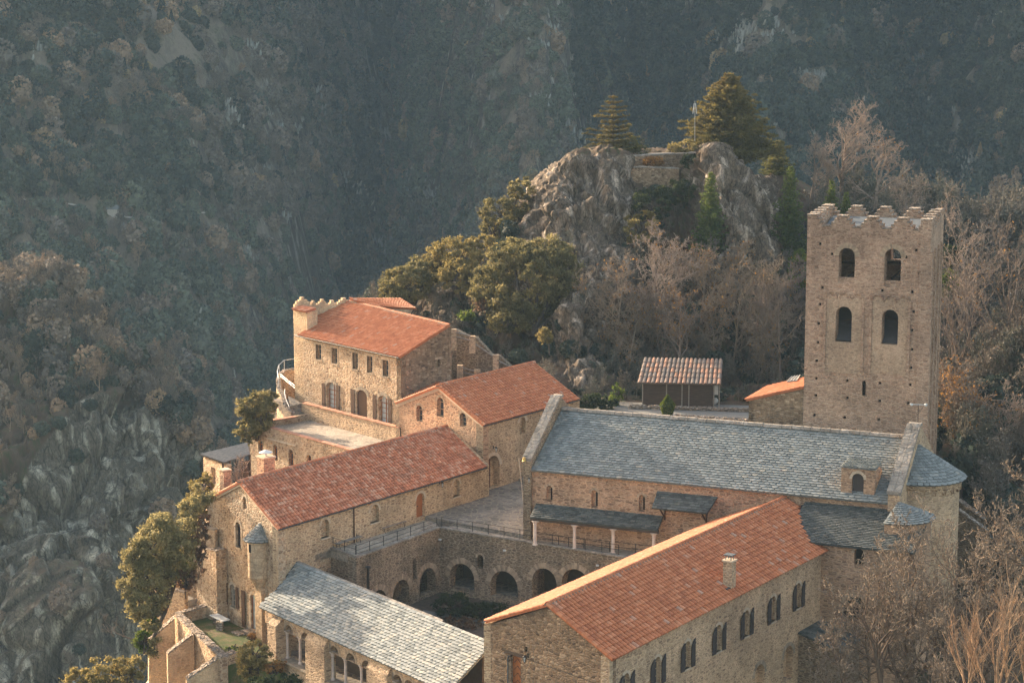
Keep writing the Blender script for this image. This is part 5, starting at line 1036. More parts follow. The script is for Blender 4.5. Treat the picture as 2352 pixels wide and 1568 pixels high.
for i, (p0_, p1_) in enumerate((((975, 1015), (1097, 985)), ((975, 1050), (1097, 990)), ((1318, 985), (1432, 1050)), ((1318, 1000), (1432, 1062)))):
    a0, z0 = z3(*p0_); a1, z1 = z3(*p1_); m.tube(Wt_.w(a0 - .4, z0, 1.6 + .3 * i), Wt_.w(a1 + .4, z1, 1.8 + .3 * i), .05, .05, 5)
for x in (1060, 1400): a, z = z3(x, 600); m.tube(Wt_.w(a - .9, z - 1.2, 3), Wt_.w(a + .9, z + .5, 3), .08, .08, 5); m.tube(Wt_.w(a - 1.5, z, 3.4), Wt_.w(a + 1.5, z, 3.4), .1, .1, 5)
m.build('belfry_beam', MT['old_wood'], tow)
zl = hT[2]['z0']; m = MB()
m.add([Wt_.w(.9, zl + .1, .2), Wt_.w(TW - .9, zl + .1, .2), Wt_.w(TW - .9, zl + 2.2, 3.6), Wt_.w(.9, zl + 2.2, 3.6)], [(0, 1, 2, 3)]); m.add([Wt_.w(.9, zl + .0, .2), Wt_.w(TW - .9, zl, .2), Wt_.w(TW - .9, zl, 8), Wt_.w(.9, zl, 8)], [(0, 1, 2, 3)]); m.build('inner_floor', MT['lead'], tow)
m = MB(); m.prism([Wt_.w(.9, pL - .9, .9), Wt_.w(TW - .9, pL - .9, .9), V3([*(Wt_.w(TW - .9, 0, .9) + dS_ * (TD - 1.7))[:2], pL - .9]), V3([*(Wt_.w(.9, 0, .9) + dS_ * (TD - 1.7))[:2], pL - .9])], [Wt_.w(.9, pL - .35, .9), Wt_.w(TW - .9, pL - .35, .9), V3([*(Wt_.w(TW - .9, 0, .9) + dS_ * (TD - 1.7))[:2], pL + .15]), V3([*(Wt_.w(.9, 0, .9) + dS_ * (TD - 1.7))[:2], pL + .15])])
m.build('roof', MT['zinc'], tow)
# cap stones on each merlon step
m = MB()
for Wx, kx in ((Wt_, 1.), (WtB, 1.)):
    for a, b in zip(cl2, cl2[1:]):
        if abs(a[1] - b[1]) < 1e-4 and b[0] - a[0] > .05: Wx.slab(m, a[0] - .02, b[0] + .02, a[1] + .002, a[1] + .1, -.05, TH + .03)
for Wx in (WtR, WtL):
    for a, b in zip(cl2, cl2[1:]):
        if abs(a[1] - b[1]) < 1e-4 and b[0] - a[0] > .05: Wx.slab(m, a[0] * TD / TW - .01, b[0] * TD / TW + .01, a[1] + .004, a[1] + .104, -.05, TH * .9 + .03)
m.build('merlon_cap', MT['wall_cap'], tow)
# weather vane / sensor mast on the east gable
wp = aty(q(4, 1572, 270), Wk.w(KL, 0, 6)[1]); wq = aty(q(4, 1575, 130), wp[1]); t = thing('weather_mast', 'thin mast with a pale cross arm on top of the right church gable', 'mast', wp); m = MB(); m.tube(wp - V3([0, 0, .4]), wq, .03, .03, 5); m.build('mast', MT['iron'], t); m = MB(); m.tube(wq - V3([.55, 0, -.02]), wq + V3([.55, 0, -.02]), .03, .03, 5); m.blob(wq + V3([-.5, 0, 0]), (.12, .1, .1)); m.blob(wq + V3([.55, 0, -.02]), (.12, .1, .12)); m.build('sensor_arm', MT['white_metal'], t)

# ---------------------------------------------------------------- sacristy left of the tower
ex = thing('sacristy', 'low rubble annex with a plain red roof and a skylight against the tower', 'annex', Wt_.w(-4, 3, .5))
x0_ = Wt_.sz(q(4, 315, 95)); sL = Wt_.sz(q(4, 328, 200))[0]; zE = x0_[1]; zI = Wt_.sz(q(4, 735, 5))[1]
Wt_2 = Wall(Wt_.w(0, 0, -.0), AC)
Wt_.build('front_wall', [(sL, 1), (-.02, 1), (-.02, zI + (zI - zE) * .03 - .1), (sL, zE)], [], .5, MT['rubble_brown'], ex)
rE = Wt_.w(x0_[0] - .05, zE, -.15); rI = Wt_.w(-.0, zI + .05, -.15)
f1 = rE + IN * 6.5 + V3([0, 0, .9]); f2 = rI + IN * 6.5 + V3([0, 0, .9])
ro = tiles(rE + IN * 6.5, rE, rI, rI + IN * 6.5, ex, 'tile_new', .24, .36, ridge=False)
nn = np.cross(rI - rE, IN); nn /= np.linalg.norm(nn); nn = nn if nn[2] > 0 else -nn
sk = [pn(q(3, *p), rE, nn) + nn * .16 for p in ((612, 1450), (688, 1440), (712, 1400), (650, 1412))]; m = MB(); m.prism(sk, [p + nn * .05 for p in sk]); o = m.build('skylight', MT['zinc'], ex); m = MB()
for k in (0, .33, .66, 1): a = sk[0] * (1 - k) + sk[1] * k + nn * .07; b = sk[3] * (1 - k) + sk[2] * k + nn * .07; m.tube(a, b, .03, .03, 4)
m.build('skylight_bar', MT['white_metal'], o)
Wxl = Wall(Wt_.w(sL, 0, 6), AC + 90); Wxl.build('left_wall', [(0, 1), (6, 1), (6, zE - .05), (0, zE - .05)], [], .4, MT['rubble_brown'], ex)

# ---------------------------------------------------------------- wooden hut behind the church
zh = 4.55; HA = 96.
h0 = atz(q(2, 1782, 530), zh); h1 = pl(q(2, 2345, 540), h0, HA); hl = float(np.linalg.norm((h1 - h0)[:2])); Wh_ = Wall(h0, HA)
hut = thing('wooden_hut', 'weathered slatted wooden hut with a mottled pantile roof behind the church', 'hut', h0)
zc_ = pl(q(2, 1755, 360), h0 - dr(HA - 90) * .4, HA)[2]; ztp = zc_ + .05
m = MB()
pan = [(0, .31), (.315, .51), (.52, .60), (.61, .92)]
for a, b in pan:
    a *= hl; b *= hl; nk = int((ztp - zh) / .13)
    for k in range(nk): j = rnd.uniform(-.015, .015); Wh_.slab(m, a + .03, b - .03, zh + .1 + .13 * k, zh + .1 + .13 * k + .115, 0 + j, .03 + j)
m.build('slatted_wall', MT['old_wood'], hut)
m = MB()
for a in (0, .313, .515, .605, .93, 1.0): Wh_.slab(m, hl * a - .05, hl * a + .05, zh, ztp, -.06, .06)
m.build('post', MT['grey_wood'], hut)
m = MB(); Wh_.slab(m, .0, hl * .92, zh, ztp - .05, .06, 3.6); m.build('interior_box', MT['old_wood'], hut)
u0, u1 = Wh_.w(-.45, zc_, -.4), Wh_.w(hl + .15, zc_, -.4); y2 = atz(q(2, 1800, 220), 0); zrr = zc_ + 1.35
depthH = 4.2
v0, v1 = Wh_.w(-.1, zrr, depthH), Wh_.w(hl + .25, zrr, depthH); tiles(u0, u1, v1, v0, hut, 'tile_mixed', .4, .95, ridge=False)
m = MB(); Wh_.slab(m, hl * .925, hl * .985, zh + 1.1, zh + 1.9, .1, .5); m.blob(Wh_.w(hl * .95, zh + .5, .3), (.3, .2, .3)); tag(m.build('white_bundle', MT['curtain'], None), 'white bundle stored in the open end of the wooden hut', 'bundle')

# ---------------------------------------------------------------- walls and terraces on the cliff edge, lower left
lw = thing('buttress_wall', 'tall weathered rubble buttress wall leaning against the gable, overgrown with creeper', 'wall', [GL[0], GL[1], -16])
def gpt(x, y, off=0.): return pl(q(5, x, y), GL - dr(Gb - 90) * off, Gb)
Wq = Wall(GL - dr(Gb - 90) * .0, Gb)
# balcony box left of the gable
bx_ = thing('balcony', 'small stone walled balcony beside the gable above the trees', 'balcony', gpt(700, 500)); p_a, p_b = gpt(660, 412, 1.0), gpt(795, 468, .4)
m = MB(); az_ = float(np.degrees(math.atan2(*(p_b - p_a)[:2]))); m.box(p_a, az_, float(np.linalg.norm((p_b - p_a)[:2])), .3, p_a[2] - 5, p_a[2] - .1); m.box(p_a + dr(az_ - 90) * .31, az_, .3, 2.2, p_a[2] - 5, p_a[2] - .1); m.build('wall', MT['rubble_warm'], bx_)
m = MB(); m.box(p_a - dr(az_ - 90) * .05, az_, float(np.linalg.norm((p_b - p_a)[:2])), .4, p_a[2] - .098, p_a[2] + .02); m.box(p_a + dr(az_ - 90) * .36, az_, .4, 2.2, p_a[2] - .098, p_a[2] + .02); m.build('coping', MT['voussoir_grey'], bx_)
def seg_wall(parent, pts, th, mat, zb, cap=None, name='wall', out=1):
    """wall along world points pts (tops), thickness to the rear"""
    for a, b in zip(pts, pts[1:]):
        az = float(np.degrees(math.atan2(*(b - a)[:2]))); L = float(np.linalg.norm((b - a)[:2])); Wx = Wall(a, az)
        Wx.build(name, [(0, zb), (L, zb), (L, b[2]), (0, a[2])], [], th, MT[mat], parent)
        if cap:
            m = MB(); n = max(1, int(np.linalg.norm(b - a) / .32))
            for k in range(n):
                for e0, e1 in ((-.06, th * .5 - .01), (th * .5 + .01, th + .06)):
                    a0, a1 = L * k / n + .008, L * (k + 1) / n - .008; z0, z1 = a[2] + (b[2] - a[2]) * k / n, a[2] + (b[2] - a[2]) * (k + 1) / n; j = rnd.uniform(0, .07)
                    m.prism([Wx.w(a0, z0 - .03, e0), Wx.w(a1, z1 - .03, e0), Wx.w(a1, z1 - .03, e1), Wx.w(a0, z0 - .03, e1)], [Wx.w(a0, z0 + .05 + j, e0), Wx.w(a1, z1 + .05 + j, e0), Wx.w(a1, z1 + .05 + j, e1), Wx.w(a0, z0 + .05 + j, e1)])
            m.build('coping', MT[cap], parent)
# leaning buttress: front face from (575..800, 560) down
w1, w2 = gpt(650, 560, .9), gpt(803, 600, .9); seg_wall(lw, [w1, w2], 1.6, 'rubble_warm', -16, 'wall_cap')
w0 = gpt(585, 880, 1.1); seg_wall(lw, [w0, V3([*w1[:2], w1[2] - .3]) - dr(Gb) * .05], 1.2, 'rubble_warm', -16)
# terrace with the railing
tr2 = thing('lookout_terrace', 'small walled lookout terrace with a thin railing on the cliff edge', 'terrace', gpt(460, 900, 2.5))
t1, t2 = gpt(350, 852, 3.), gpt(570, 905, 2.); seg_wall(tr2, [t1, t2], .4, 'coursed', -18, 'wall_cap'); t3 = t1 + dr(Gb - 90) * 4 + dr(Gb) * .3; t3[2] = t1[2]
Wx = Wall(t1 - V3([0, 0, 0]), Gb - 90 - 15); Wx.build('wall', [(0.1, -18), (4, -18), (4, t1[2] - .05), (.1, t1[2] - .05)], [], .35, MT['coursed'], tr2)
m = MB(); m.prism([V3([p[0], p[1], -18]) for p in (t1 + dr(Gb) * .5 + dr(Gb - 90) * .4, t2 + dr(Gb - 90) * .4, t2 + dr(Gb - 90) * 3.5, t1 + dr(Gb) * .9 + dr(Gb - 90) * 4)], [V3([p[0], p[1], t1[2] - .7]) for p in (t1 + dr(Gb) * .5 + dr(Gb - 90) * .4, t2 + dr(Gb - 90) * .4, t2 + dr(Gb - 90) * 3.5, t1 + dr(Gb) * .9 + dr(Gb - 90) * 4)]); m.build('floor', MT['paving'], tr2)
g_ = [gpt(405, 812, 2.6), gpt(578, 862, 1.9)]; m = MB(); m.tube(g_[0], g_[1], .03, .03, 5); m.tube(g_[0] - V3([0, 0, .4]), g_[1] - V3([0, 0, .4]), .03, .03, 5); m.tube(g_[0], gpt(520, 770, 0), .03, .03, 5)
for a in g_: m.tube(a, a - V3([0, 0, .9]), .03, .03, 5)
m.build('railing', MT['iron'], tr2)
# garden with three buttresses
zg = float(gpt(1072, 1172)[2]) - .25; print('garden z', zg)
gtop = zg + .75
ga, gb_, gc = atz(q(5, 500, 1068), gtop), atz(q(5, 835, 1382), gtop), atz(q(5, 960, 1340), gtop)
gd = gpt(803, 1010, .05); gd[2] = gtop + .2
gw_ = thing('garden_wall', 'rubble garden wall with three sloping buttresses around the small lawn', 'wall', [ga[0], ga[1], -16])
seg_wall(gw_, [ga, gb_], .55, 'rubble_warm', -18, 'wall_cap'); seg_wall(gw_, [gb_ + dr(60) * .05, gc], .45, 'coursed', -18, 'wall_cap')
azc = float(np.degrees(math.atan2(*(gd - ga)[:2]))); seg_wall(gw_, [ga + dr(azc) * .3, gd], .4, 'rubble_warm', -18, 'wall_cap')
lawn = [ga + dr(azc) * .3, gb_ + dr(AG - 90) * .3, gc, GE0 + dr(AG) * 3.5, GE0 + dr(AG) * 0., gpt(1100, 1180, .0), gd]
lawn = [V3([p[0], p[1], zg]) for p in lawn]; m = MB(); m.prism([p - V3([0, 0, 3]) for p in lawn], lawn)
g_m, gn_, gb2 = newmat('lawn_mat'); nz = N(gn_, 'ShaderNodeTexNoise', inp={'Scale': .8, 'Detail': 8., 'Roughness': .7}); gn_.links.new(coord(gn_), nz.inputs['Vector']); r = ramp(gn_, nz.outputs[0], [(.36, (.055, .085, .022)), (.5, (.09, .105, .035)), (.6, (.17, .125, .07)), (.75, (.22, .17, .10))]); gn_.links.new(r.outputs[0], gb2.inputs['Base Color']); nz2 = N(gn_, 'ShaderNodeTexNoise', inp={'Scale': 12., 'Detail': 4.}); gn_.links.new(coord(gn_), nz2.inputs['Vector']); bump(gn_, gb2, nz2.outputs[0], .8, .1)
tag(m.build('lawn', g_m, None), kind='structure')
azw = float(np.degrees(math.atan2(*(gb_ - ga)[:2])))
for i, (tp, lowp, cut) in enumerate((((500, 1095), (312, 1262), (250, 1568)), ((638, 1212), (448, 1358), (430, 1568)), ((838, 1375), (590, 1545), (560, 1700)))):
    A = atz(q(5, *tp), gtop - .02); azb_ = azw + 97.
    Wbt = Wall(A, azb_); B = pl(q(5, *lowp), A, azb_); Lx = float(np.dot((B - A)[:2], dr(azb_)[:2])); 
    # profile seen from the right side
    Wb2 = Wall(B, azb_ + 180); th = .55
    Wb2.build('buttress', [(-.05, -18), (Lx, -18), (Lx, A[2]), (.0, B[2])] if i else [(-1.4, -18), (Lx, -18), (Lx, A[2]), (.0, B[2]), (-.1, B[2] - 3.2), (-.9, B[2] - 4.2)], [], th, MT['render_wall'], gw_)
    m = MB(); n = 13
    for k in range(n):
        for e0, e1 in ((-.05, .26), (.28, th + .05)):
            s0_, s1_ = Lx * k / n, Lx * (k + 1) / n - .01; z0 = B[2] + (A[2] - B[2]) * k / n; z1 = B[2] + (A[2] - B[2]) * (k + 1) / n; j = rnd.uniform(0, .08)
            m.prism([Wb2.w(s0_, z0 - .03, e0), Wb2.w(s1_, z1 - .03, e0), Wb2.w(s1_, z1 - .03, e1), Wb2.w(s0_, z0 - .03, e1)], [Wb2.w(s0_, z0 + .05 + j, e0), Wb2.w(s1_, z1 + .05 + j, e0), Wb2.w(s1_, z1 + .05 + j, e1), Wb2.w(s0_, z0 + .05 + j, e1)])
    m.build('coping', MT['wall_cap'], gw_)
# low paved strip below the third buttress
ps = [atz(q(5, 850, 1500), zg - 2.), atz(q(5, 905, 1490), zg - 2.), atz(q(5, 1010, 1560), zg - 2.), atz(q(5, 1000, 1700), zg - 2.), atz(q(5, 830, 1600), zg - 2.)]
m = MB(); m.prism([p - V3([0, 0, 4]) for p in ps], ps); tag(m.build('ledge', MT['paving_light'], None), kind='structure')
# stone table
tb = thing('stone_table', 'pale slab table on piled stones against the rubble gable in the small garden', 'table', atz(q(5, 830, 1130), zg)); tz = zg + .75
tt = [atz(q(5, *p), tz) for p in ((755, 1065), (850, 1112), (908, 1100), (820, 1055))]; m = MB(); m.prism([p - V3([0, 0, .07]) for p in tt], tt); m.build('table_top', MT['table_slab'], tb)
m = MB()
for k in range(6): m.box(tt[1] + V3([-.5 + rnd.uniform(-.04, .04), .1 + rnd.uniform(-.04, .04), 0]), 100, .5, .4, zg + .11 * k, zg + .11 * k + .1)
for k in range(6): m.box(tt[0] + V3([.25 + rnd.uniform(-.04, .04), .1 + rnd.uniform(-.04, .04), 0]), 100, .6, .4, zg + .11 * k, zg + .11 * k + .1)
m.build('support', MT['wall_cap'], tb)
m = MB(); st0 = gpt(1060, 1190, .1); Wgs = Wall(GL, Gb); sd0 = Wgs.sz(q(5, 1072, 1170))[0]; Wgs.slab(m, sd0 - .6, sd0 + .6, zg, zg + .2, -.7, -.02); Wgs.slab(m, sd0 - .9, sd0 + .2, zg, zg + .1, -1.3, -.71); tag(m.build('doorstep', MT['wall_cap'], None), 'rough stone doorstep below the garden door of the gable', 'doorstep')
hp_ = [pl(q(5, x, y), GL - dr(Gb - 90) * .3, Gb) for x, y in ((1085, 940), (1105, 945), (1120, 962), (1142, 968))]; pipe(hp_, .03, 'hose_green', None); bpy.data.objects['downpipe'] if 0 else None
for o in list(C.objects):
    if o.parent is None and o.name.startswith('downpipe'): o.name = 'garden_hose'; tag(o, 'green hose looped over the eave beside the corner turret', 'hose')
# approach stairs behind the house and the path railings
bs = thing('retaining_wall', 'rough stone retaining wall with timber handrails beside the house', 'wall', aty(q(0, 500, 1200), 192))
bw = [aty(q(0, *p), y + DH) for p, y in (((325, 540), 193), ((430, 530), 192.6), ((640, 640), 192), ((720, 640), 191.6), ((960, 905), 191), ((1060, 910), 190.7), ((1250, 1090), 190.2))]
seg_wall(bs, bw, .5, 'coursed_dark', 0)
hd_ = MB()
for a, b in (((430, 570), (640, 625)), ((430, 635), (640, 690)), ((700, 735), (970, 920)), ((1045, 985), (1260, 1095)), ((510, 1090), (705, 1145)), ((510, 1155), (700, 1200)), ((780, 1150), (830, 1200))): hd_.tube(aty(q(0, *a), 190.6 + DH), aty(q(0, *b), 190.0 + DH), .07, .07, 6)
hd_.build('handrail', MT['grey_wood'], bs)
m = MB()
for x, t_, b_ in ((390, 530, 760), (670, 630, 800), (1015, 905, 1080), (490, 1060, 1240), (745, 1120, 1210)): P = aty(q(0, x, t_), 190.4 + DH); Q = aty(q(0, x, b_), 190.4 + DH); m.box(P - V3([.28, 0, 0]), 90, .56, .5, Q[2] - .5, P[2])
m.build('pier', MT['coursed_grey'], bs)
# low dry stone edge and terrace walls behind the church
dw = thing('dry_stone_wall', 'low dry stone edging wall in front of the wooden hut', 'wall', aty(q(2, 1700, 560), 184))
m = MB()
for k in range(150):
    t_ = k / 150; x = 1690 + 900 * t_ if k % 3 else 2010 + 560 * t_; y = 545 + 25 * t_ if k % 3 else 612 + 40 * t_; p = atz(q(2, x, y), 4.6); m.blob(p + V3([0, 0, rnd.uniform(0, .2)]), (.28, .2, .14), n=5)
m.build('stones', MT['wall_cap'], dw)
# stair ramp and road right of the apse
rd = [aty(q(7, *p), y) for p, y in (((2070, 440), 160), ((2420, 470), 158), ((2420, 700), 150), ((2150, 560), 153))]
o = mesh('road', rd + [p - V3([0, 0, .5]) for p in rd], [(0, 1, 2, 3), (4, 5, 6, 7), (0, 1, 5, 4), (3, 2, 6, 7), (0, 3, 7, 4)], MT['gravel'], None); tag(o, kind='structure')
rw = thing('ramp_wall', 'stone parapets of the ramp descending right of the round apse', 'wall', aty(q(4, 1950, 900), 158))
seg_wall(rw, [aty(q(4, 1860, 830), 160), aty(q(4, 2060, 975), 158)], .35, 'coursed_dark', -4, 'wall_cap'); seg_wall(rw, [aty(q(4, 1865, 905), 156), aty(q(4, 2080, 1060), 154.5)], .3, 'coursed_dark', -4, 'wall_cap')
# =================================================================== TERRAIN
def _h(ix, iy, iz, seed):
    x = (ix * 374761393 + iy * 668265263 + iz * 2147483647 * 3 + seed * 1274126177) & 0xffffffff
    x = ((x ^ (x >> 13)) * 1274126177) & 0xffffffff; return ((x ^ (x >> 16)) & 0xffff) / 65535.0
def vnoise(P, s=1., seed=0):
    P = np.asarray(P) * s + 1000.; I = np.floor(P).astype(np.int64); Fq = P - I; Fq = Fq * Fq * (3 - 2 * Fq); r = 0
    for dx in (0, 1):
        for dy in (0, 1):
            for dz in (0, 1):
                wgt = (Fq[..., 0] if dx else 1 - Fq[..., 0]) * (Fq[..., 1] if dy else 1 - Fq[..., 1]) * (Fq[..., 2] if dz else 1 - Fq[..., 2])
                r = r + wgt * _h(I[..., 0] + dx, I[..., 1] + dy, I[..., 2] + dz, seed)
    return r * 2 - 1
def fbm(P, s=1., oct=5, seed=0, g=.5, ridged=False):
    a = 1.; t = 0.; n = 0.
    for o in range(oct):
        v = vnoise(P, s * 2 ** o, seed + o); t = t + a * ((1 - 2 * np.abs(v)) if ridged else v); n += a; a *= g
    return t / n
def worley(P, seed=0):
    I = np.floor(P).astype(np.int64); sh = P.shape[:-1]; f1 = np.full(sh, 9.); f2 = np.full(sh, 9.); idv = np.zeros(sh); tl = np.zeros(sh)
    for dx in (-1, 0, 1):
        for dy in (-1, 0, 1):
            for dz in (-1, 0, 1):
                J = I + np.array([dx, dy, dz]) + 2000; q_ = np.stack([_h(J[..., 0], J[..., 1], J[..., 2], seed + k) for k in range(3)], -1); dv_ = P - (I + np.array([dx, dy, dz]) + q_); d = np.linalg.norm(dv_, axis=-1); rv = np.stack([_h(J[..., 0], J[..., 1], J[..., 2], seed + 30 + k) for k in range(3)], -1) - .5
                c = d < f1; f2 = np.where(c, f1, np.minimum(f2, d)); idv = np.where(c, _h(J[..., 0], J[..., 1], J[..., 2], seed + 7), idv); tl = np.where(c, (dv_ * rv).sum(-1), tl); f1 = np.where(c, d, f1)
    return f1, f2, idv, tl
def blocks(G, sx, sz2, tilt, seed):
    S = np.stack([(G[..., 0] + tilt * G[..., 2]) / sx, G[..., 1] / sx, G[..., 2] / sz2], -1); S = S + .18 * np.stack([vnoise(S, .9, seed + 20 + k) for k in range(3)], -1)
    f1, f2, i, t_ = worley(S, seed); return (i - .5) * 1.3 + t_ * 1.9 - .3 * np.exp(-((f2 - f1) * 12) ** 2)
def grid_faces(nv, nu):
    i = np.arange(nv - 1)[:, None] * nu + np.arange(nu - 1)[None, :]; return np.stack([i, i + 1, i + nu + 1, i + nu], -1).reshape(-1, 4)
def rock_mat(name, rock, soil, thr=(.35, .55), rscale=1., veg=(.05, .06, .025), lichen=(.30, .31, .20), attr=False):
    m, n, b = newmat(name)
    ge = N(n, 'ShaderNodeNewGeometry'); sp = N(n, 'ShaderNodeSeparateXYZ'); n.links.new(ge.outputs['True Normal'], sp.inputs[0])
    z = mth(n, 'ABSOLUTE', sp.outputs[2])
    nz = N(n, 'ShaderNodeTexNoise', inp={'Scale': .12 * rscale, 'Detail': 8., 'Roughness': .7}); n.links.new(coord(n), nz.inputs['Vector'])
    nf = N(n, 'ShaderNodeTexNoise', inp={'Scale': .9 * rscale, 'Detail': 9., 'Roughness': .75}); n.links.new(coord(n, (1, 1, .45), .35, .5), nf.inputs['Vector'])
    cr = N(n, 'ShaderNodeTexNoise', inp={'Scale': .5 * rscale, 'Detail': 6., 'Roughness': .6, 'Distortion': .6}); cr.noise_type = 'RIDGED_MULTIFRACTAL'; n.links.new(coord(n, (1.3, 1.3, .32), .6, .35), cr.inputs['Vector'])
    rc = ramp(n, nf.outputs[0], [(.32, tuple(c * .42 for c in rock)), (.42, tuple(c * .85 for c in rock)), (.52, rock), (.6, tuple(min(1, c * 1.5) for c in rock)), (.7, lichen)])
    cc = ramp(n, cr.outputs[0], [(.06, (.34, .32, .30)), (.26, (.92, .92, .92)), (.9, (1.3, 1.27, 1.22))]); rcc = mixc(n, 1., rc.outputs[0], cc.outputs[0], 'MULTIPLY')
    fn_ = N(n, 'ShaderNodeTexNoise', inp={'Scale': 3.2 * rscale, 'Detail': 8., 'Roughness': .8}); n.links.new(coord(n, (1.4, 1.4, .7)), fn_.inputs['Vector']); fm = ramp(n, fn_.outputs[0], [(.36, (.45, .45, .46)), (.5, (1, 1, 1)), (.64, (1.5, 1.48, 1.42))]); rcc = mixc(n, 1., rcc, fm.outputs[0], 'MULTIPLY')
    for vs, wd, am in ((.42, .035, .30), (1.25, .05, .5)):
        vc = N(n, 'ShaderNodeTexVoronoi', feature='DISTANCE_TO_EDGE', inp={'Scale': vs * rscale}); n.links.new(coord(n, (1.6, 1.6, .38), .75 / vs, .35 * vs * 2), vc.inputs['Vector']); vr = ramp(n, vc.outputs['Distance'], [(0, (am, am, am * .98)), (wd, (1, 1, 1))]); rcc = mixc(n, 1., rcc, vr.outputs[0], 'MULTIPLY')
    so = ramp(n, nf.outputs[0], [(.3, tuple(c * .6 for c in soil)), (.5, soil), (.62, veg), (.8, tuple(c * 1.3 for c in soil))])
    f = mth(n, 'ADD', z, mth(n, 'MULTIPLY', mth(n, 'SUBTRACT', nz.outputs[0], .5), 1.1))
    if attr:
        ra = N(n, 'ShaderNodeAttribute', attribute_name='rock'); f = mth(n, 'ADD', mth(n, 'MULTIPLY', f, .45), mth(n, 'MULTIPLY', mth(n, 'SUBTRACT', .75, ra.outputs['Fac']), 1.2))
    fr = ramp(n, f, [(thr[0], (0, 0, 0)), (thr[1], (1, 1, 1))])
    n.links.new(mixc(n, fr.outputs[0], rcc, so.outputs[0]), b.inputs['Base Color'])
    hh = mth(n, 'ADD', nf.outputs[0], mth(n, 'MULTIPLY', cr.outputs[0], .8)); bump(n, b, hh, .9, .35 / rscale)
    return m
rock_mat('rock_cliff', (.33, .305, .24), (.095, .066, .045), (.25, .5), .7, attr=True, lichen=(.50, .48, .35))
rock_mat('rock_crag', (.37, .30, .235), (.10, .068, .047), (.28, .5), 1.3, attr=True, lichen=(.48, .41, .33))
rock_mat('hill_soil', (.16, .13, .105), (.105, .07, .048), (.25, .5), 1., lichen=(.24, .2, .16))
rock_mat('far_slope', (.26, .245, .205), (.19, .155, .115), (.30, .56), .25, veg=(.06, .065, .03), lichen=(.33, .33, .27))

# ---- far mountainside
uu = np.concatenate([np.linspace(-1600, -520, 50), np.linspace(-500, 2900, 300), np.linspace(2930, 4200, 50)]); nx = len(uu); yy = np.concatenate([np.linspace(380, 1150, 300), np.linspace(1160, 1400, 30)])
Ug, Yg = np.meshgrid(uu, yy)
def curve(x, pts): return np.interp(x, [p[0] for p in pts], [p[1] for p in pts])
Xg = (Ug - CU) / FPX * Yg
def far_z(X, Y):
    U_ = X / Y * FPX + CU
    dlt = (Y - 560) * .42        # gullies wander with height
    wob = 40 * np.sin(Y * .008) + 60 * vnoise(np.stack([X, Y, X * 0], -1), .004, 5)
    off = curve(U_ + wob + (Y - 650) * -.18, [(-2400, -110), (-500, -110), (-100, -95), (60, -75), (260, -50), (420, -30), (600, 10), (820, 130), (900, 70), (1060, -40), (1180, -60), (1300, 10), (1390, 60), (1500, 20), (1700, -50), (1850, -30), (2050, 30), (2200, 0), (2400, -60), (2900, -80)])
    z = -84 + (Y - 560 - off * 2.3 * (Y / 700)) * .53
    P = np.stack([X, Y, X * 0], -1)
    z = z + 34 * (fbm(P, .006, 4, 3, ridged=True) - .3) + 18 * fbm(P, .022, 4, 9, ridged=True) + 2.2 * fbm(P, .09, 3, 12)
    low = -82 + 6 * fbm(P, .01, 3, 7) + np.maximum(0, 560 - Y) * .03
    z = np.where(z > 380, 380 + 40 * np.tanh((z - 380) / 60), z)
    return np.where(z > low, z, low + (z - low) * .08)
Zg = far_z(Xg, Yg)
o = mesh('far_mountain', np.stack([Xg, Yg, Zg], -1), grid_faces(len(yy), nx), MT['far_slope'], None, org=(0, 0, 0), smooth=True); tag(o, kind='structure')

def far_hit(u, v, y0=520., y1=1500.):
    for Y in np.arange(y0, y1, 2.):
        P = aty((u, v), Y)
        if P[2] < far_z(np.array([P[0]]), np.array([P[1]]))[0]: return P
    return P
pth = [far_hit(u, v) for u, v in ((55, 488), (100, 492), (140, 497), (200, 499), (262, 506), (300, 508), (350, 506), (400, 503), (460, 502), (520, 504))]
v_ = []; f_ = []
for p in pth: z_ = max(far_z(np.array([p[0]]), np.array([p[1]]))[0], p[2]) + .5; v_ += [(p[0], p[1] - .9, z_), (p[0], p[1] + .9, z_ + .2)]
for i in range(len(pth) - 1):
    if i != 3: f_.append((2 * i, 2 * i + 2, 2 * i + 3, 2 * i + 1))
plain('path_pale', (.42, .37, .31), .95, .2, 2.)
tag(mesh('mountain_path', v_, f_, MT['path_pale'], None, org=tuple(pth[0])), kind='structure')
hb_ = far_hit(258, 500); sb = thing('stone_hut', 'tiny pale stone hut beside the path on the far mountainside', 'hut', hb_); m = MB(); m.box(hb_ - V3([1.3, 0, 0]), 90, 2.6, 2.4, hb_[2] - 2, hb_[2] + 2.2); m.build('wall', MT['path_pale'], sb); m = MB(); m.prism([hb_ + V3(p) for p in ((-1.6, -.3, 2.21), (1.6, -.3, 2.21), (1.6, 2.7, 2.21), (-1.6, 2.7, 2.21))], [hb_ + V3(p) for p in ((-1.5, 1.1, 3.2), (1.5, 1.1, 3.2), (1.5, 1.3, 3.2), (-1.5, 1.3, 3.2))]); m.build('roof', MT['slate_dark'], sb)
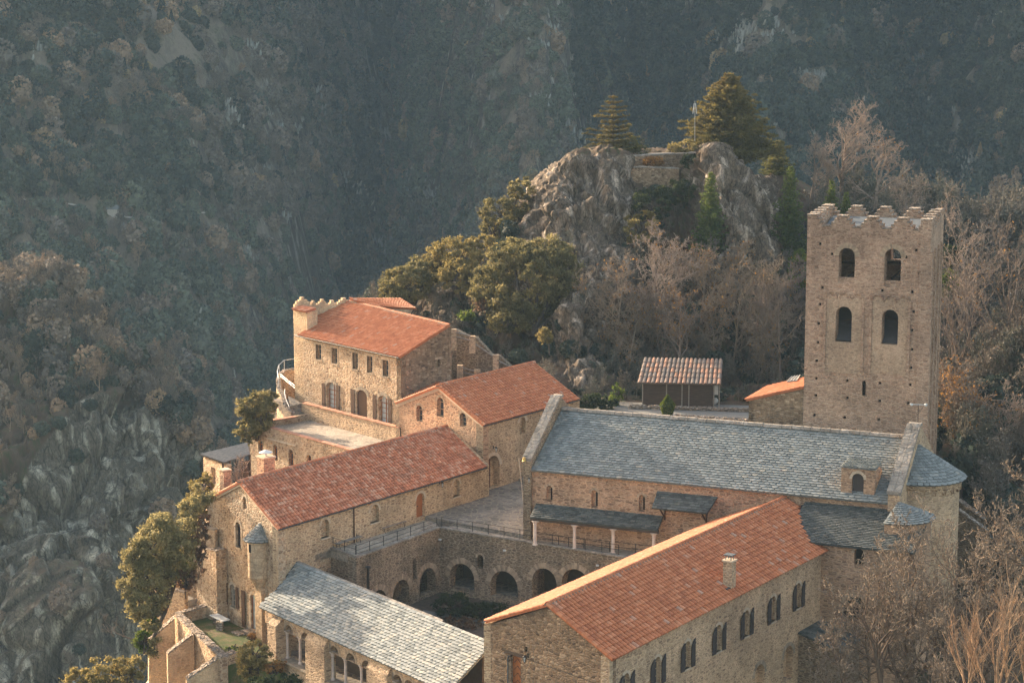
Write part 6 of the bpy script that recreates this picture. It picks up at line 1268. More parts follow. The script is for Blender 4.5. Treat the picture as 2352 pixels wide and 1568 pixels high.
# ---- generic loft through surveyed points (u, v, depth)
def cat(P, n):
    P = np.asarray(P, float); m = len(P); t = np.linspace(0, m - 1, n); i = np.clip(np.floor(t).astype(int), 0, m - 2); f = (t - i)[:, None]
    sh = P.shape[1:]; Q = P.reshape(m, -1); p0 = Q[np.maximum(i - 1, 0)]; p1 = Q[i]; p2 = Q[i + 1]; p3 = Q[np.minimum(i + 2, m - 1)]
    r = .5 * (2 * p1 + (p2 - p0) * f + (2 * p0 - 5 * p1 + 4 * p2 - p3) * f ** 2 + (3 * p1 - p0 - 3 * p2 + p3) * f ** 3); return r.reshape((n,) + sh)
def loft(name, rows, nv, nu, disp, mat, smooth=False, rock=None):
    G = np.array([[aty((u, v), y) for u, v, y in r] for r in rows])
    G = cat(G, nv); G = np.swapaxes(cat(np.swapaxes(G, 0, 1), nu), 0, 1)
    du = np.gradient(G, axis=1); dv = np.gradient(G, axis=0); n = np.cross(du, dv); n /= np.linalg.norm(n, axis=-1, keepdims=True) + 1e-9
    s = np.sign(np.sum(n * (c0 - G), -1, keepdims=True)); n = n * s
    G = disp(G, n)
    o = mesh(name, G, grid_faces(nv, nu), MT[mat], None, org=(0, 0, 0), smooth=smooth); tag(o, kind='structure')
    if rock is not None:
        Q = G.reshape(-1, 3) - c0; w_ = Q @ Fw; u_ = CU + FPX * Q[:, 0] / w_; v_ = CV - FPX * (Q @ Up) / w_; at = o.data.attributes.new('rock', 'FLOAT', 'POINT'); at.data.foreach_set('value', rock(u_, v_, G.reshape(-1, 3)).astype(np.float32))
    return G, n
# ---- near left cliff
Y0 = 330
RK = {}
rows = [[(-300, 560, 400), (0, 690, 390), (120, 715, 385), (215, 780, 380), (300, 880, 375), (380, 960, 370), (440, 1030, 366), (520, 1130, 364)],
        [(-300, 600, 368), (0, 665, 364), (110, 690, 360), (200, 745, 356), (285, 830, 352), (365, 925, 350), (425, 985, 348), (472, 1030, 346)],
        [(-300, 800, 345), (-20, 820, 342), (80, 880, 340), (180, 920, 338), (265, 960, 335), (340, 1010, 336), (400, 1060, 338), (455, 1085, 342)],
        [(-300, 1050, 322), (-40, 1080, 320), (60, 1120, 318), (150, 1150, 316), (230, 1170, 314), (300, 1190, 318), (350, 1215, 326), (385, 1240, 338)],
        [(-300, 1350, 303), (-60, 1360, 302), (40, 1380, 300), (120, 1400, 296), (190, 1410, 295), (250, 1420, 300), (300, 1440, 310), (345, 1460, 328)],
        [(-300, 1700, 285), (-60, 1700, 284), (40, 1720, 282), (110, 1720, 280), (180, 1720, 280), (240, 1740, 288), (300, 1740, 300), (360, 1760, 322)]]
def d_cliff(G, n):
    Sx = np.stack([G[..., 0] - .35 * G[..., 2], G[..., 1], G[..., 2] * .28], -1); r1 = fbm(Sx, .05, 5, 21, .6, True); r2 = fbm(Sx, .3, 4, 31, .65, True)
    b1 = blocks(G, 11., 36., -.4, 13); b2 = blocks(G, 3.4, 13., -.4, 14); Q = G + n * (4. * (r1 - .3) + .8 * r2 + 3.6 * b1 + 1.0 * b2)[..., None]; return Q
def r_cliff(u, v, G):
    e = 60 * fbm(G, .05, 4, 91); lim = np.interp(u, [-50, 60, 200, 330, 420, 480], [1300, 1060, 860, 880, 940, 1010]); return np.clip((v + e * 1.6 - lim) / 60, 0, 1) * (.72 + .7 * np.clip(fbm(G, .06, 4, 92) + .5, 0, 1))
GC_, nC_ = loft('left_cliff', rows, 300, 380, d_cliff, 'rock_cliff', rock=r_cliff)
rows = [[(40, 1500, 330), (200, 1300, 345), (330, 1150, 360), (420, 1100, 375), (560, 1120, 400), (760, 1080, 430)],
        [(40, 1900, 300), (200, 1700, 320), (330, 1600, 335), (440, 1500, 350), (600, 1500, 370), (760, 1500, 400)]]
G2_, _n = loft('gorge_side', rows, 60, 120, lambda G, n: G + n * (5 * fbm(G * V3([1, 1, .4]), .05, 5, 41, .55, True) + 2.5 * blocks(G, 6., 14., -.3, 15))[..., None], 'rock_cliff', rock=lambda u, v, G: .3 + .5 * fbm(G, .05, 3, 94))

# ---- crag and wooded slope behind the abbey
rows = [[(560, 1000, 225), (800, 800, 262), (960, 700, 270), (1080, 640, 272), (1160, 560, 270), (1230, 460, 268), (1300, 420, 266), (1380, 400, 265), (1480, 400, 265), (1580, 400, 264), (1640, 400, 262), (1720, 420, 262), (1800, 440, 262), (1900, 500, 262), (2050, 560, 262), (2200, 600, 262), (2420, 610, 262)],
        [(600, 1120, 212), (830, 730, 232), (960, 650, 236), (1080, 600, 236), (1165, 545, 236), (1225, 420, 236), (1305, 368, 234), (1380, 354, 240), (1480, 350, 242), (1585, 346, 242), (1640, 345, 234), (1715, 410, 236), (1800, 402, 250), (1900, 450, 250), (2050, 500, 246), (2200, 560, 244), (2420, 570, 240)],
        [(620, 1180, 208), (850, 800, 220), (975, 680, 226), (1080, 640, 228), (1170, 575, 229), (1215, 480, 227), (1300, 400, 226), (1385, 385, 228), (1480, 390, 231), (1580, 400, 232), (1650, 375, 226), (1725, 440, 226), (1800, 500, 238), (1900, 540, 238), (2050, 580, 234), (2200, 640, 232), (2420, 650, 228)],
        [(640, 1220, 204), (870, 860, 214), (990, 720, 219), (1090, 690, 221), (1180, 640, 222), (1225, 580, 219), (1310, 520, 219), (1400, 520, 220), (1490, 540, 222), (1580, 560, 222), (1660, 520, 218), (1750, 560, 218), (1830, 640, 222), (1920, 680, 222), (2060, 720, 220), (2210, 780, 218), (2430, 800, 214)],
        [(660, 1260, 200), (890, 900, 209), (1010, 780, 212), (1110, 770, 213), (1200, 740, 213), (1270, 740, 210), (1330, 720, 205), (1420, 740, 207), (1500, 760, 208), (1590, 760, 208), (1680, 740, 208), (1770, 760, 208), (1850, 800, 208), (1940, 850, 207), (2080, 880, 205), (2220, 950, 202), (2440, 980, 198)],
        [(680, 1300, 196), (905, 960, 204), (1030, 850, 206), (1130, 850, 205), (1215, 850, 203), (1270, 870, 197), (1340, 860, 196), (1430, 865, 201), (1510, 860, 202), (1600, 850, 202), (1690, 850, 202), (1780, 860, 201), (1860, 890, 199), (1950, 930, 197), (2090, 980, 192), (2230, 1080, 184), (2450, 1150, 175)],
        [(700, 1400, 190), (930, 1060, 198), (1040, 950, 200), (1140, 950, 198), (1220, 930, 196), (1280, 950, 190), (1350, 930, 190), (1440, 930, 191), (1520, 935, 191), (1610, 938, 190), (1700, 940, 190), (1790, 960, 188), (1870, 1000, 186), (1960, 1060, 180), (2100, 1150, 173), (2240, 1250, 166), (2460, 1300, 158)]]
def r_crag(u, v, G):
    e = 14 * fbm(G, .15, 4, 93)
    def bx(a, b, c, d, s=18): return np.clip((u - a + e) / s, 0, 1) * np.clip((b - u + e) / s, 0, 1) * np.clip((v - c + e) / s, 0, 1) * np.clip((d - v + e) / s, 0, 1)
    return np.clip(np.maximum.reduce([bx(1185, 1470, 340, 720), bx(1600, 1800, 300, 620), bx(985, 1110, 655, 760), bx(1255, 1400, 690, 900), bx(1470, 1610, 360, 450) * .5, bx(1780, 1850, 600, 800) * .6]), 0, 1)
def d_crag(G, n):
    u = G[..., 0] / G[..., 1] * FPX + CU
    a = np.interp(u, [600, 960, 1150, 1220, 1560, 1640, 1790, 1850, 2450], [.5, .8, 1.2, 1.7, 1.4, 1.8, 1.8, .8, .6]); vv = np.linspace(0, 1, G.shape[0])[:, None]; a = a * np.interp(vv, [0, .16, .3, .5, 1], [.3, .28, .9, 1, 1])
    Sx = np.stack([G[..., 0] + .45 * G[..., 2], G[..., 1], G[..., 2] * .16], -1); r1 = fbm(Sx, .16, 5, 51, .6, True); r2 = fbm(Sx * V3([1., 1., 1.3]), .7, 4, 61, .65, True)
    fl = np.clip(1 - np.abs(G[..., 2] - 5) / 1.5, 0, 1) * .0
    b1 = blocks(G, 3.6, 15., .35, 11); b2 = blocks(G, 1.1, 5.5, .35, 12); r3 = fbm(Sx * V3([1., 1., .6]), 1.6, 3, 66, .6, True); Q = G + n * (a * (.9 * (r1 - .35) + .3 * (r2 - .3) + .85 * b1 + .26 * b2 + .12 * r3))[..., None]; return Q
GH_, nH_ = loft('rocky_hill', rows, 250, 520, d_crag, 'rock_crag', rock=r_crag)
# ---- ground under and round the abbey
pc = [(-22, 150, -13), (-24, 164, -12), (-27, 177, -9), (-33, 194, -34), (-30, 185, -40), (-18, 200, 2), (-10, 195, 4), (-26, 150, -50), (-30, 165, -60), (-34, 182, -60), (-27, 172, -40), (-24, 144, -40), (-22, 134, -34), (-40, 150, -50), (-45, 175, -55), (-55, 200, -70), (-30, 130, -50), (-19, 141, -20), (-12, 140, -12), (-14, 128, -16), (-5, 120, -13), (10, 112, -13), (25, 115, -12), (40, 115, -12), (60, 118, -12),
      (0, 165, -8), (-8, 160, -8), (-4, 156, -9), (2, 150, -9), (-8, 150, -9), (-2, 145, -10), (6, 158, -8), (3, 172, -4), (-8, 168, -6), (7, 176, 1.), (5, 187, 3.5), (10, 192, 4.5), (18, 190, 4.5), (12, 178, 4.4), (20, 176, 4.4), (20, 165, 3.), (30, 172, 5.), (8, 150, -9), (12, 140, -9), (20, 140, -9), (28, 138, -9), (34, 145, -5), (40, 152, -2), (44, 165, 3), (50, 178, 10), (60, 190, 16), (70, 160, 4), (80, 190, 16), (45, 140, -7), (60, 145, -3), (35, 130, -10), (3, 200, 6), (-5, 190, 4), (-60, 150, -75), (-60, 100, -70), (-40, 110, -55)]
pc = np.array(pc, float); gx, gy = np.meshgrid(np.linspace(-62, 90, 230), np.linspace(98, 202, 170))
d2 = (gx[..., None] - pc[:, 0]) ** 2 + (gy[..., None] - pc[:, 1]) ** 2 + 4.; wt = d2 ** -1.7; gz_ = (wt * pc[:, 2]).sum(-1) / wt.sum(-1)
Pg = np.stack([gx, gy, gz_], -1); gz_ = gz_ + .35 * fbm(Pg, .25, 4, 71) * (1 + np.clip(-gz_ - 8, 0, 6) * .5)
flat = np.clip(1 - (np.abs(gz_ - 4.45) / .5), 0, 1); gz_ = gz_ * (1 - flat * .8) + 4.45 * flat * .8
o = mesh('ground', np.stack([gx, gy, gz_], -1), grid_faces(170, 230), MT['hill_soil'], None, org=(0, 0, 0), smooth=True); tag(o, kind='structure')
def ground_z(x, y): j = int(np.clip((x + 62) / 152 * 229, 0, 229)); i = int(np.clip((y - 98) / 104 * 169, 0, 169)); return float(gz_[i, j])
yard = [atz(p, 4.52) for p in ((1325, 950), (1800, 962), (1860, 935), (1400, 922))]
v = [p for p in yard]; o = mesh('yard', v + [p - V3([0, 0, 1]) for p in v], [(0, 1, 2, 3), (4, 5, 6, 7), (0, 1, 5, 4), (1, 2, 6, 5), (2, 3, 7, 6), (3, 0, 4, 7)], MT['gravel'], None); tag(o, kind='structure')
o = mesh('valley_floor', [(-830, -15, -140), (900, -15, -140), (900, 1440, -140), (-830, 1440, -140)], [(0, 1, 2, 3)], MT['hill_soil'], None, org=(0, 0, -140)); tag(o, kind='structure')
# plateau dry stone wall on the crag
pw_ = thing('dry_stone_wall', 'dry stone retaining wall under the flat top of the crag', 'wall', aty((1450, 400), 229))
seg_wall(pw_, [aty((1322, 362), 231.5), aty((1400, 364), 231), aty((1480, 358), 231), aty((1600, 352), 231.5)], 1., 'rubble_brown', 19.5, 'cap_stone')
seg_wall(pw_, [aty((1395, 392), 228.5), aty((1470, 384), 228), aty((1560, 388), 229)], .8, 'rubble_brown', 17, 'cap_stone')
o = mesh('lookout', [aty(p, y) for p, y in (((1322, 361), 232), ((1600, 350), 232), ((1600, 346), 244), ((1340, 352), 243))], [(0, 1, 2, 3)], MT['gravel'], None); tag(o, kind='structure')
# =================================================================== VEGETATION
def leaf_mat(name, stops, inst=False, trans=.48, rough=.7):
    m, n, b = newmat(name)
    at = N(n, 'ShaderNodeAttribute', attribute_name='tint'); f = at.outputs['Fac']
    if inst:
        ai = N(n, 'ShaderNodeAttribute', attribute_name='ftint', attribute_type='INSTANCER'); r = ramp(n, ai.outputs['Fac'], stops)
        r.color_ramp.interpolation = 'LINEAR'; k = ramp(n, f, [(0, (.65, .65, .65)), (1, (1.35, 1.33, 1.25))]); c = mixc(n, 1., r.outputs[0], k.outputs[0], 'MULTIPLY')
    else: c = ramp(n, f, stops).outputs[0]
    n.links.new(c, b.inputs['Base Color']); b.inputs['Roughness'].default_value = rough
    if trans:
        tr = N(n, 'ShaderNodeBsdfTranslucent'); n.links.new(c, tr.inputs[0]); mx = N(n, 'ShaderNodeMixShader', inp={0: trans}); n.links.new(b.outputs[0], mx.inputs[1]); n.links.new(tr.outputs[0], mx.inputs[2]); n.links.new(mx.outputs[0], n.nodes['Material Output'].inputs[0])
    return m
leaf_mat('leaf_oak', [(0, (.07, .065, .03)), (.5, (.17, .15, .062)), (.85, (.28, .235, .105)), (1, (.40, .33, .17))])
leaf_mat('leaf_sunlit', [(0, (.11, .095, .04)), (.5, (.25, .215, .095)), (.85, (.38, .32, .15)), (1, (.5, .42, .22))])  # brightened leaf copy, sunlight on the cliff edge oak put into its colour
leaf_mat('leaf_olive', [(0, (0.144, 0.117, 0.042)), (.5, (0.230, 0.184, 0.066)), (1, (0.384, 0.300, 0.120))])
leaf_mat('leaf_green', [(0, (0.052, 0.084, 0.015)), (.5, (0.098, 0.138, 0.025)), (1, (0.208, 0.228, 0.040))])
leaf_mat('leaf_dark', [(0, (0.025, 0.036, 0.017)), (.6, (0.042, 0.058, 0.024)), (1, (0.084, 0.091, 0.036))])
leaf_mat('leaf_autumn', [(0, (.12, .055, .02)), (.5, (.24, .12, .035)), (1, (.36, .20, .06))])
leaf_mat('leaf_brown', [(0, (.09, .055, .035)), (.5, (.16, .095, .06)), (1, (.25, .16, .1))])
leaf_mat('needle_cedar', [(0, (0.060, 0.068, 0.022)), (.5, (0.119, 0.120, 0.036)), (1, (0.238, 0.195, 0.060))])
leaf_mat('needle_gold', [(0, (.06, .055, .018)), (.5, (.13, .11, .035)), (.85, (.20, .155, .05)), (1, (.28, .17, .055))])
leaf_mat('needle_fir', [(0, (0.033, 0.059, 0.022)), (.5, (0.068, 0.105, 0.030)), (1, (0.165, 0.196, 0.042))])
plain('bark_grey', (.20, .15, .115), .9, .4, 4., sc3=(2, 2, .5)); plain('bark_pale', (.29, .22, .17), .85, .3, 5.); plain('bark_gold', (.34, .22, .13), .8, .3, 5.); plain('bark_mid', (.21, .16, .115), .9, .4, 5.); plain('bark_fig', (.135, .092, .062), .85, .4, 5.); plain('bark_dark', (.07, .052, .04), .9, .4, 4.)
FST = [(0, (0.026, 0.039, 0.034)), (.25, (0.061, 0.081, 0.064)), (.45, (0.130, 0.151, 0.112)), (.55, (0.138, 0.126, 0.107)), (.7, (0.203, 0.170, 0.142)), (.85, (0.264, 0.203, 0.151)), (.95, (0.350, 0.238, 0.153)), (1, (0.389, 0.305, 0.164))]
leaf_mat('forest_leaf', FST, inst=True, trans=.2)

plain('far_rock', (.22, .22, .185), .95, .45, .8, bs=.6)
def tubes(segs, ns=5):
    """segs: list of (p0,p1,r0,r1) -> verts, faces"""
    S = np.array([[*a, *b, r0, r1] for a, b, r0, r1 in segs]); A = S[:, :3]; B = S[:, 3:6]; d = B - A; L = np.linalg.norm(d, axis=1, keepdims=True) + 1e-9; d /= L
    h = np.where(np.abs(d[:, 2:3]) < .9, [[0, 0, 1.]], [[1., 0, 0]]); e = np.cross(d, h); e /= np.linalg.norm(e, axis=1, keepdims=True); g = np.cross(d, e)
    an = 2 * np.pi * np.arange(ns) / ns; c = np.cos(an)[None, :, None]; s = np.sin(an)[None, :, None]
    ring = e[:, None] * c + g[:, None] * s; V = np.concatenate([A[:, None] + ring * S[:, 6][:, None, None], B[:, None] + ring * S[:, 7][:, None, None]], 1)
    n = len(S); k = np.arange(ns); base = (np.arange(n) * 2 * ns)[:, None]
    F_ = np.stack([base + k, base + (k + 1) % ns, base + ns + (k + 1) % ns, base + ns + k], -1).reshape(-1, 4)
    return V.reshape(-1, 3), F_
def grow(base, H, rg, levels=4, kids=(8, 6, 5, 4), trunk_r=.22, spread=.9, up=.25, first=.3, gnarl=.25, lens=(.55, .5, .45, .5), lean=(0, 0, 1), nseg=(7, 5, 4, 3, 3)):
    out = [[] for _ in range(levels + 1)]
    def br(p, d, L, r, lv):
        n = nseg[min(lv, len(nseg) - 1)]; pts = [p]; rad = [r]; dd = d.copy()
        for i in range(n):
            dd = dd + rg.normal(0, gnarl * (.5 if lv == 0 else 1), 3) * .5 + V3([0, 0, up * (.35 if lv else .2)]); dd /= np.linalg.norm(dd)
            p2 = pts[-1] + dd * L / n; r2 = r * (1 - (i + 1) / n * (.72 if lv < levels else .6)); out[lv].append((pts[-1], p2, rad[-1], r2)); pts.append(p2); rad.append(r2)
        if lv >= levels: return
        K = kids[lv]; f0 = first if lv == 0 else .22
        for k in range(K):
            t = f0 + (1 - f0) * (k + rg.random()) / K; x = t * n; i = min(int(x), n - 1); pp = pts[i] * (1 - (x - i)) + pts[i + 1] * (x - i); rr = rad[i] * (1 - (x - i)) + rad[i + 1] * (x - i)
            ax = pts[i + 1] - pts[i]; ax /= np.linalg.norm(ax); rv = rg.normal(0, 1, 3); rv -= ax * np.dot(rv, ax); rv /= np.linalg.norm(rv)
            an = spread * (.7 + .5 * rg.random()) * (1. if lv else 1.05 - .35 * t); nd = ax * math.cos(an) + rv * math.sin(an)
            br(pp, nd, L * lens[lv] * (1.15 - .5 * t if lv == 0 else 1 - .3 * t) * (.8 + .4 * rg.random()), max(rr * .62, .008), lv + 1)
        if lv > 0 or True: pass
    br(V3(base), V3(lean) / np.linalg.norm(lean), H, trunk_r, 0); return out
def bare_tree(label, p, H, seed, cat_='tree', bark='bark_mid', name='bare_tree', group='bare winter trees', twig=.012, leaves=0, **k):
    rg = np.random.default_rng(seed); o_ = grow(p, H, rg, **k); t = thing(name, label, cat_, p, group)
    fg = 2 if bark == 'bark_fig' else 1; v, f = tubes([x for l_ in o_[:fg + 1] for x in l_], 7); mesh('trunk', v, f, MT['bark_grey' if bark == 'bark_pale' else bark], t, tint=rg.random(len(f)))
    seg = [(a, b, max(r0, twig), max(r1, twig * .7)) for lv in o_[fg + 1:] for a, b, r0, r1 in lv]; v, f = tubes(seg, 3)
    mesh('crown', v, f, MT['bark_mid' if bark == 'bark_fig' else bark], t, tint=rg.random(len(f)))
    if leaves:
        E = np.array([b for a, b, _, _ in o_[-1]]); idx = rg.integers(0, len(E), leaves); v, f = leafq(E[idx] + rg.normal(0, .15, (leaves, 3)), .11, rg); mesh('leaves', v, f, MT['leaf_autumn'], t, tint=rg.random(len(f)))
    return t, o_
def leafq(Pc, size, rg, aspect=.6, nrm=None, flat=0.):
    n = len(Pc); a = rg.normal(0, 1, (n, 3)); a[:, 2] *= (1 - flat); a /= np.linalg.norm(a, axis=1, keepdims=True); b = rg.normal(0, 1, (n, 3)); b[:, 2] *= (1 - flat); b -= a * (a * b).sum(1, keepdims=True); b /= np.linalg.norm(b, axis=1, keepdims=True) + 1e-9
    s = size * (.6 + .8 * rg.random((n, 1))); a = a * s; b = b * s * aspect; V = np.stack([Pc - a, Pc - b * .9, Pc + a, Pc + b], 1).reshape(-1, 3); F_ = np.arange(4 * n).reshape(-1, 4); return V, F_
def clumps(blobs, ncl, nleaf, rg, crad=.75, fill=.35):
    """blobs: (center, radii) ellipsoids; returns leaf centres gathered in clumps near the outside"""
    out = []; cs = []; vol = np.array([b[1][0] * b[1][1] + b[1][0] * b[1][2] for b in blobs]); vol = vol / vol.sum()
    for (c, r), w_ in zip(blobs, vol):
        k = max(3, int(ncl * w_)); d = rg.normal(0, 1, (k, 3)); d /= np.linalg.norm(d, axis=1, keepdims=True); rad = (fill + (1 - fill) * rg.random((k, 1)) ** .45); cc = V3(c) + d * rad * V3(r); cs.append(cc)
    cs = np.concatenate(cs); n = int(nleaf); idx = rg.integers(0, len(cs), n); cr = crad * (.5 + .8 * rg.random(len(cs))); d = rg.normal(0, 1, (n, 3)); d /= np.linalg.norm(d, axis=1, keepdims=True)
    return cs[idx] + rg.normal(0, .52, (n, 3)) * cr[idx][:, None] * V3([1, 1, .7]), cs, idx
def leafy(label, base, blobs, ncl, nleaf, seed, mat='leaf_oak', size=.16, crad=.8, name='oak_tree', cat_='tree', group=None, trunk=.25, bark='bark_dark', fill=.35):
    rg = np.random.default_rng(seed); t = thing(name, label, cat_, base, group)
    if nleaf > 6000: nleaf *= 1.6; size *= .85
    if nleaf > 1500: crad *= .8; fill = min(.9, fill + .2)
    P, cs, idx = clumps(blobs, int(ncl * 2.2), nleaf, rg, crad * .72, fill); v, f = leafq(P, size, rg)
    tn = np.clip(rg.random(len(cs))[idx] * .55 + rg.random(len(f)) * .45, 0, 1)
    crown = mesh('crown', v, f, MT[mat], t, tint=tn)
    if trunk:
        seg = []; top = V3(blobs[0][0]); b = V3(base)
        for (c, r) in blobs:
            mid = (b + V3(c)) / 2 + rg.normal(0, .3, 3); seg += [(b, mid, trunk, trunk * .7), (mid, V3(c), trunk * .7, trunk * .35)]
        for i in rg.integers(0, len(cs), min(60, len(cs))):
            c = cs[i]; j = int(np.argmin([np.linalg.norm((c - V3(bb[0]))) for bb in blobs])); s_ = V3(blobs[j][0]) * .6 + b * .4 * V3([1, 1, 1]) if 0 else V3(blobs[j][0]) - V3([0, 0, blobs[j][1][2] * .4]); m_ = (s_ + c) / 2 + rg.normal(0, .2, 3); seg += [(s_, m_, .06, .04), (m_, c, .04, .015)]
        v, f = tubes(seg, 6); mesh('trunk', v, f, MT[bark], t, tint=rg.random(len(f)))
    return t
def conifer(label, base, H, R, seed, mat='needle_fir', name='fir_tree', layers=26, per=9, droop=-.15, dens=1., size=.13, shape=1., first=.06, upturn=.0, group=None, flat=.6, bark='bark_dark', top=1.):
    rg = np.random.default_rng(seed); t = thing(name, label, 'tree', base, group); b = V3(base); seg = []; pts = []
    for i in range(14): seg.append((b + V3([0, 0, H * i / 14]), b + V3([0, 0, H * (i + 1) / 14]), .02 * H * (1 - i / 14.5), .02 * H * (1 - (i + 1) / 14.5)))
    for k in range(layers):
        f_ = first + (1 - first) * (k + .3 * rg.random()) / layers; z = H * f_; r = R * (1 - f_) ** shape * (.8 + .35 * rg.random()) + .12; np_ = max(4, int(per * (1 - f_ * .5)))
        a0 = rg.random() * 6.28
        for j in range(np_):
            a = a0 + 6.283 * j / np_ + rg.normal(0, .25); rr = r * (.65 + .5 * rg.random()); d = V3([math.cos(a), math.sin(a), 0]); n = 5; q0_ = b + V3([0, 0, z])
            prev = q0_
            for s_ in range(1, n + 1):
                x = s_ / n; q_ = q0_ + d * rr * x + V3([0, 0, droop * rr * x + upturn * rr * x * x]); seg.append((prev, q_, .035 * (1 - x) + .012, .035 * (1 - x - .2) + .012)); prev = q_
                m_ = int(dens * 9 * (rr / n) / .3 * (1.3 - x * .5)) + 2; w_ = .34 * rr * (1 - x * .75) + .08
                pp = q_ - d * rr / n * rg.random((m_, 1)) + np.cross(d, [0, 0, 1])[None] * rg.normal(0, w_ * .5, (m_, 1)) + V3([0, 0, 1.])[None] * rg.normal(-.02, .06, (m_, 1)); pts.append(pp)
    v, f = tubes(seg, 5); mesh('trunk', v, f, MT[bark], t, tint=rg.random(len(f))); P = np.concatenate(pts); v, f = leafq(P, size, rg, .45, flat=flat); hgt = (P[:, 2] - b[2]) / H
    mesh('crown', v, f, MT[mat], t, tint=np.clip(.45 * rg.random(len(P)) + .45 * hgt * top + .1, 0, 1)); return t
def sz_(px, y): return px / FPX * y   # picture size to metres at depth y

# ---- oaks on the slope left of the crag
def blob_px(u, v, y, ru, rv, rd=None): c = aty((u, v), y); return (c, (sz_(ru, y), sz_(rd or ru, y), sz_(rv, y)))
leafy('slender wind-shaped oak growing at the left shoulder of the crag', aty((1150, 570), 229), [blob_px(1195, 430, 229, 30, 24), blob_px(1150, 485, 229, 52, 32), blob_px(1190, 470, 229, 32, 30), blob_px(1130, 525, 229, 34, 28), blob_px(1165, 540, 229, 30, 22)], 70, 9000, 1, size=.15, crad=.6, trunk=.16)
leafy('rounded holm oak at the lower left end of the oak group above the house', aty((950, 700), 218), [blob_px(935, 650, 218, 58, 42), blob_px(970, 625, 220, 42, 36), blob_px(905, 670, 217, 30, 26)], 80, 11000, 2, size=.15, crad=.7, group=None)
leafy('pale leaved oak in the middle of the group between the house and the crag', aty((1060, 690), 217), [blob_px(1050, 590, 220, 62, 45), blob_px(1060, 635, 216, 55, 42), blob_px(1010, 600, 221, 42, 36), blob_px(1100, 565, 223, 34, 30)], 110, 15000, 3, 'leaf_olive', size=.14, crad=.65)
leafy('largest dense oak hanging over the dark slope below the crag', aty((1220, 770), 207), [blob_px(1210, 650, 210, 112, 88), blob_px(1140, 660, 210, 62, 62), blob_px(1290, 640, 210, 50, 74), blob_px(1170, 730, 208, 60, 34), blob_px(1260, 585, 212, 60, 42), blob_px(1180, 590, 212, 62, 44), blob_px(1280, 715, 209, 44, 40)], 210, 36000, 4, size=.15, crad=.85)
leafy('small pale bush-like tree alone on the dark slope under the big oak', aty((1262, 815), 199), [blob_px(1255, 768, 199, 18, 19)], 14, 1500, 5, 'leaf_olive', size=.12, crad=.35, trunk=.07)
leafy('oak tree beside the left corner of the terrace wall', aty((590, 1010), 188), [blob_px(585, 935, 188, 40, 36), blob_px(615, 920, 190, 28, 28), blob_px(572, 985, 187, 26, 34), blob_px(600, 960, 187, 30, 30)], 60, 9500, 6, size=.14, crad=.6, trunk=.18)
leafy('long sunlit oak mass on the cliff edge left of the turreted gable', aty((380, 1400), 152), [blob_px(390, 1210, 153, 58, 40), blob_px(345, 1255, 151, 46, 42), blob_px(400, 1270, 152, 52, 56), blob_px(335, 1320, 150, 40, 46), blob_px(440, 1165, 155, 26, 26), blob_px(440, 1220, 155, 22, 44), blob_px(350, 1370, 149, 34, 44), blob_px(305, 1290, 150, 28, 34), blob_px(300, 1345, 149, 24, 28), blob_px(345, 1430, 148.5, 20, 40), blob_px(355, 1490, 148, 14, 30), blob_px(375, 1310, 151, 30, 50), blob_px(320, 1390, 148, 26, 30), blob_px(470, 1130, 157, 22, 30)], 200, 34000, 7, 'leaf_sunlit', size=.115, crad=.6, trunk=.2)
leafy('brown creeper covering the leaning wall between the oak mass and the gable', aty((455, 1330), 152), [blob_px(455, 1270, 153, 20, 60), blob_px(430, 1330, 151.5, 22, 36), blob_px(470, 1210, 154, 14, 40)], 40, 3800, 164, 'leaf_brown', size=.09, crad=.35, name='climbing_plant', cat_='climber', trunk=.03)
leafy('bushy olive coloured shrub at the bottom left below the buttresses', aty((250, 1620), 140), [blob_px(245, 1545, 142, 62, 36), blob_px(190, 1560, 142, 40, 26), blob_px(300, 1535, 143, 36, 32), blob_px(240, 1600, 141, 90, 40)], 60, 12000, 8, 'leaf_olive', size=.1, crad=.5, name='shrub', cat_='shrub', trunk=.08)
leafy('bright green shrub clinging to the cliff left of the first buttress', aty((330, 1500), 147), [blob_px(330, 1470, 148, 20, 26), blob_px(345, 1430, 149, 12, 30), blob_px(352, 1390, 150, 7, 25)], 22, 4200, 9, 'leaf_green', size=.09, crad=.4, name='shrub', cat_='shrub', trunk=.05)
leafy('silvery olive shrub beside the small lawn and the gallery pier', atz(q(5, 1050, 1500), zg - 1.5), [blob_px(583, 1500, 141, 40, 30), blob_px(575, 1530, 141, 36, 30)], 42, 8500, 10, 'leaf_olive', size=.075, crad=.42, name='shrub', cat_='shrub', trunk=.06)
leafy('orange autumn shrub below the first gallery columns', aty(q(5, 1215, 1530), 139), [blob_px(633, 1532, 139.6, 24, 15)], 14, 1300, 11, 'leaf_autumn', size=.07, crad=.3, name='shrub', cat_='shrub', trunk=.04)
leafy('dark green planting along the foot of the gallery', aty(q(5, 1250, 1640), 138), [blob_px(650, 1568, 138, 50, 16), blob_px(600, 1562, 138.4, 30, 16)], 20, 3200, 12, 'leaf_dark', size=.08, crad=.4, name='shrub', cat_='shrub', trunk=0)
leafy('yellow and orange plant at the end of the small lawn', atz(q(5, 1060, 1250), zg), [(atz(q(5, 1062, 1235), zg + .3), (.35, .35, .35))], 6, 500, 13, 'leaf_autumn', size=.06, crad=.2, name='plant', cat_='plant', trunk=.03)
leafy('low bright green plant growing at the lawn edge by the olive shrub', atz(q(5, 905, 1335), zg), [(atz(q(5, 920, 1320), zg + .25), (.5, .4, .25))], 7, 600, 14, 'leaf_green', size=.06, crad=.2, name='plant', cat_='plant', trunk=.02)
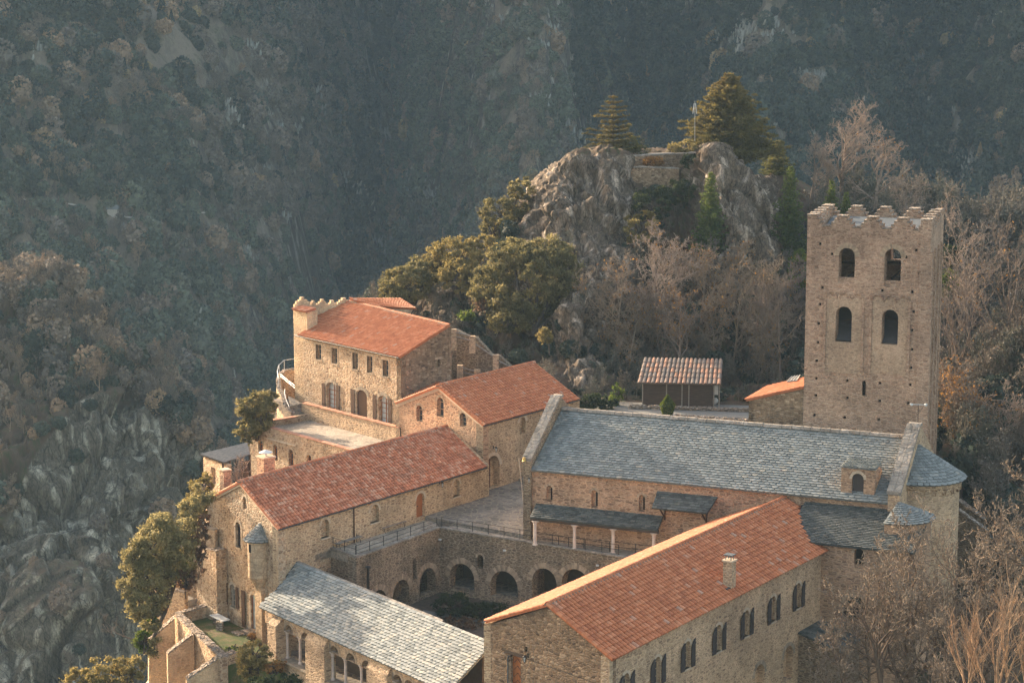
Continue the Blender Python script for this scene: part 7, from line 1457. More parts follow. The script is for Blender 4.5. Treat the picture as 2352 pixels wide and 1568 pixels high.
leafy('creeper and ivy trailing over the wall left of the gable', gpt(600, 620, 1.2), [(gpt(610, 560, 1.1), (.5, .4, 2.)), (gpt(570, 690, 1.3), (.6, .4, 1.5)), (gpt(640, 480, .6), (.6, .3, 1.2)), (gpt(530, 780, 1.6), (.8, .4, .8))], 50, 3500, 15, 'leaf_green', size=.08, crad=.3, name='climbing_plant', cat_='climber', trunk=.03)
# cloister garden
leafy('rounded dark shrub in the cloister garden under the leftmost north arch', atz(q(6, 400, 1060), gz), [(atz(q(6, 395, 1000), gz + .8), (1.7, 1.3, .9))], 24, 4200, 16, 'leaf_dark', size=.1, crad=.5, name='shrub', cat_='shrub', trunk=.05)
leafy('grey green lavender like shrub in the cloister garden by the second arch', atz(q(6, 640, 1080), gz), [(atz(q(6, 640, 1040), gz + .45), (1.9, 1.2, .5))], 22, 3600, 17, 'leaf_dark', size=.09, crad=.45, name='shrub', cat_='shrub', trunk=.05)
leafy('low brown hedge along the curved gravel path in the cloister', atz(q(6, 480, 1120), gz), [(atz(q(6, 400, 1105), gz + .25), (2., .5, .25)), (atz(q(6, 560, 1140), gz + .25), (2., .5, .25))], 26, 2800, 18, 'leaf_brown', size=.07, crad=.3, name='hedge', cat_='hedge', trunk=0)
# by the hut
leafy('clipped dark hedge behind the red roof near the wooden hut', aty((1372, 945), 186), [blob_px(1350, 925, 186, 22, 16), blob_px(1372, 922, 186, 24, 17), blob_px(1396, 926, 186, 20, 15)], 30, 6000, 19, 'leaf_dark', size=.09, crad=.4, name='hedge', cat_='hedge', trunk=0, fill=.7)
leafy('small green laurel in sunlight between the hedge and the hut', aty((1418, 935), 188), [blob_px(1420, 900, 188, 13, 26), blob_px(1412, 920, 188, 18, 14)], 14, 900, 20, 'leaf_green', size=.11, crad=.4, name='laurel', cat_='shrub', trunk=.03)
yb = atz((1533, 955), 4.55); hh_ = sz_(50, yb[1]); rg = np.random.default_rng(3); n = 5200; t_ = rg.random(n); r_ = sz_(15, yb[1]) * np.sqrt(np.clip(np.sin(np.pi * (t_ * .88 + .1)), 0, 1)) * np.where(t_ > .5, 1.25 * (1 - (t_ - .5) * 1.5), 1.); an = rg.random(n) * 6.283; P = yb + np.stack([np.cos(an) * r_, np.sin(an) * r_, t_ * hh_], -1); v, f = leafq(P, .075, rg); t = thing('topiary', 'small clipped yellow green cone shrub in front of the wooden hut', 'shrub', yb); mesh('crown', v, f, MT['leaf_green'], t, tint=rg.random(n))
# ---- conifers on and under the crag
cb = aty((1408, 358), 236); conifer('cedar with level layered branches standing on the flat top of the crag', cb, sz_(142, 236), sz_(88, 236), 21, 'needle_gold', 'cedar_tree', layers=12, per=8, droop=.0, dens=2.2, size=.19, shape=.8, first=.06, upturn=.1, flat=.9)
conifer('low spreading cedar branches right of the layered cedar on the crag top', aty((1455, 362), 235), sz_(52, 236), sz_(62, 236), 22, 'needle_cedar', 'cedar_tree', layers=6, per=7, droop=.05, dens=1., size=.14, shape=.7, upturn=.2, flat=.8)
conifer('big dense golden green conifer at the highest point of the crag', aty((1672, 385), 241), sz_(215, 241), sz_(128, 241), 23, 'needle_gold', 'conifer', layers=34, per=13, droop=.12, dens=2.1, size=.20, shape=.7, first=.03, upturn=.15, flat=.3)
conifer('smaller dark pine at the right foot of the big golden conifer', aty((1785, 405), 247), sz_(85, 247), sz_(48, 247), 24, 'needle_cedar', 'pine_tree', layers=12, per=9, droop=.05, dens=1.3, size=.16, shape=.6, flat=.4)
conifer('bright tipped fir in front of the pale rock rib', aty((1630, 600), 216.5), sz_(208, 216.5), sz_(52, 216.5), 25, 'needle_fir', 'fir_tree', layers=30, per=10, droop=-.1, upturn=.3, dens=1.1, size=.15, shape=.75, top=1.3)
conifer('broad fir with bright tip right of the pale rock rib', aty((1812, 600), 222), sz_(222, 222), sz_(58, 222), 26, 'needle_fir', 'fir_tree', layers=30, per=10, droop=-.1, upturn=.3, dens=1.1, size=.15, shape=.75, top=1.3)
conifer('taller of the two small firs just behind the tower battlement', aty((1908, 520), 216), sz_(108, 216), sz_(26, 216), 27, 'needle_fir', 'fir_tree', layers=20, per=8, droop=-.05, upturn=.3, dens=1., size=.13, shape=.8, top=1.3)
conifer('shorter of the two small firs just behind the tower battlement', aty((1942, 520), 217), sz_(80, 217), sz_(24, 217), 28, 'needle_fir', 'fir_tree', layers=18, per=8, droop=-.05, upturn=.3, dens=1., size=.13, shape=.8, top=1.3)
an_ = aty((1596, 345), 236); mm = MB(); mm.tube(an_, aty((1596, 232), 236), .022, .02, 6); t = thing('antenna_mast', 'slim white antenna mast beside the big golden conifer', 'antenna', an_); mm.build('mast', MT['white_metal'], t); mm = MB()
for dx in (-.22, .2): mm.tube(aty((1596, 262), 236) + V3([dx, 0, 0]), aty((1596, 238), 236) + V3([dx * .4, 0, 0]), .04, .04, 6)
mm.build('antenna_panel', MT['white_metal'], t)
# bushes on the crag
bl_ = [('round brown green bush on the crag top left of the big conifer', 1570, 338, 234, 34, 16, 'leaf_olive'), ('dark shrub hanging below the lookout wall on the crag', 1600, 372, 230, 36, 20, 'leaf_dark'), ('small sunlit yellow shrub by the lookout wall', 1500, 372, 230, 22, 9, 'leaf_autumn'), ('low bush under the layered cedar', 1392, 350, 233, 22, 8, 'leaf_olive'),
       ('dark evergreen thicket in the hollow of the crag', 1500, 470, 221, 50, 40, 'leaf_dark'), ('olive bush under the hollow of the crag', 1470, 520, 219, 40, 40, 'leaf_olive'), ('dark bush below the lookout wall above the hollow', 1560, 440, 222, 40, 26, 'leaf_dark'), ('deep green ivy mass left of the tower', 1835, 620, 214, 24, 50, 'leaf_green'), ('dark shrub behind the right shoulder of the tower', 2185, 590, 205, 24, 26, 'leaf_dark'), ('bluish green shrub right of the tower', 2180, 650, 203, 26, 30, 'leaf_green'), ('bright green broom on the rock above the house roof', 1072, 725, 208, 14, 8, 'leaf_green'), ('tan dry bush on the rock above the house roof', 1108, 700, 209, 12, 12, 'leaf_brown')]
for i, (lb, u_, v_, y_, a_, b_, mt) in enumerate(bl_): leafy(lb, aty((u_, v_ + b_), y_), [blob_px(u_, v_, y_, a_, b_)], 20, int(900 + a_ * b_ * 2.2), 40 + i, mt, size=.13, crad=.55, name='bush', cat_='bush', trunk=.04)
# ---- bare trees
KB = dict(levels=4, spread=.9, up=.12, gnarl=.3)
def bt(label, u, v, y, hpx, seed, **k):
    kk = dict(KB); kk.update(k); return bare_tree(label, aty((u, v), y), sz_(hpx, y), seed, **kk)
bt('tall pale bare tree with a wide crown behind the tower, highest of its row', 1935, 500, 240, 200, 100, bark='bark_pale', kids=(11, 7, 6, 4), trunk_r=.35, spread=.8, first=.3, lens=(.55, .5, .45, .5), twig=.022)
bt('slim bare tree left of the tallest one behind the tower', 1862, 500, 238, 150, 101, bark='bark_pale', kids=(9, 6, 5, 4), trunk_r=.22, first=.35, twig=.02)
bt('leaning bare tree right of the tallest one behind the tower', 2005, 510, 232, 165, 102, bark='bark_pale', kids=(9, 7, 5, 4), trunk_r=.28, first=.3, lean=(.15, 0, 1), twig=.02, leaves=120)
bt('low bare tree behind the right corner of the tower', 2075, 560, 225, 130, 103, bark='bark_pale', kids=(9, 6, 5, 4), trunk_r=.22, twig=.02)
bt('biggest spreading bare tree with pinkish twigs at the foot of the crag', 1490, 815, 206, 215, 104, kids=(16, 8, 6, 4), trunk_r=.24, spread=.9, first=.14, lens=(.62, .5, .45, .5), bark='bark_pale', twig=.021, leaves=250)
bt('bare tree with drooping outer twigs left of the biggest one', 1420, 835, 203, 190, 105, kids=(13, 7, 5, 4), trunk_r=.16, spread=1., first=.15, lens=(.65, .5, .45, .5), up=.1, twig=.02, leaves=250)
bt('bare tree with reddish leaves low down right of the biggest one', 1600, 840, 206, 200, 106, kids=(12, 7, 5, 3), trunk_r=.15, spread=.75, first=.2, bark='bark_mid', twig=.02, leaves=350)
bt('fine twigged grey tree in the middle of the slope behind the hut', 1680, 870, 203, 205, 107, kids=(12, 7, 5, 3), trunk_r=.13, spread=.7, first=.25, bark='bark_mid', twig=.018, leaves=200)
bt('tall pale trunked bare tree left of the tower', 1745, 880, 200, 225, 108, kids=(12, 7, 5, 3), trunk_r=.15, spread=.75, first=.3, bark='bark_mid', twig=.018)
bt('thin forked bare tree with a dark trunk near the red annex roof', 1790, 890, 197, 200, 109, kids=(10, 6, 5, 4), trunk_r=.16, spread=.7, first=.3, bark='bark_grey', twig=.016)
bt('low bushy bare tree directly behind the wooden hut', 1560, 850, 199, 150, 110, kids=(12, 7, 5, 4), trunk_r=.15, spread=.95, first=.1, bark='bark_grey', twig=.016, leaves=300)
for i, (lb, u_, v_, y_, h_) in enumerate((('low rusty brown bare thicket at the foot of the biggest bare tree', 1445, 850, 201, 120), ('low bare thicket between the hut and the biggest bare tree', 1520, 845, 203, 140), ('low twiggy bare thicket right above the hut roof', 1640, 850, 202, 150), ('low pale bare thicket left of the pale trunked tree', 1715, 850, 204, 150), ('brown bare thicket between the hut and the tower', 1780, 900, 198, 130), ('bare thicket half way up the slope below the bright fir', 1590, 700, 211, 110), ('bare thicket below the pale rock rib', 1700, 700, 211, 110), ('bare thicket on the slope just left of the tower', 1810, 760, 208, 130))):
    bt(lb, u_, v_, y_, h_, 180 + i, kids=(14, 8, 6, 4), trunk_r=.1, spread=1.05, first=.05, bark=('bark_mid', 'bark_grey')[i % 2], twig=.02, leaves=250)
rt = [('pale forked bare tree on the slope right of the tower top', 2240, 900, 196, 330, 'bark_pale'), ('dense grey bare tree right of the tower at half height', 2200, 1000, 186, 300, 'bark_grey'), ('tall dark bare tree near the right edge behind the tower', 2320, 960, 190, 360, 'bark_grey'), ('bare tree with dark trunk at the right edge of the picture', 2360, 1000, 182, 300, 'bark_dark'), ('low brown bare tree at the right foot of the tower', 2190, 1080, 176, 200, 'bark_grey'), ('brown bushy tree with orange leaves beyond the apse', 2250, 1090, 174, 220, 'bark_grey'), ('small bare tree above the ramp right of the apse', 2310, 1120, 170, 210, 'bark_pale')]
for i, (lb, u_, v_, y_, h_, bk) in enumerate(rt): bt(lb, u_, v_, y_, h_, 120 + i, kids=(12, 7, 5, 4), trunk_r=.2, spread=.75, first=.2, bark=bk, twig=.016, leaves=700 if i in (4, 5) else 80)
KF = dict(levels=4, kids=(10, 7, 5, 4), spread=.95, up=.42, gnarl=.4, lens=(.6, .5, .45, .42), bark='bark_fig', twig=.026, nseg=(7, 6, 5, 4, 3))
def ft(label, u, v, y, hpx, seed, **k):
    kk = dict(KF); kk.update(k); return bare_tree(label, aty((u, v), y), sz_(hpx * .8, y), seed, **kk)
ft('large crooked bare tree in front of the chapel, its trunk nearest the wing', 2020, 1700, 128, 400, 140, trunk_r=.24, first=.3)
ft('large crooked bare tree in the right foreground with a forked dark trunk', 2112, 1700, 130, 470, 141, trunk_r=.3, first=.25, kids=(11, 7, 6, 5))
ft('bare tree with upturned pale twigs in front of the side apse', 2190, 1640, 134, 440, 142, trunk_r=.2, first=.3)
ft('sunlit bare tree reaching in from the right edge beside the ramp', 2440, 1560, 128, 560, 144, trunk_r=.3, first=.3, spread=1., kids=(11, 7, 6, 5))
ft('bare tree with fine bright twigs at the lower right edge', 2350, 1480, 138, 330, 145, trunk_r=.16, first=.2)
KP = dict(levels=3, kids=(6, 7, 5), spread=.45, up=.3, gnarl=.16, lens=(.8, .6, .5), bark='bark_gold', twig=.016, nseg=(5, 5, 5, 4))
for i, (lb, u_, v_, y_, h_) in enumerate((('golden pollarded tree with straight upright shoots, leftmost in the corner', 2215, 1700, 116, 330), ('golden pollarded tree with thick pale limbs in the bottom right corner', 2290, 1720, 114, 380), ('golden twigged tree cut off by the right edge in the bottom corner', 2370, 1700, 116, 360))):
    kk = dict(KP); bare_tree(lb, aty((u_, v_), y_), sz_(h_ * .68, y_), 150 + i, trunk_r=.2, first=.2, **kk)
ft('small dark bare tree at the very bottom, left of the crooked foreground trees', 1935, 1660, 126, 250, 174, trunk_r=.14, first=.1, spread=1.)
ft('dense brown bare tree between the crooked trees and the golden pollards', 2150, 1620, 128, 300, 175, trunk_r=.16, first=.1, spread=1.05)
ft('twiggy bare tree low behind the golden pollards', 2250, 1600, 127, 280, 176, trunk_r=.15, first=.1, spread=1.05)
ft('leaning dark bare tree near the bottom right edge', 2320, 1620, 124, 300, 177, trunk_r=.16, first=.1, spread=1.)
ft('dark tangled bare tree filling the lower right, in front of the ramp', 2270, 1560, 136, 330, 170, trunk_r=.2, first=.15, spread=1.)
ft('low tangled bare tree under the chapel wall at the foot of the wing', 1990, 1640, 135, 250, 171, trunk_r=.15, first=.1, spread=1.1)
ft('wiry bare tree behind the golden pollarded ones', 2180, 1700, 122, 300, 173, trunk_r=.15, first=.1, spread=1.)
ft('dead leafless branch reaching out over the cliff at the lower left', 320, 1470, 149, 110, 160, lean=(-1, 0, .35), levels=2, kids=(5, 4), trunk_r=.06, bark='bark_grey')
ft('thin bare shrub between the chimney and the shed', 545, 1140, 166, 90, 161, levels=3, kids=(12, 6, 4), trunk_r=.06, first=.05, bark='bark_pale')
ft('tangled bare branches on the slope below the stone shed', 500, 1180, 160, 80, 162, lean=(-.7, 0, .6), levels=3, kids=(10, 6, 4), trunk_r=.06, first=.05, bark='bark_pale')
leafy('olive brown shrub on the cliff edge below the stone shed', aty((470, 1160), 161), [blob_px(462, 1120, 161, 26, 40), blob_px(450, 1160, 160, 30, 30)], 26, 5200, 163, 'leaf_olive', size=.1, crad=.45, name='shrub', cat_='shrub', trunk=.05)

# ---- trees along the crest of the near cliff
crest = [('dark pointed conifer at the far left on the crest of the near cliff', 22, 690, 366, 12, 26, 'c'), ('yellow green pine second from the left on the cliff crest', 85, 700, 361, 14, 22, 'c'), ('golden leaved tree third from the left on the cliff crest', 118, 702, 360, 20, 20, 'g'), ('pale sunlit bare tree beside the golden one on the cliff crest', 160, 730, 358, 22, 22, 'b'), ('bushy sunlit orange brown tree halfway along the cliff crest', 196, 752, 357, 20, 22, 'g'), ('small golden bush in the dip of the cliff crest', 245, 792, 355, 14, 18, 'g'), ('bright orange tree on the falling part of the cliff crest', 272, 812, 354, 16, 18, 'g'), ('small pale bush near the right end of the cliff crest', 300, 848, 352, 12, 12, 'b'), ('dark scrub pine on the shoulder right of the cliff crest', 345, 905, 351, 24, 20, 'd'), ('low dark bush at the right end of the cliff shoulder', 400, 955, 349, 18, 14, 'd')]
for i, (lb, u, v, y, a, b, kd) in enumerate(crest):
    g_ = 'trees along the cliff crest'
    if kd == 'c': conifer(lb, aty((u, v), y), sz_(b * 2.2, y), sz_(a, y), 200 + i, 'needle_gold', 'pine_tree', layers=12, per=8, dens=.6, size=.35, group=g_)
    else: leafy(lb, aty((u, v), y), [blob_px(u, v - b * .8, y, a, b), blob_px(u + a * .6, v - b * .3, y, a * .6, b * .5)], 16, 1300, 200 + i, {'g': 'leaf_autumn', 'b': 'leaf_brown', 'd': 'leaf_dark'}[kd], size=.28, crad=.9, name='tree', group=g_, trunk=.12)
# ---- woods that read as one mass
def make_templates(rg):
    T = []
    def crown(n, sz, core, zf, shape):
        d = rg.normal(0, 1, (n, 3)); d /= np.linalg.norm(d, axis=1, keepdims=True); cl = rg.normal(0, 1, (16, 3)); cl /= np.linalg.norm(cl, axis=1, keepdims=True); k = np.argmax(d @ cl.T, 1); dot = (d * cl[k]).sum(1)
        r = (.78 + .30 * np.clip((dot - .72) / .28, 0, 1)) * (.93 + .1 * rg.random(n)); P = d * r[:, None] * V3([1, 1, zf]) + V3([0, 0, zf * .75]); P = P if shape is None else P * shape(P)
        return leafq(P, sz, rg, .75), core
    T.append(crown(420, .17, 1, .85, None)); T.append(crown(420, .15, 1, 1.1, None))
    # pine-like
    n = 380; t_ = rg.random(n) ** .8; a = rg.random(n) * 6.283; r = (1 - t_) * .75 * (.6 + .45 * rg.random(n)) + .04; P = np.stack([np.cos(a) * r, np.sin(a) * r, t_ * 2.6], -1); T.append((leafq(P, .15, rg, .6), 0))
    # bare crown
    o_ = grow(V3([0, 0, 0.]), 1.9, rg, levels=3, kids=(10, 6, 5), trunk_r=.045, spread=.7, up=.35, first=.2, lens=(.55, .5, .5), nseg=(4, 3, 2, 2)); v, f = tubes([(a_, b_, max(r0, .013), max(r1, .011)) for l in o_ for a_, b_, r0, r1 in l], 3)
    E = np.array([b_ for a_, b_, _, _ in o_[-1]]); v2, f2 = leafq(E[rg.integers(0, len(E), 220)] + rg.normal(0, .09, (220, 3)), .05, rg); T.append(((np.concatenate([v, v2]), np.concatenate([f, f2 + len(v)])), 0))
    # jagged rock fins
    V = []; Fq = []
    for j in range(18):
        c_ = V3([rg.normal(0, .9), rg.normal(0, .4), rg.normal(0, .5)]); h_ = .2 + rg.random() * .6; w2 = .12 + .2 * rg.random(); b = len(V); V += [c_ + V3([-w2, -w2 * .6, -.5]), c_ + V3([w2, -w2 * .5, -.5]), c_ + V3([w2, w2, -.5]), c_ + V3([-w2, w2, -.5])]; tp = c_ + V3([rg.normal(0, .2), .15, h_]); V += [tp + V3([-w2 * .35, -.08, -.15 * rg.random()]), tp + V3([w2 * .3, -.06, -.3 * rg.random()]), tp + V3([w2 * .3, w2 * .4, 0]), tp + V3([-w2 * .3, w2 * .5, 0])]
        Fq += [(b, b + 1, b + 5, b + 4), (b + 1, b + 2, b + 6, b + 5), (b + 2, b + 3, b + 7, b + 6), (b + 3, b, b + 4, b + 7), (b + 4, b + 5, b + 6, b + 7)]
    T.append(((np.array(V), np.array(Fq)), 0)); return T
def woods(name, label, P, scl, tid, ftint, seed):
    rg = np.random.default_rng(seed); T = make_templates(rg); V = []; Fc = []; tv = []; tn = []; k = 0
    for i, ((v, f), core) in enumerate(T):
        v = v.copy()
        if core:   # solid heart of the crown
            mb = MB(); mb.blob((0, 0, .66), (.8, .8, .7), n=9); quad = [ff for ff in mb.f if len(ff) == 4]; v = np.concatenate([v, np.array(mb.v)]); f = np.concatenate([f, np.array(quad) + len(v) - len(mb.v)])
        V.append(v); Fc.append(f + k); tv += [i] * len(v); tn.append(rg.random(len(f))); k += len(v)
    nt_ = k; V.append(P); V = np.concatenate(V); Fc = np.concatenate(Fc).astype(np.int32)
    me = bpy.data.meshes.new(name); me.vertices.add(len(V)); me.vertices.foreach_set('co', V.astype(np.float32).ravel()); me.loops.add(Fc.size); me.loops.foreach_set('vertex_index', Fc.ravel()); me.polygons.add(len(Fc)); me.polygons.foreach_set('loop_start', np.arange(0, Fc.size, 4, dtype=np.int32)); me.polygons.foreach_set('loop_total', np.full(len(Fc), 4, np.int32)); me.update(calc_edges=True)
    def A(nm, ty, dom, val): a = me.attributes.new(nm, ty, dom); a.data.foreach_set('value', val)
    A('tid', 'INT', 'POINT', np.concatenate([np.array(tv), tid + 10]).astype(np.int32)); A('scl', 'FLOAT', 'POINT', np.concatenate([np.ones(nt_), scl]).astype(np.float32)); A('rot', 'FLOAT', 'POINT', np.concatenate([np.zeros(nt_), rg.random(len(P)) * 6.28]).astype(np.float32)); A('ftint', 'FLOAT', 'POINT', np.concatenate([np.zeros(nt_), ftint]).astype(np.float32)); A('tint', 'FLOAT', 'FACE', np.concatenate(tn).astype(np.float32))
    me.materials.append(MT['forest_leaf']); me.materials.append(MT['far_rock']); nrk = len(T[4][0][1]); mi = np.zeros(len(Fc), np.int32); mi[-nrk:] = 1; me.polygons.foreach_set('material_index', mi); o = bpy.data.objects.new(name, me); C.objects.link(o); tag(o, label, 'woodland', kind='stuff')
    g = bpy.data.node_groups.new(name, 'GeometryNodeTree'); g.interface.new_socket('Geometry', in_out='INPUT', socket_type='NodeSocketGeometry'); g.interface.new_socket('Geometry', in_out='OUTPUT', socket_type='NodeSocketGeometry')
    gi = g.nodes.new('NodeGroupInput'); go = g.nodes.new('NodeGroupOutput'); jn = g.nodes.new('GeometryNodeJoinGeometry')
    na = lambda nm, ty: (lambda x: (setattr(x, 'data_type', ty), x.inputs['Name'].__setattr__('default_value', nm), x)[2])(g.nodes.new('GeometryNodeInputNamedAttribute'))
    ti, sc2, ro = na('tid', 'INT'), na('scl', 'FLOAT'), na('rot', 'FLOAT'); cx = g.nodes.new('ShaderNodeCombineXYZ'); g.links.new(ro.outputs['Attribute'], cx.inputs[2])
    for i in range(len(T)):
        sp = []
        for val in (i, 10 + i):
            cp_ = g.nodes.new('FunctionNodeCompare'); cp_.data_type = 'INT'; cp_.operation = 'EQUAL'; ins = [s for s in cp_.inputs if s.enabled and s.type == 'INT']; g.links.new(ti.outputs['Attribute'], ins[0]); ins[1].default_value = val
            se = g.nodes.new('GeometryNodeSeparateGeometry'); se.domain = 'POINT'; g.links.new(gi.outputs[0], se.inputs[0]); g.links.new(cp_.outputs[0], se.inputs['Selection']); sp.append(se)
        ip = g.nodes.new('GeometryNodeInstanceOnPoints'); g.links.new(sp[1].outputs[0], ip.inputs['Points']); g.links.new(sp[0].outputs[0], ip.inputs['Instance']); g.links.new(cx.outputs[0], ip.inputs['Rotation']); g.links.new(sc2.outputs['Attribute'], ip.inputs['Scale']); g.links.new(ip.outputs[0], jn.inputs[0])
    g.links.new(jn.outputs[0], go.inputs[0]); md = o.modifiers.new('spread', 'NODES'); md.node_group = g; return o
def proj(P): Q = P - c0; w_ = Q @ Fw; return CU + FPX * (Q @ Rt) / w_, CV - FPX * (Q @ Up) / w_, w_
rg = np.random.default_rng(77); n = 215000
Yr = 470 + 900 * rg.random(n) ** 1.15; Ur = -650 + 3750 * rg.random(n); Xr = (Ur - CU) / FPX * Yr; Zr = far_z(Xr, Yr); Pf = np.stack([Xr, Yr, Zr], -1); u_, v_, w_ = proj(Pf)
dens = fbm(Pf * V3([1, 1, 0]), .012, 4, 81); gr = fbm(Pf * V3([1, 1, 0]), .03, 3, 85)
right = np.clip((u_ - 1250) / 300, 0, 1); bare_patch = (dens < -.28 + right * -.1) | ((u_ > 400) & (u_ < 900) & (v_ > 505) & (v_ < 715) & (dens < .12)) | ((u_ > 0) & (u_ < 520) & (np.abs(v_ - np.interp(u_, [55, 140, 262, 350, 520], [488, 497, 506, 506, 504]) - 6) < 9)) | ((u_ > 330) & (u_ < 620) & (v_ < 200) & (dens < .1)); 
keep = (v_ > -90) & (v_ < 1150) & (rg.random(n) < (.62 * (w_ / 1000) ** 1.) ) & ~(bare_patch & (rg.random(n) < .85))
Pf = Pf[keep]; u_, v_, w_, gr, right, dens = [a[keep] for a in (u_, v_, w_, gr, right, dens)]; n = len(Pf); print('forest', n)
r0 = rg.random(n); edge = 20 * fbm(Pf, .02, 3, 88) * 3
zA = (u_ + edge > 470) & (u_ + edge < 840 - .05 * v_) & (v_ < 520); zB = (u_ + edge > 1330 + .15 * v_); zC = (u_ + edge > 850) & ~zB; zL = ~zA & ~zB & ~zC
pb = np.where(zA, .72, np.where(zB, .10, np.where(zC, .28, .24))) + .35 * gr + .22 * ((v_ > 500) & ~zB); brown = r0 < np.clip(pb, .03, .9)
ft_ = np.where(brown, np.where(zA, .56 + .2 * rg.random(n), .56 + .34 * rg.random(n)), np.where(zB, .28 * rg.random(n), np.where(zC, .34 + .2 * rg.random(n), np.where(v_ > 470, .25 + .25 * rg.random(n), .38 * rg.random(n)))))  # zC and low left trees paler: lit ridge face and haze put into tint
gold = (rg.random(n) < .18) & (np.abs(u_ + .75 * v_ - 390 + edge * 2) < 90) & (v_ < 420) | (rg.random(n) < .012); ft_ = np.where(gold, .88 + .12 * rg.random(n), ft_)
gul = np.minimum(np.abs(u_ - np.interp(v_, [0, 300, 620], [885, 835, 800]) + edge * .5), np.abs(u_ - np.interp(v_, [0, 330], [1320, 1350]) + edge * .4) + 99 * (v_ > 350)) < 26; ft_ = np.where(gul & ~gold, .12 * rg.random(n), ft_); brown = brown & ~gul  # trees along the gullies darkened: valley shade put into their tint
tid = np.where(brown, np.where(rg.random(n) < .75, 3, 1), np.where(rg.random(n) < .16, 2, np.where(rg.random(n) < .5, 0, 1))).astype(int)
def near(a, b, w_): a, b = V3(a, float), V3(b, float); d = b - a; t_ = np.clip(((u_ - a[0]) * d[0] + (v_ - a[1]) * d[1]) / (d @ d), 0, 1); return np.hypot(u_ - a[0] - t_ * d[0], v_ - a[1] - t_ * d[1]) < w_
rk = np.zeros(n, bool)
for a, b, w_r, p_ in (((592, 40), (625, 110), 10, .8), ((480, 215), (540, 290), 9, .6), ((570, 205), (640, 290), 8, .6), ((680, 290), (725, 350), 9, .6), ((750, 380), (790, 440), 9, .6), ((1110, 0), (1150, 60), 22, .5), ((1240, 110), (1310, 190), 16, .5), ((850, 270), (890, 320), 18, .6), ((960, 400), (1010, 440), 22, .5), ((1150, 200), (1290, 320), 12, .35), ((1700, 60), (1850, 110), 34, .5), ((1730, 100), (1860, 190), 40, .5), ((1690, 50), (1720, 140), 18, .6), ((2080, 60), (2130, 130), 14, .5), ((2200, 260), (2240, 380), 20, .5), ((2190, 520), (2240, 600), 28, .4), ((1850, 300), (1880, 340), 14, .5), ((800, 420), (840, 470), 14, .5), ((560, 560), (740, 640), 22, .12), ((850, 500), (930, 560), 18, .3), ((1290, 250), (1330, 330), 12, .4)):
    rk |= near(a, b, w_r) & (rg.random(n) < p_)
rk |= rg.random(n) < .012; tid = np.where(rk, 4, tid)
woods('woodland', 'mixed evergreen and autumn wood covering the far mountainside', Pf - V3([0, 0, .4]), (1.2 + 2.1 * rg.random(n) ** 1.6) * (1 + .25 * (tid == 1)) * np.where(tid == 4, .7, 1.) * np.where(w_ > 800, 1.25, 1.), tid, ft_, 5)
# cliff vegetation
def scatter(G, nrm, n, rg, nzmin, jit=.5): 
    nv, nu = G.shape[:2]; i = rg.integers(0, nv - 1, n); j = rg.integers(0, nu - 1, n); P = G[i, j] * 1.; dz = np.cross(G[i, j + 1] - G[i, j], G[i + 1, j] - G[i, j]); dz /= np.linalg.norm(dz, axis=1, keepdims=True) + 1e-9; return P, np.abs(dz[:, 2])
Pc_, nz_ = scatter(GC_, nC_, 9000, rg, .3); u_, v_, w_ = proj(Pc_); up_f = np.clip(1 - (v_ - (640 + np.clip(u_, 0, 500) * .55)) / 260, 0, 1); left_f = np.clip(1 - u_ / 200, 0, 1)
rkm = r_cliff(u_, v_, Pc_); keep = rg.random(len(Pc_)) < (1 - .95 * np.clip(rkm * 1.3, 0, 1)) * .5 * (.16 + .55 * up_f + .05 * np.clip((nz_ - .5) * 2, 0, 1) + .14 * left_f + .004) * (v_ < 1640); Pc_ = Pc_[keep]; u_, v_ = u_[keep], v_[keep]; n = len(Pc_); brown = rg.random(n) < .72; print('cliff', n)
ft_ = np.where(brown, .6 + .36 * rg.random(n), .45 * rg.random(n)); tid = np.where(brown, np.where(rg.random(n) < .7, 3, 1), np.where(rg.random(n) < .2, 2, 0)).astype(int)
woods('cliff_woodland', 'brown shrubs and small trees growing on the near grey cliff', Pc_ - V3([0, 0, .3]), .7 + 1.7 * rg.random(n) ** 1.6, tid, ft_, 6)
Pg2, nz2 = scatter(G2_, None, 1500, rg, .3); n = len(Pg2); brown = rg.random(n) < .6; woods('gorge_woodland', 'dark scrub filling the gorge between the cliff and the abbey', Pg2, 1.2 + 2. * rg.random(n), np.where(brown, 3, 0).astype(int), np.where(brown, .6 + .25 * rg.random(n), .4 * rg.random(n)), 8)
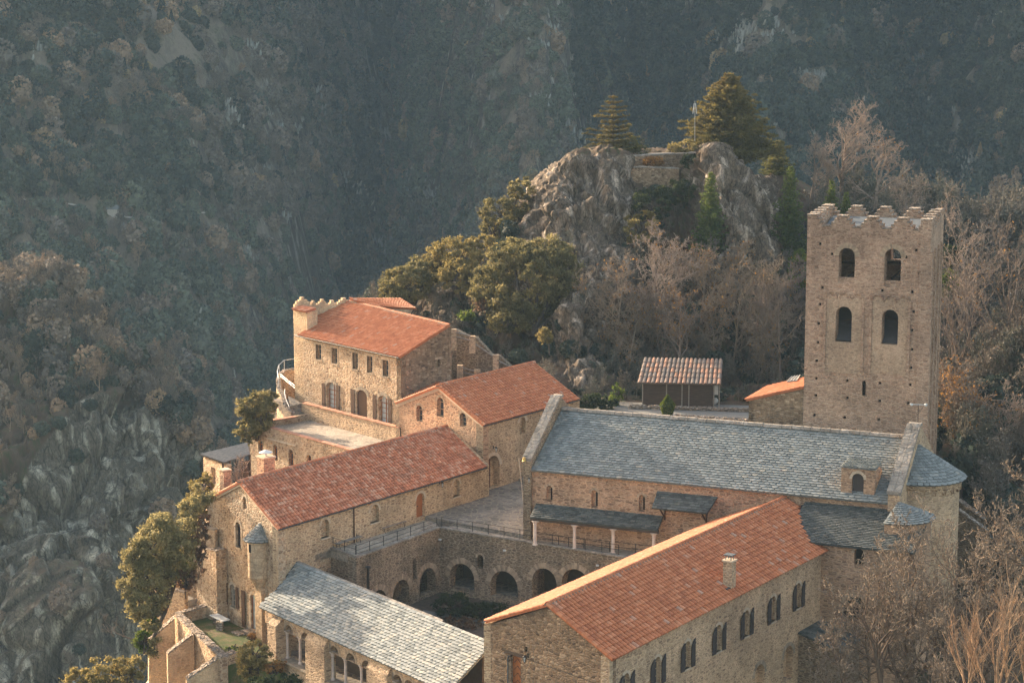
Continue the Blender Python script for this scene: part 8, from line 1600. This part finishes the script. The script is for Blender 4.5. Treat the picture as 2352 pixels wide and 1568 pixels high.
# hill scrub: brown litter shrubs, denser to the right
Ph, nzh = scatter(GH_, nH_, 15000, rg, .3); u_, v_, w_ = proj(Ph)
pr = np.clip((nzh - .35) * 1.2, 0, .5) * .8 + .9 * (u_ > 1850) + .22 * ((u_ > 1400) & (u_ < 1850) & (v_ > 560)); pr = pr * (v_ > np.interp(u_, [1400, 1790, 1830, 2090, 2130, 2400], [420, 430, 520, 540, 560, 560])) * (1 - .75 * ((u_ > 1640) & (u_ < 1790) & (v_ < 700))) * (1 - .95 * ((u_ > 1190) & (u_ < 1450) & (v_ < 690)))
keep = rg.random(len(Ph)) < pr * .55; Ph = Ph[keep]; u_ = u_[keep]; n = len(Ph); brown = rg.random(n) < .8; print('hill', n)
woods('hill_scrub', 'brown leafless scrub and low bushes on the slope behind the abbey', Ph - V3([0, 0, .1]), (.35 + .8 * rg.random(n) ** 1.5) * (1 + 1.6 * (u_ > 1880)), np.where(brown, 3, np.where(rg.random(n) < .5, 0, 1)).astype(int), np.where(brown, .50 + .16 * rg.random(n), .3 * rg.random(n)), 9)
# lower ground scrub
n = 9000; X = rg.uniform(-40, 75, n); Y = rg.uniform(105, 195, n); Zn = np.array([ground_z(a, b) for a, b in zip(X, Y)]); P = np.stack([X, Y, Zn], -1); u_, v_, w_ = proj(P)
keep = ((u_ > 1850) | ((u_ < 640) & (X < -16))) & (Zn > -40) & ~((u_ > 1850) & (Y > 140) & (Y < 166) & (X < 36)); keep &= ~((X > 5) & (X < 31) & (Y > 115) & (Y < 165)); P = P[keep]; n = len(P); brown = rg.random(n) < .72
woods('ground_scrub', 'dry scrub and brambles on the ground round the abbey', P - V3([0, 0, .1]), (.3 + .7 * rg.random(n) ** 1.5) * np.where((P[:, 0] > 36) & (P[:, 1] > 150), 2.2, 1.), np.where(brown, 3, 0).astype(int), np.where(brown, .5 + .2 * rg.random(n), .4 * rg.random(n)), 10)
# =================================================================== HAZE
hz = MB(); hz.prism([(-850, -20, -142), (920, -20, -142), (920, 1460, -142), (-850, 1460, -142)], [(-850, -20, 480), (920, -20, 480), (920, 1460, 480), (-850, 1460, 480)])
mh = bpy.data.materials.new('haze'); mh.use_nodes = True; nh = mh.node_tree; nh.nodes.clear()
pv = N(nh, 'ShaderNodeVolumePrincipled'); pv.inputs['Color'].default_value = (.50, .74, .95, 1); pv.inputs['Density'].default_value = .00012; pv.inputs['Anisotropy'].default_value = 0.
oo = N(nh, 'ShaderNodeOutputMaterial'); nh.links.new(pv.outputs[0], oo.inputs['Volume'])
tag(hz.build('haze', mh, None), kind='stuff')
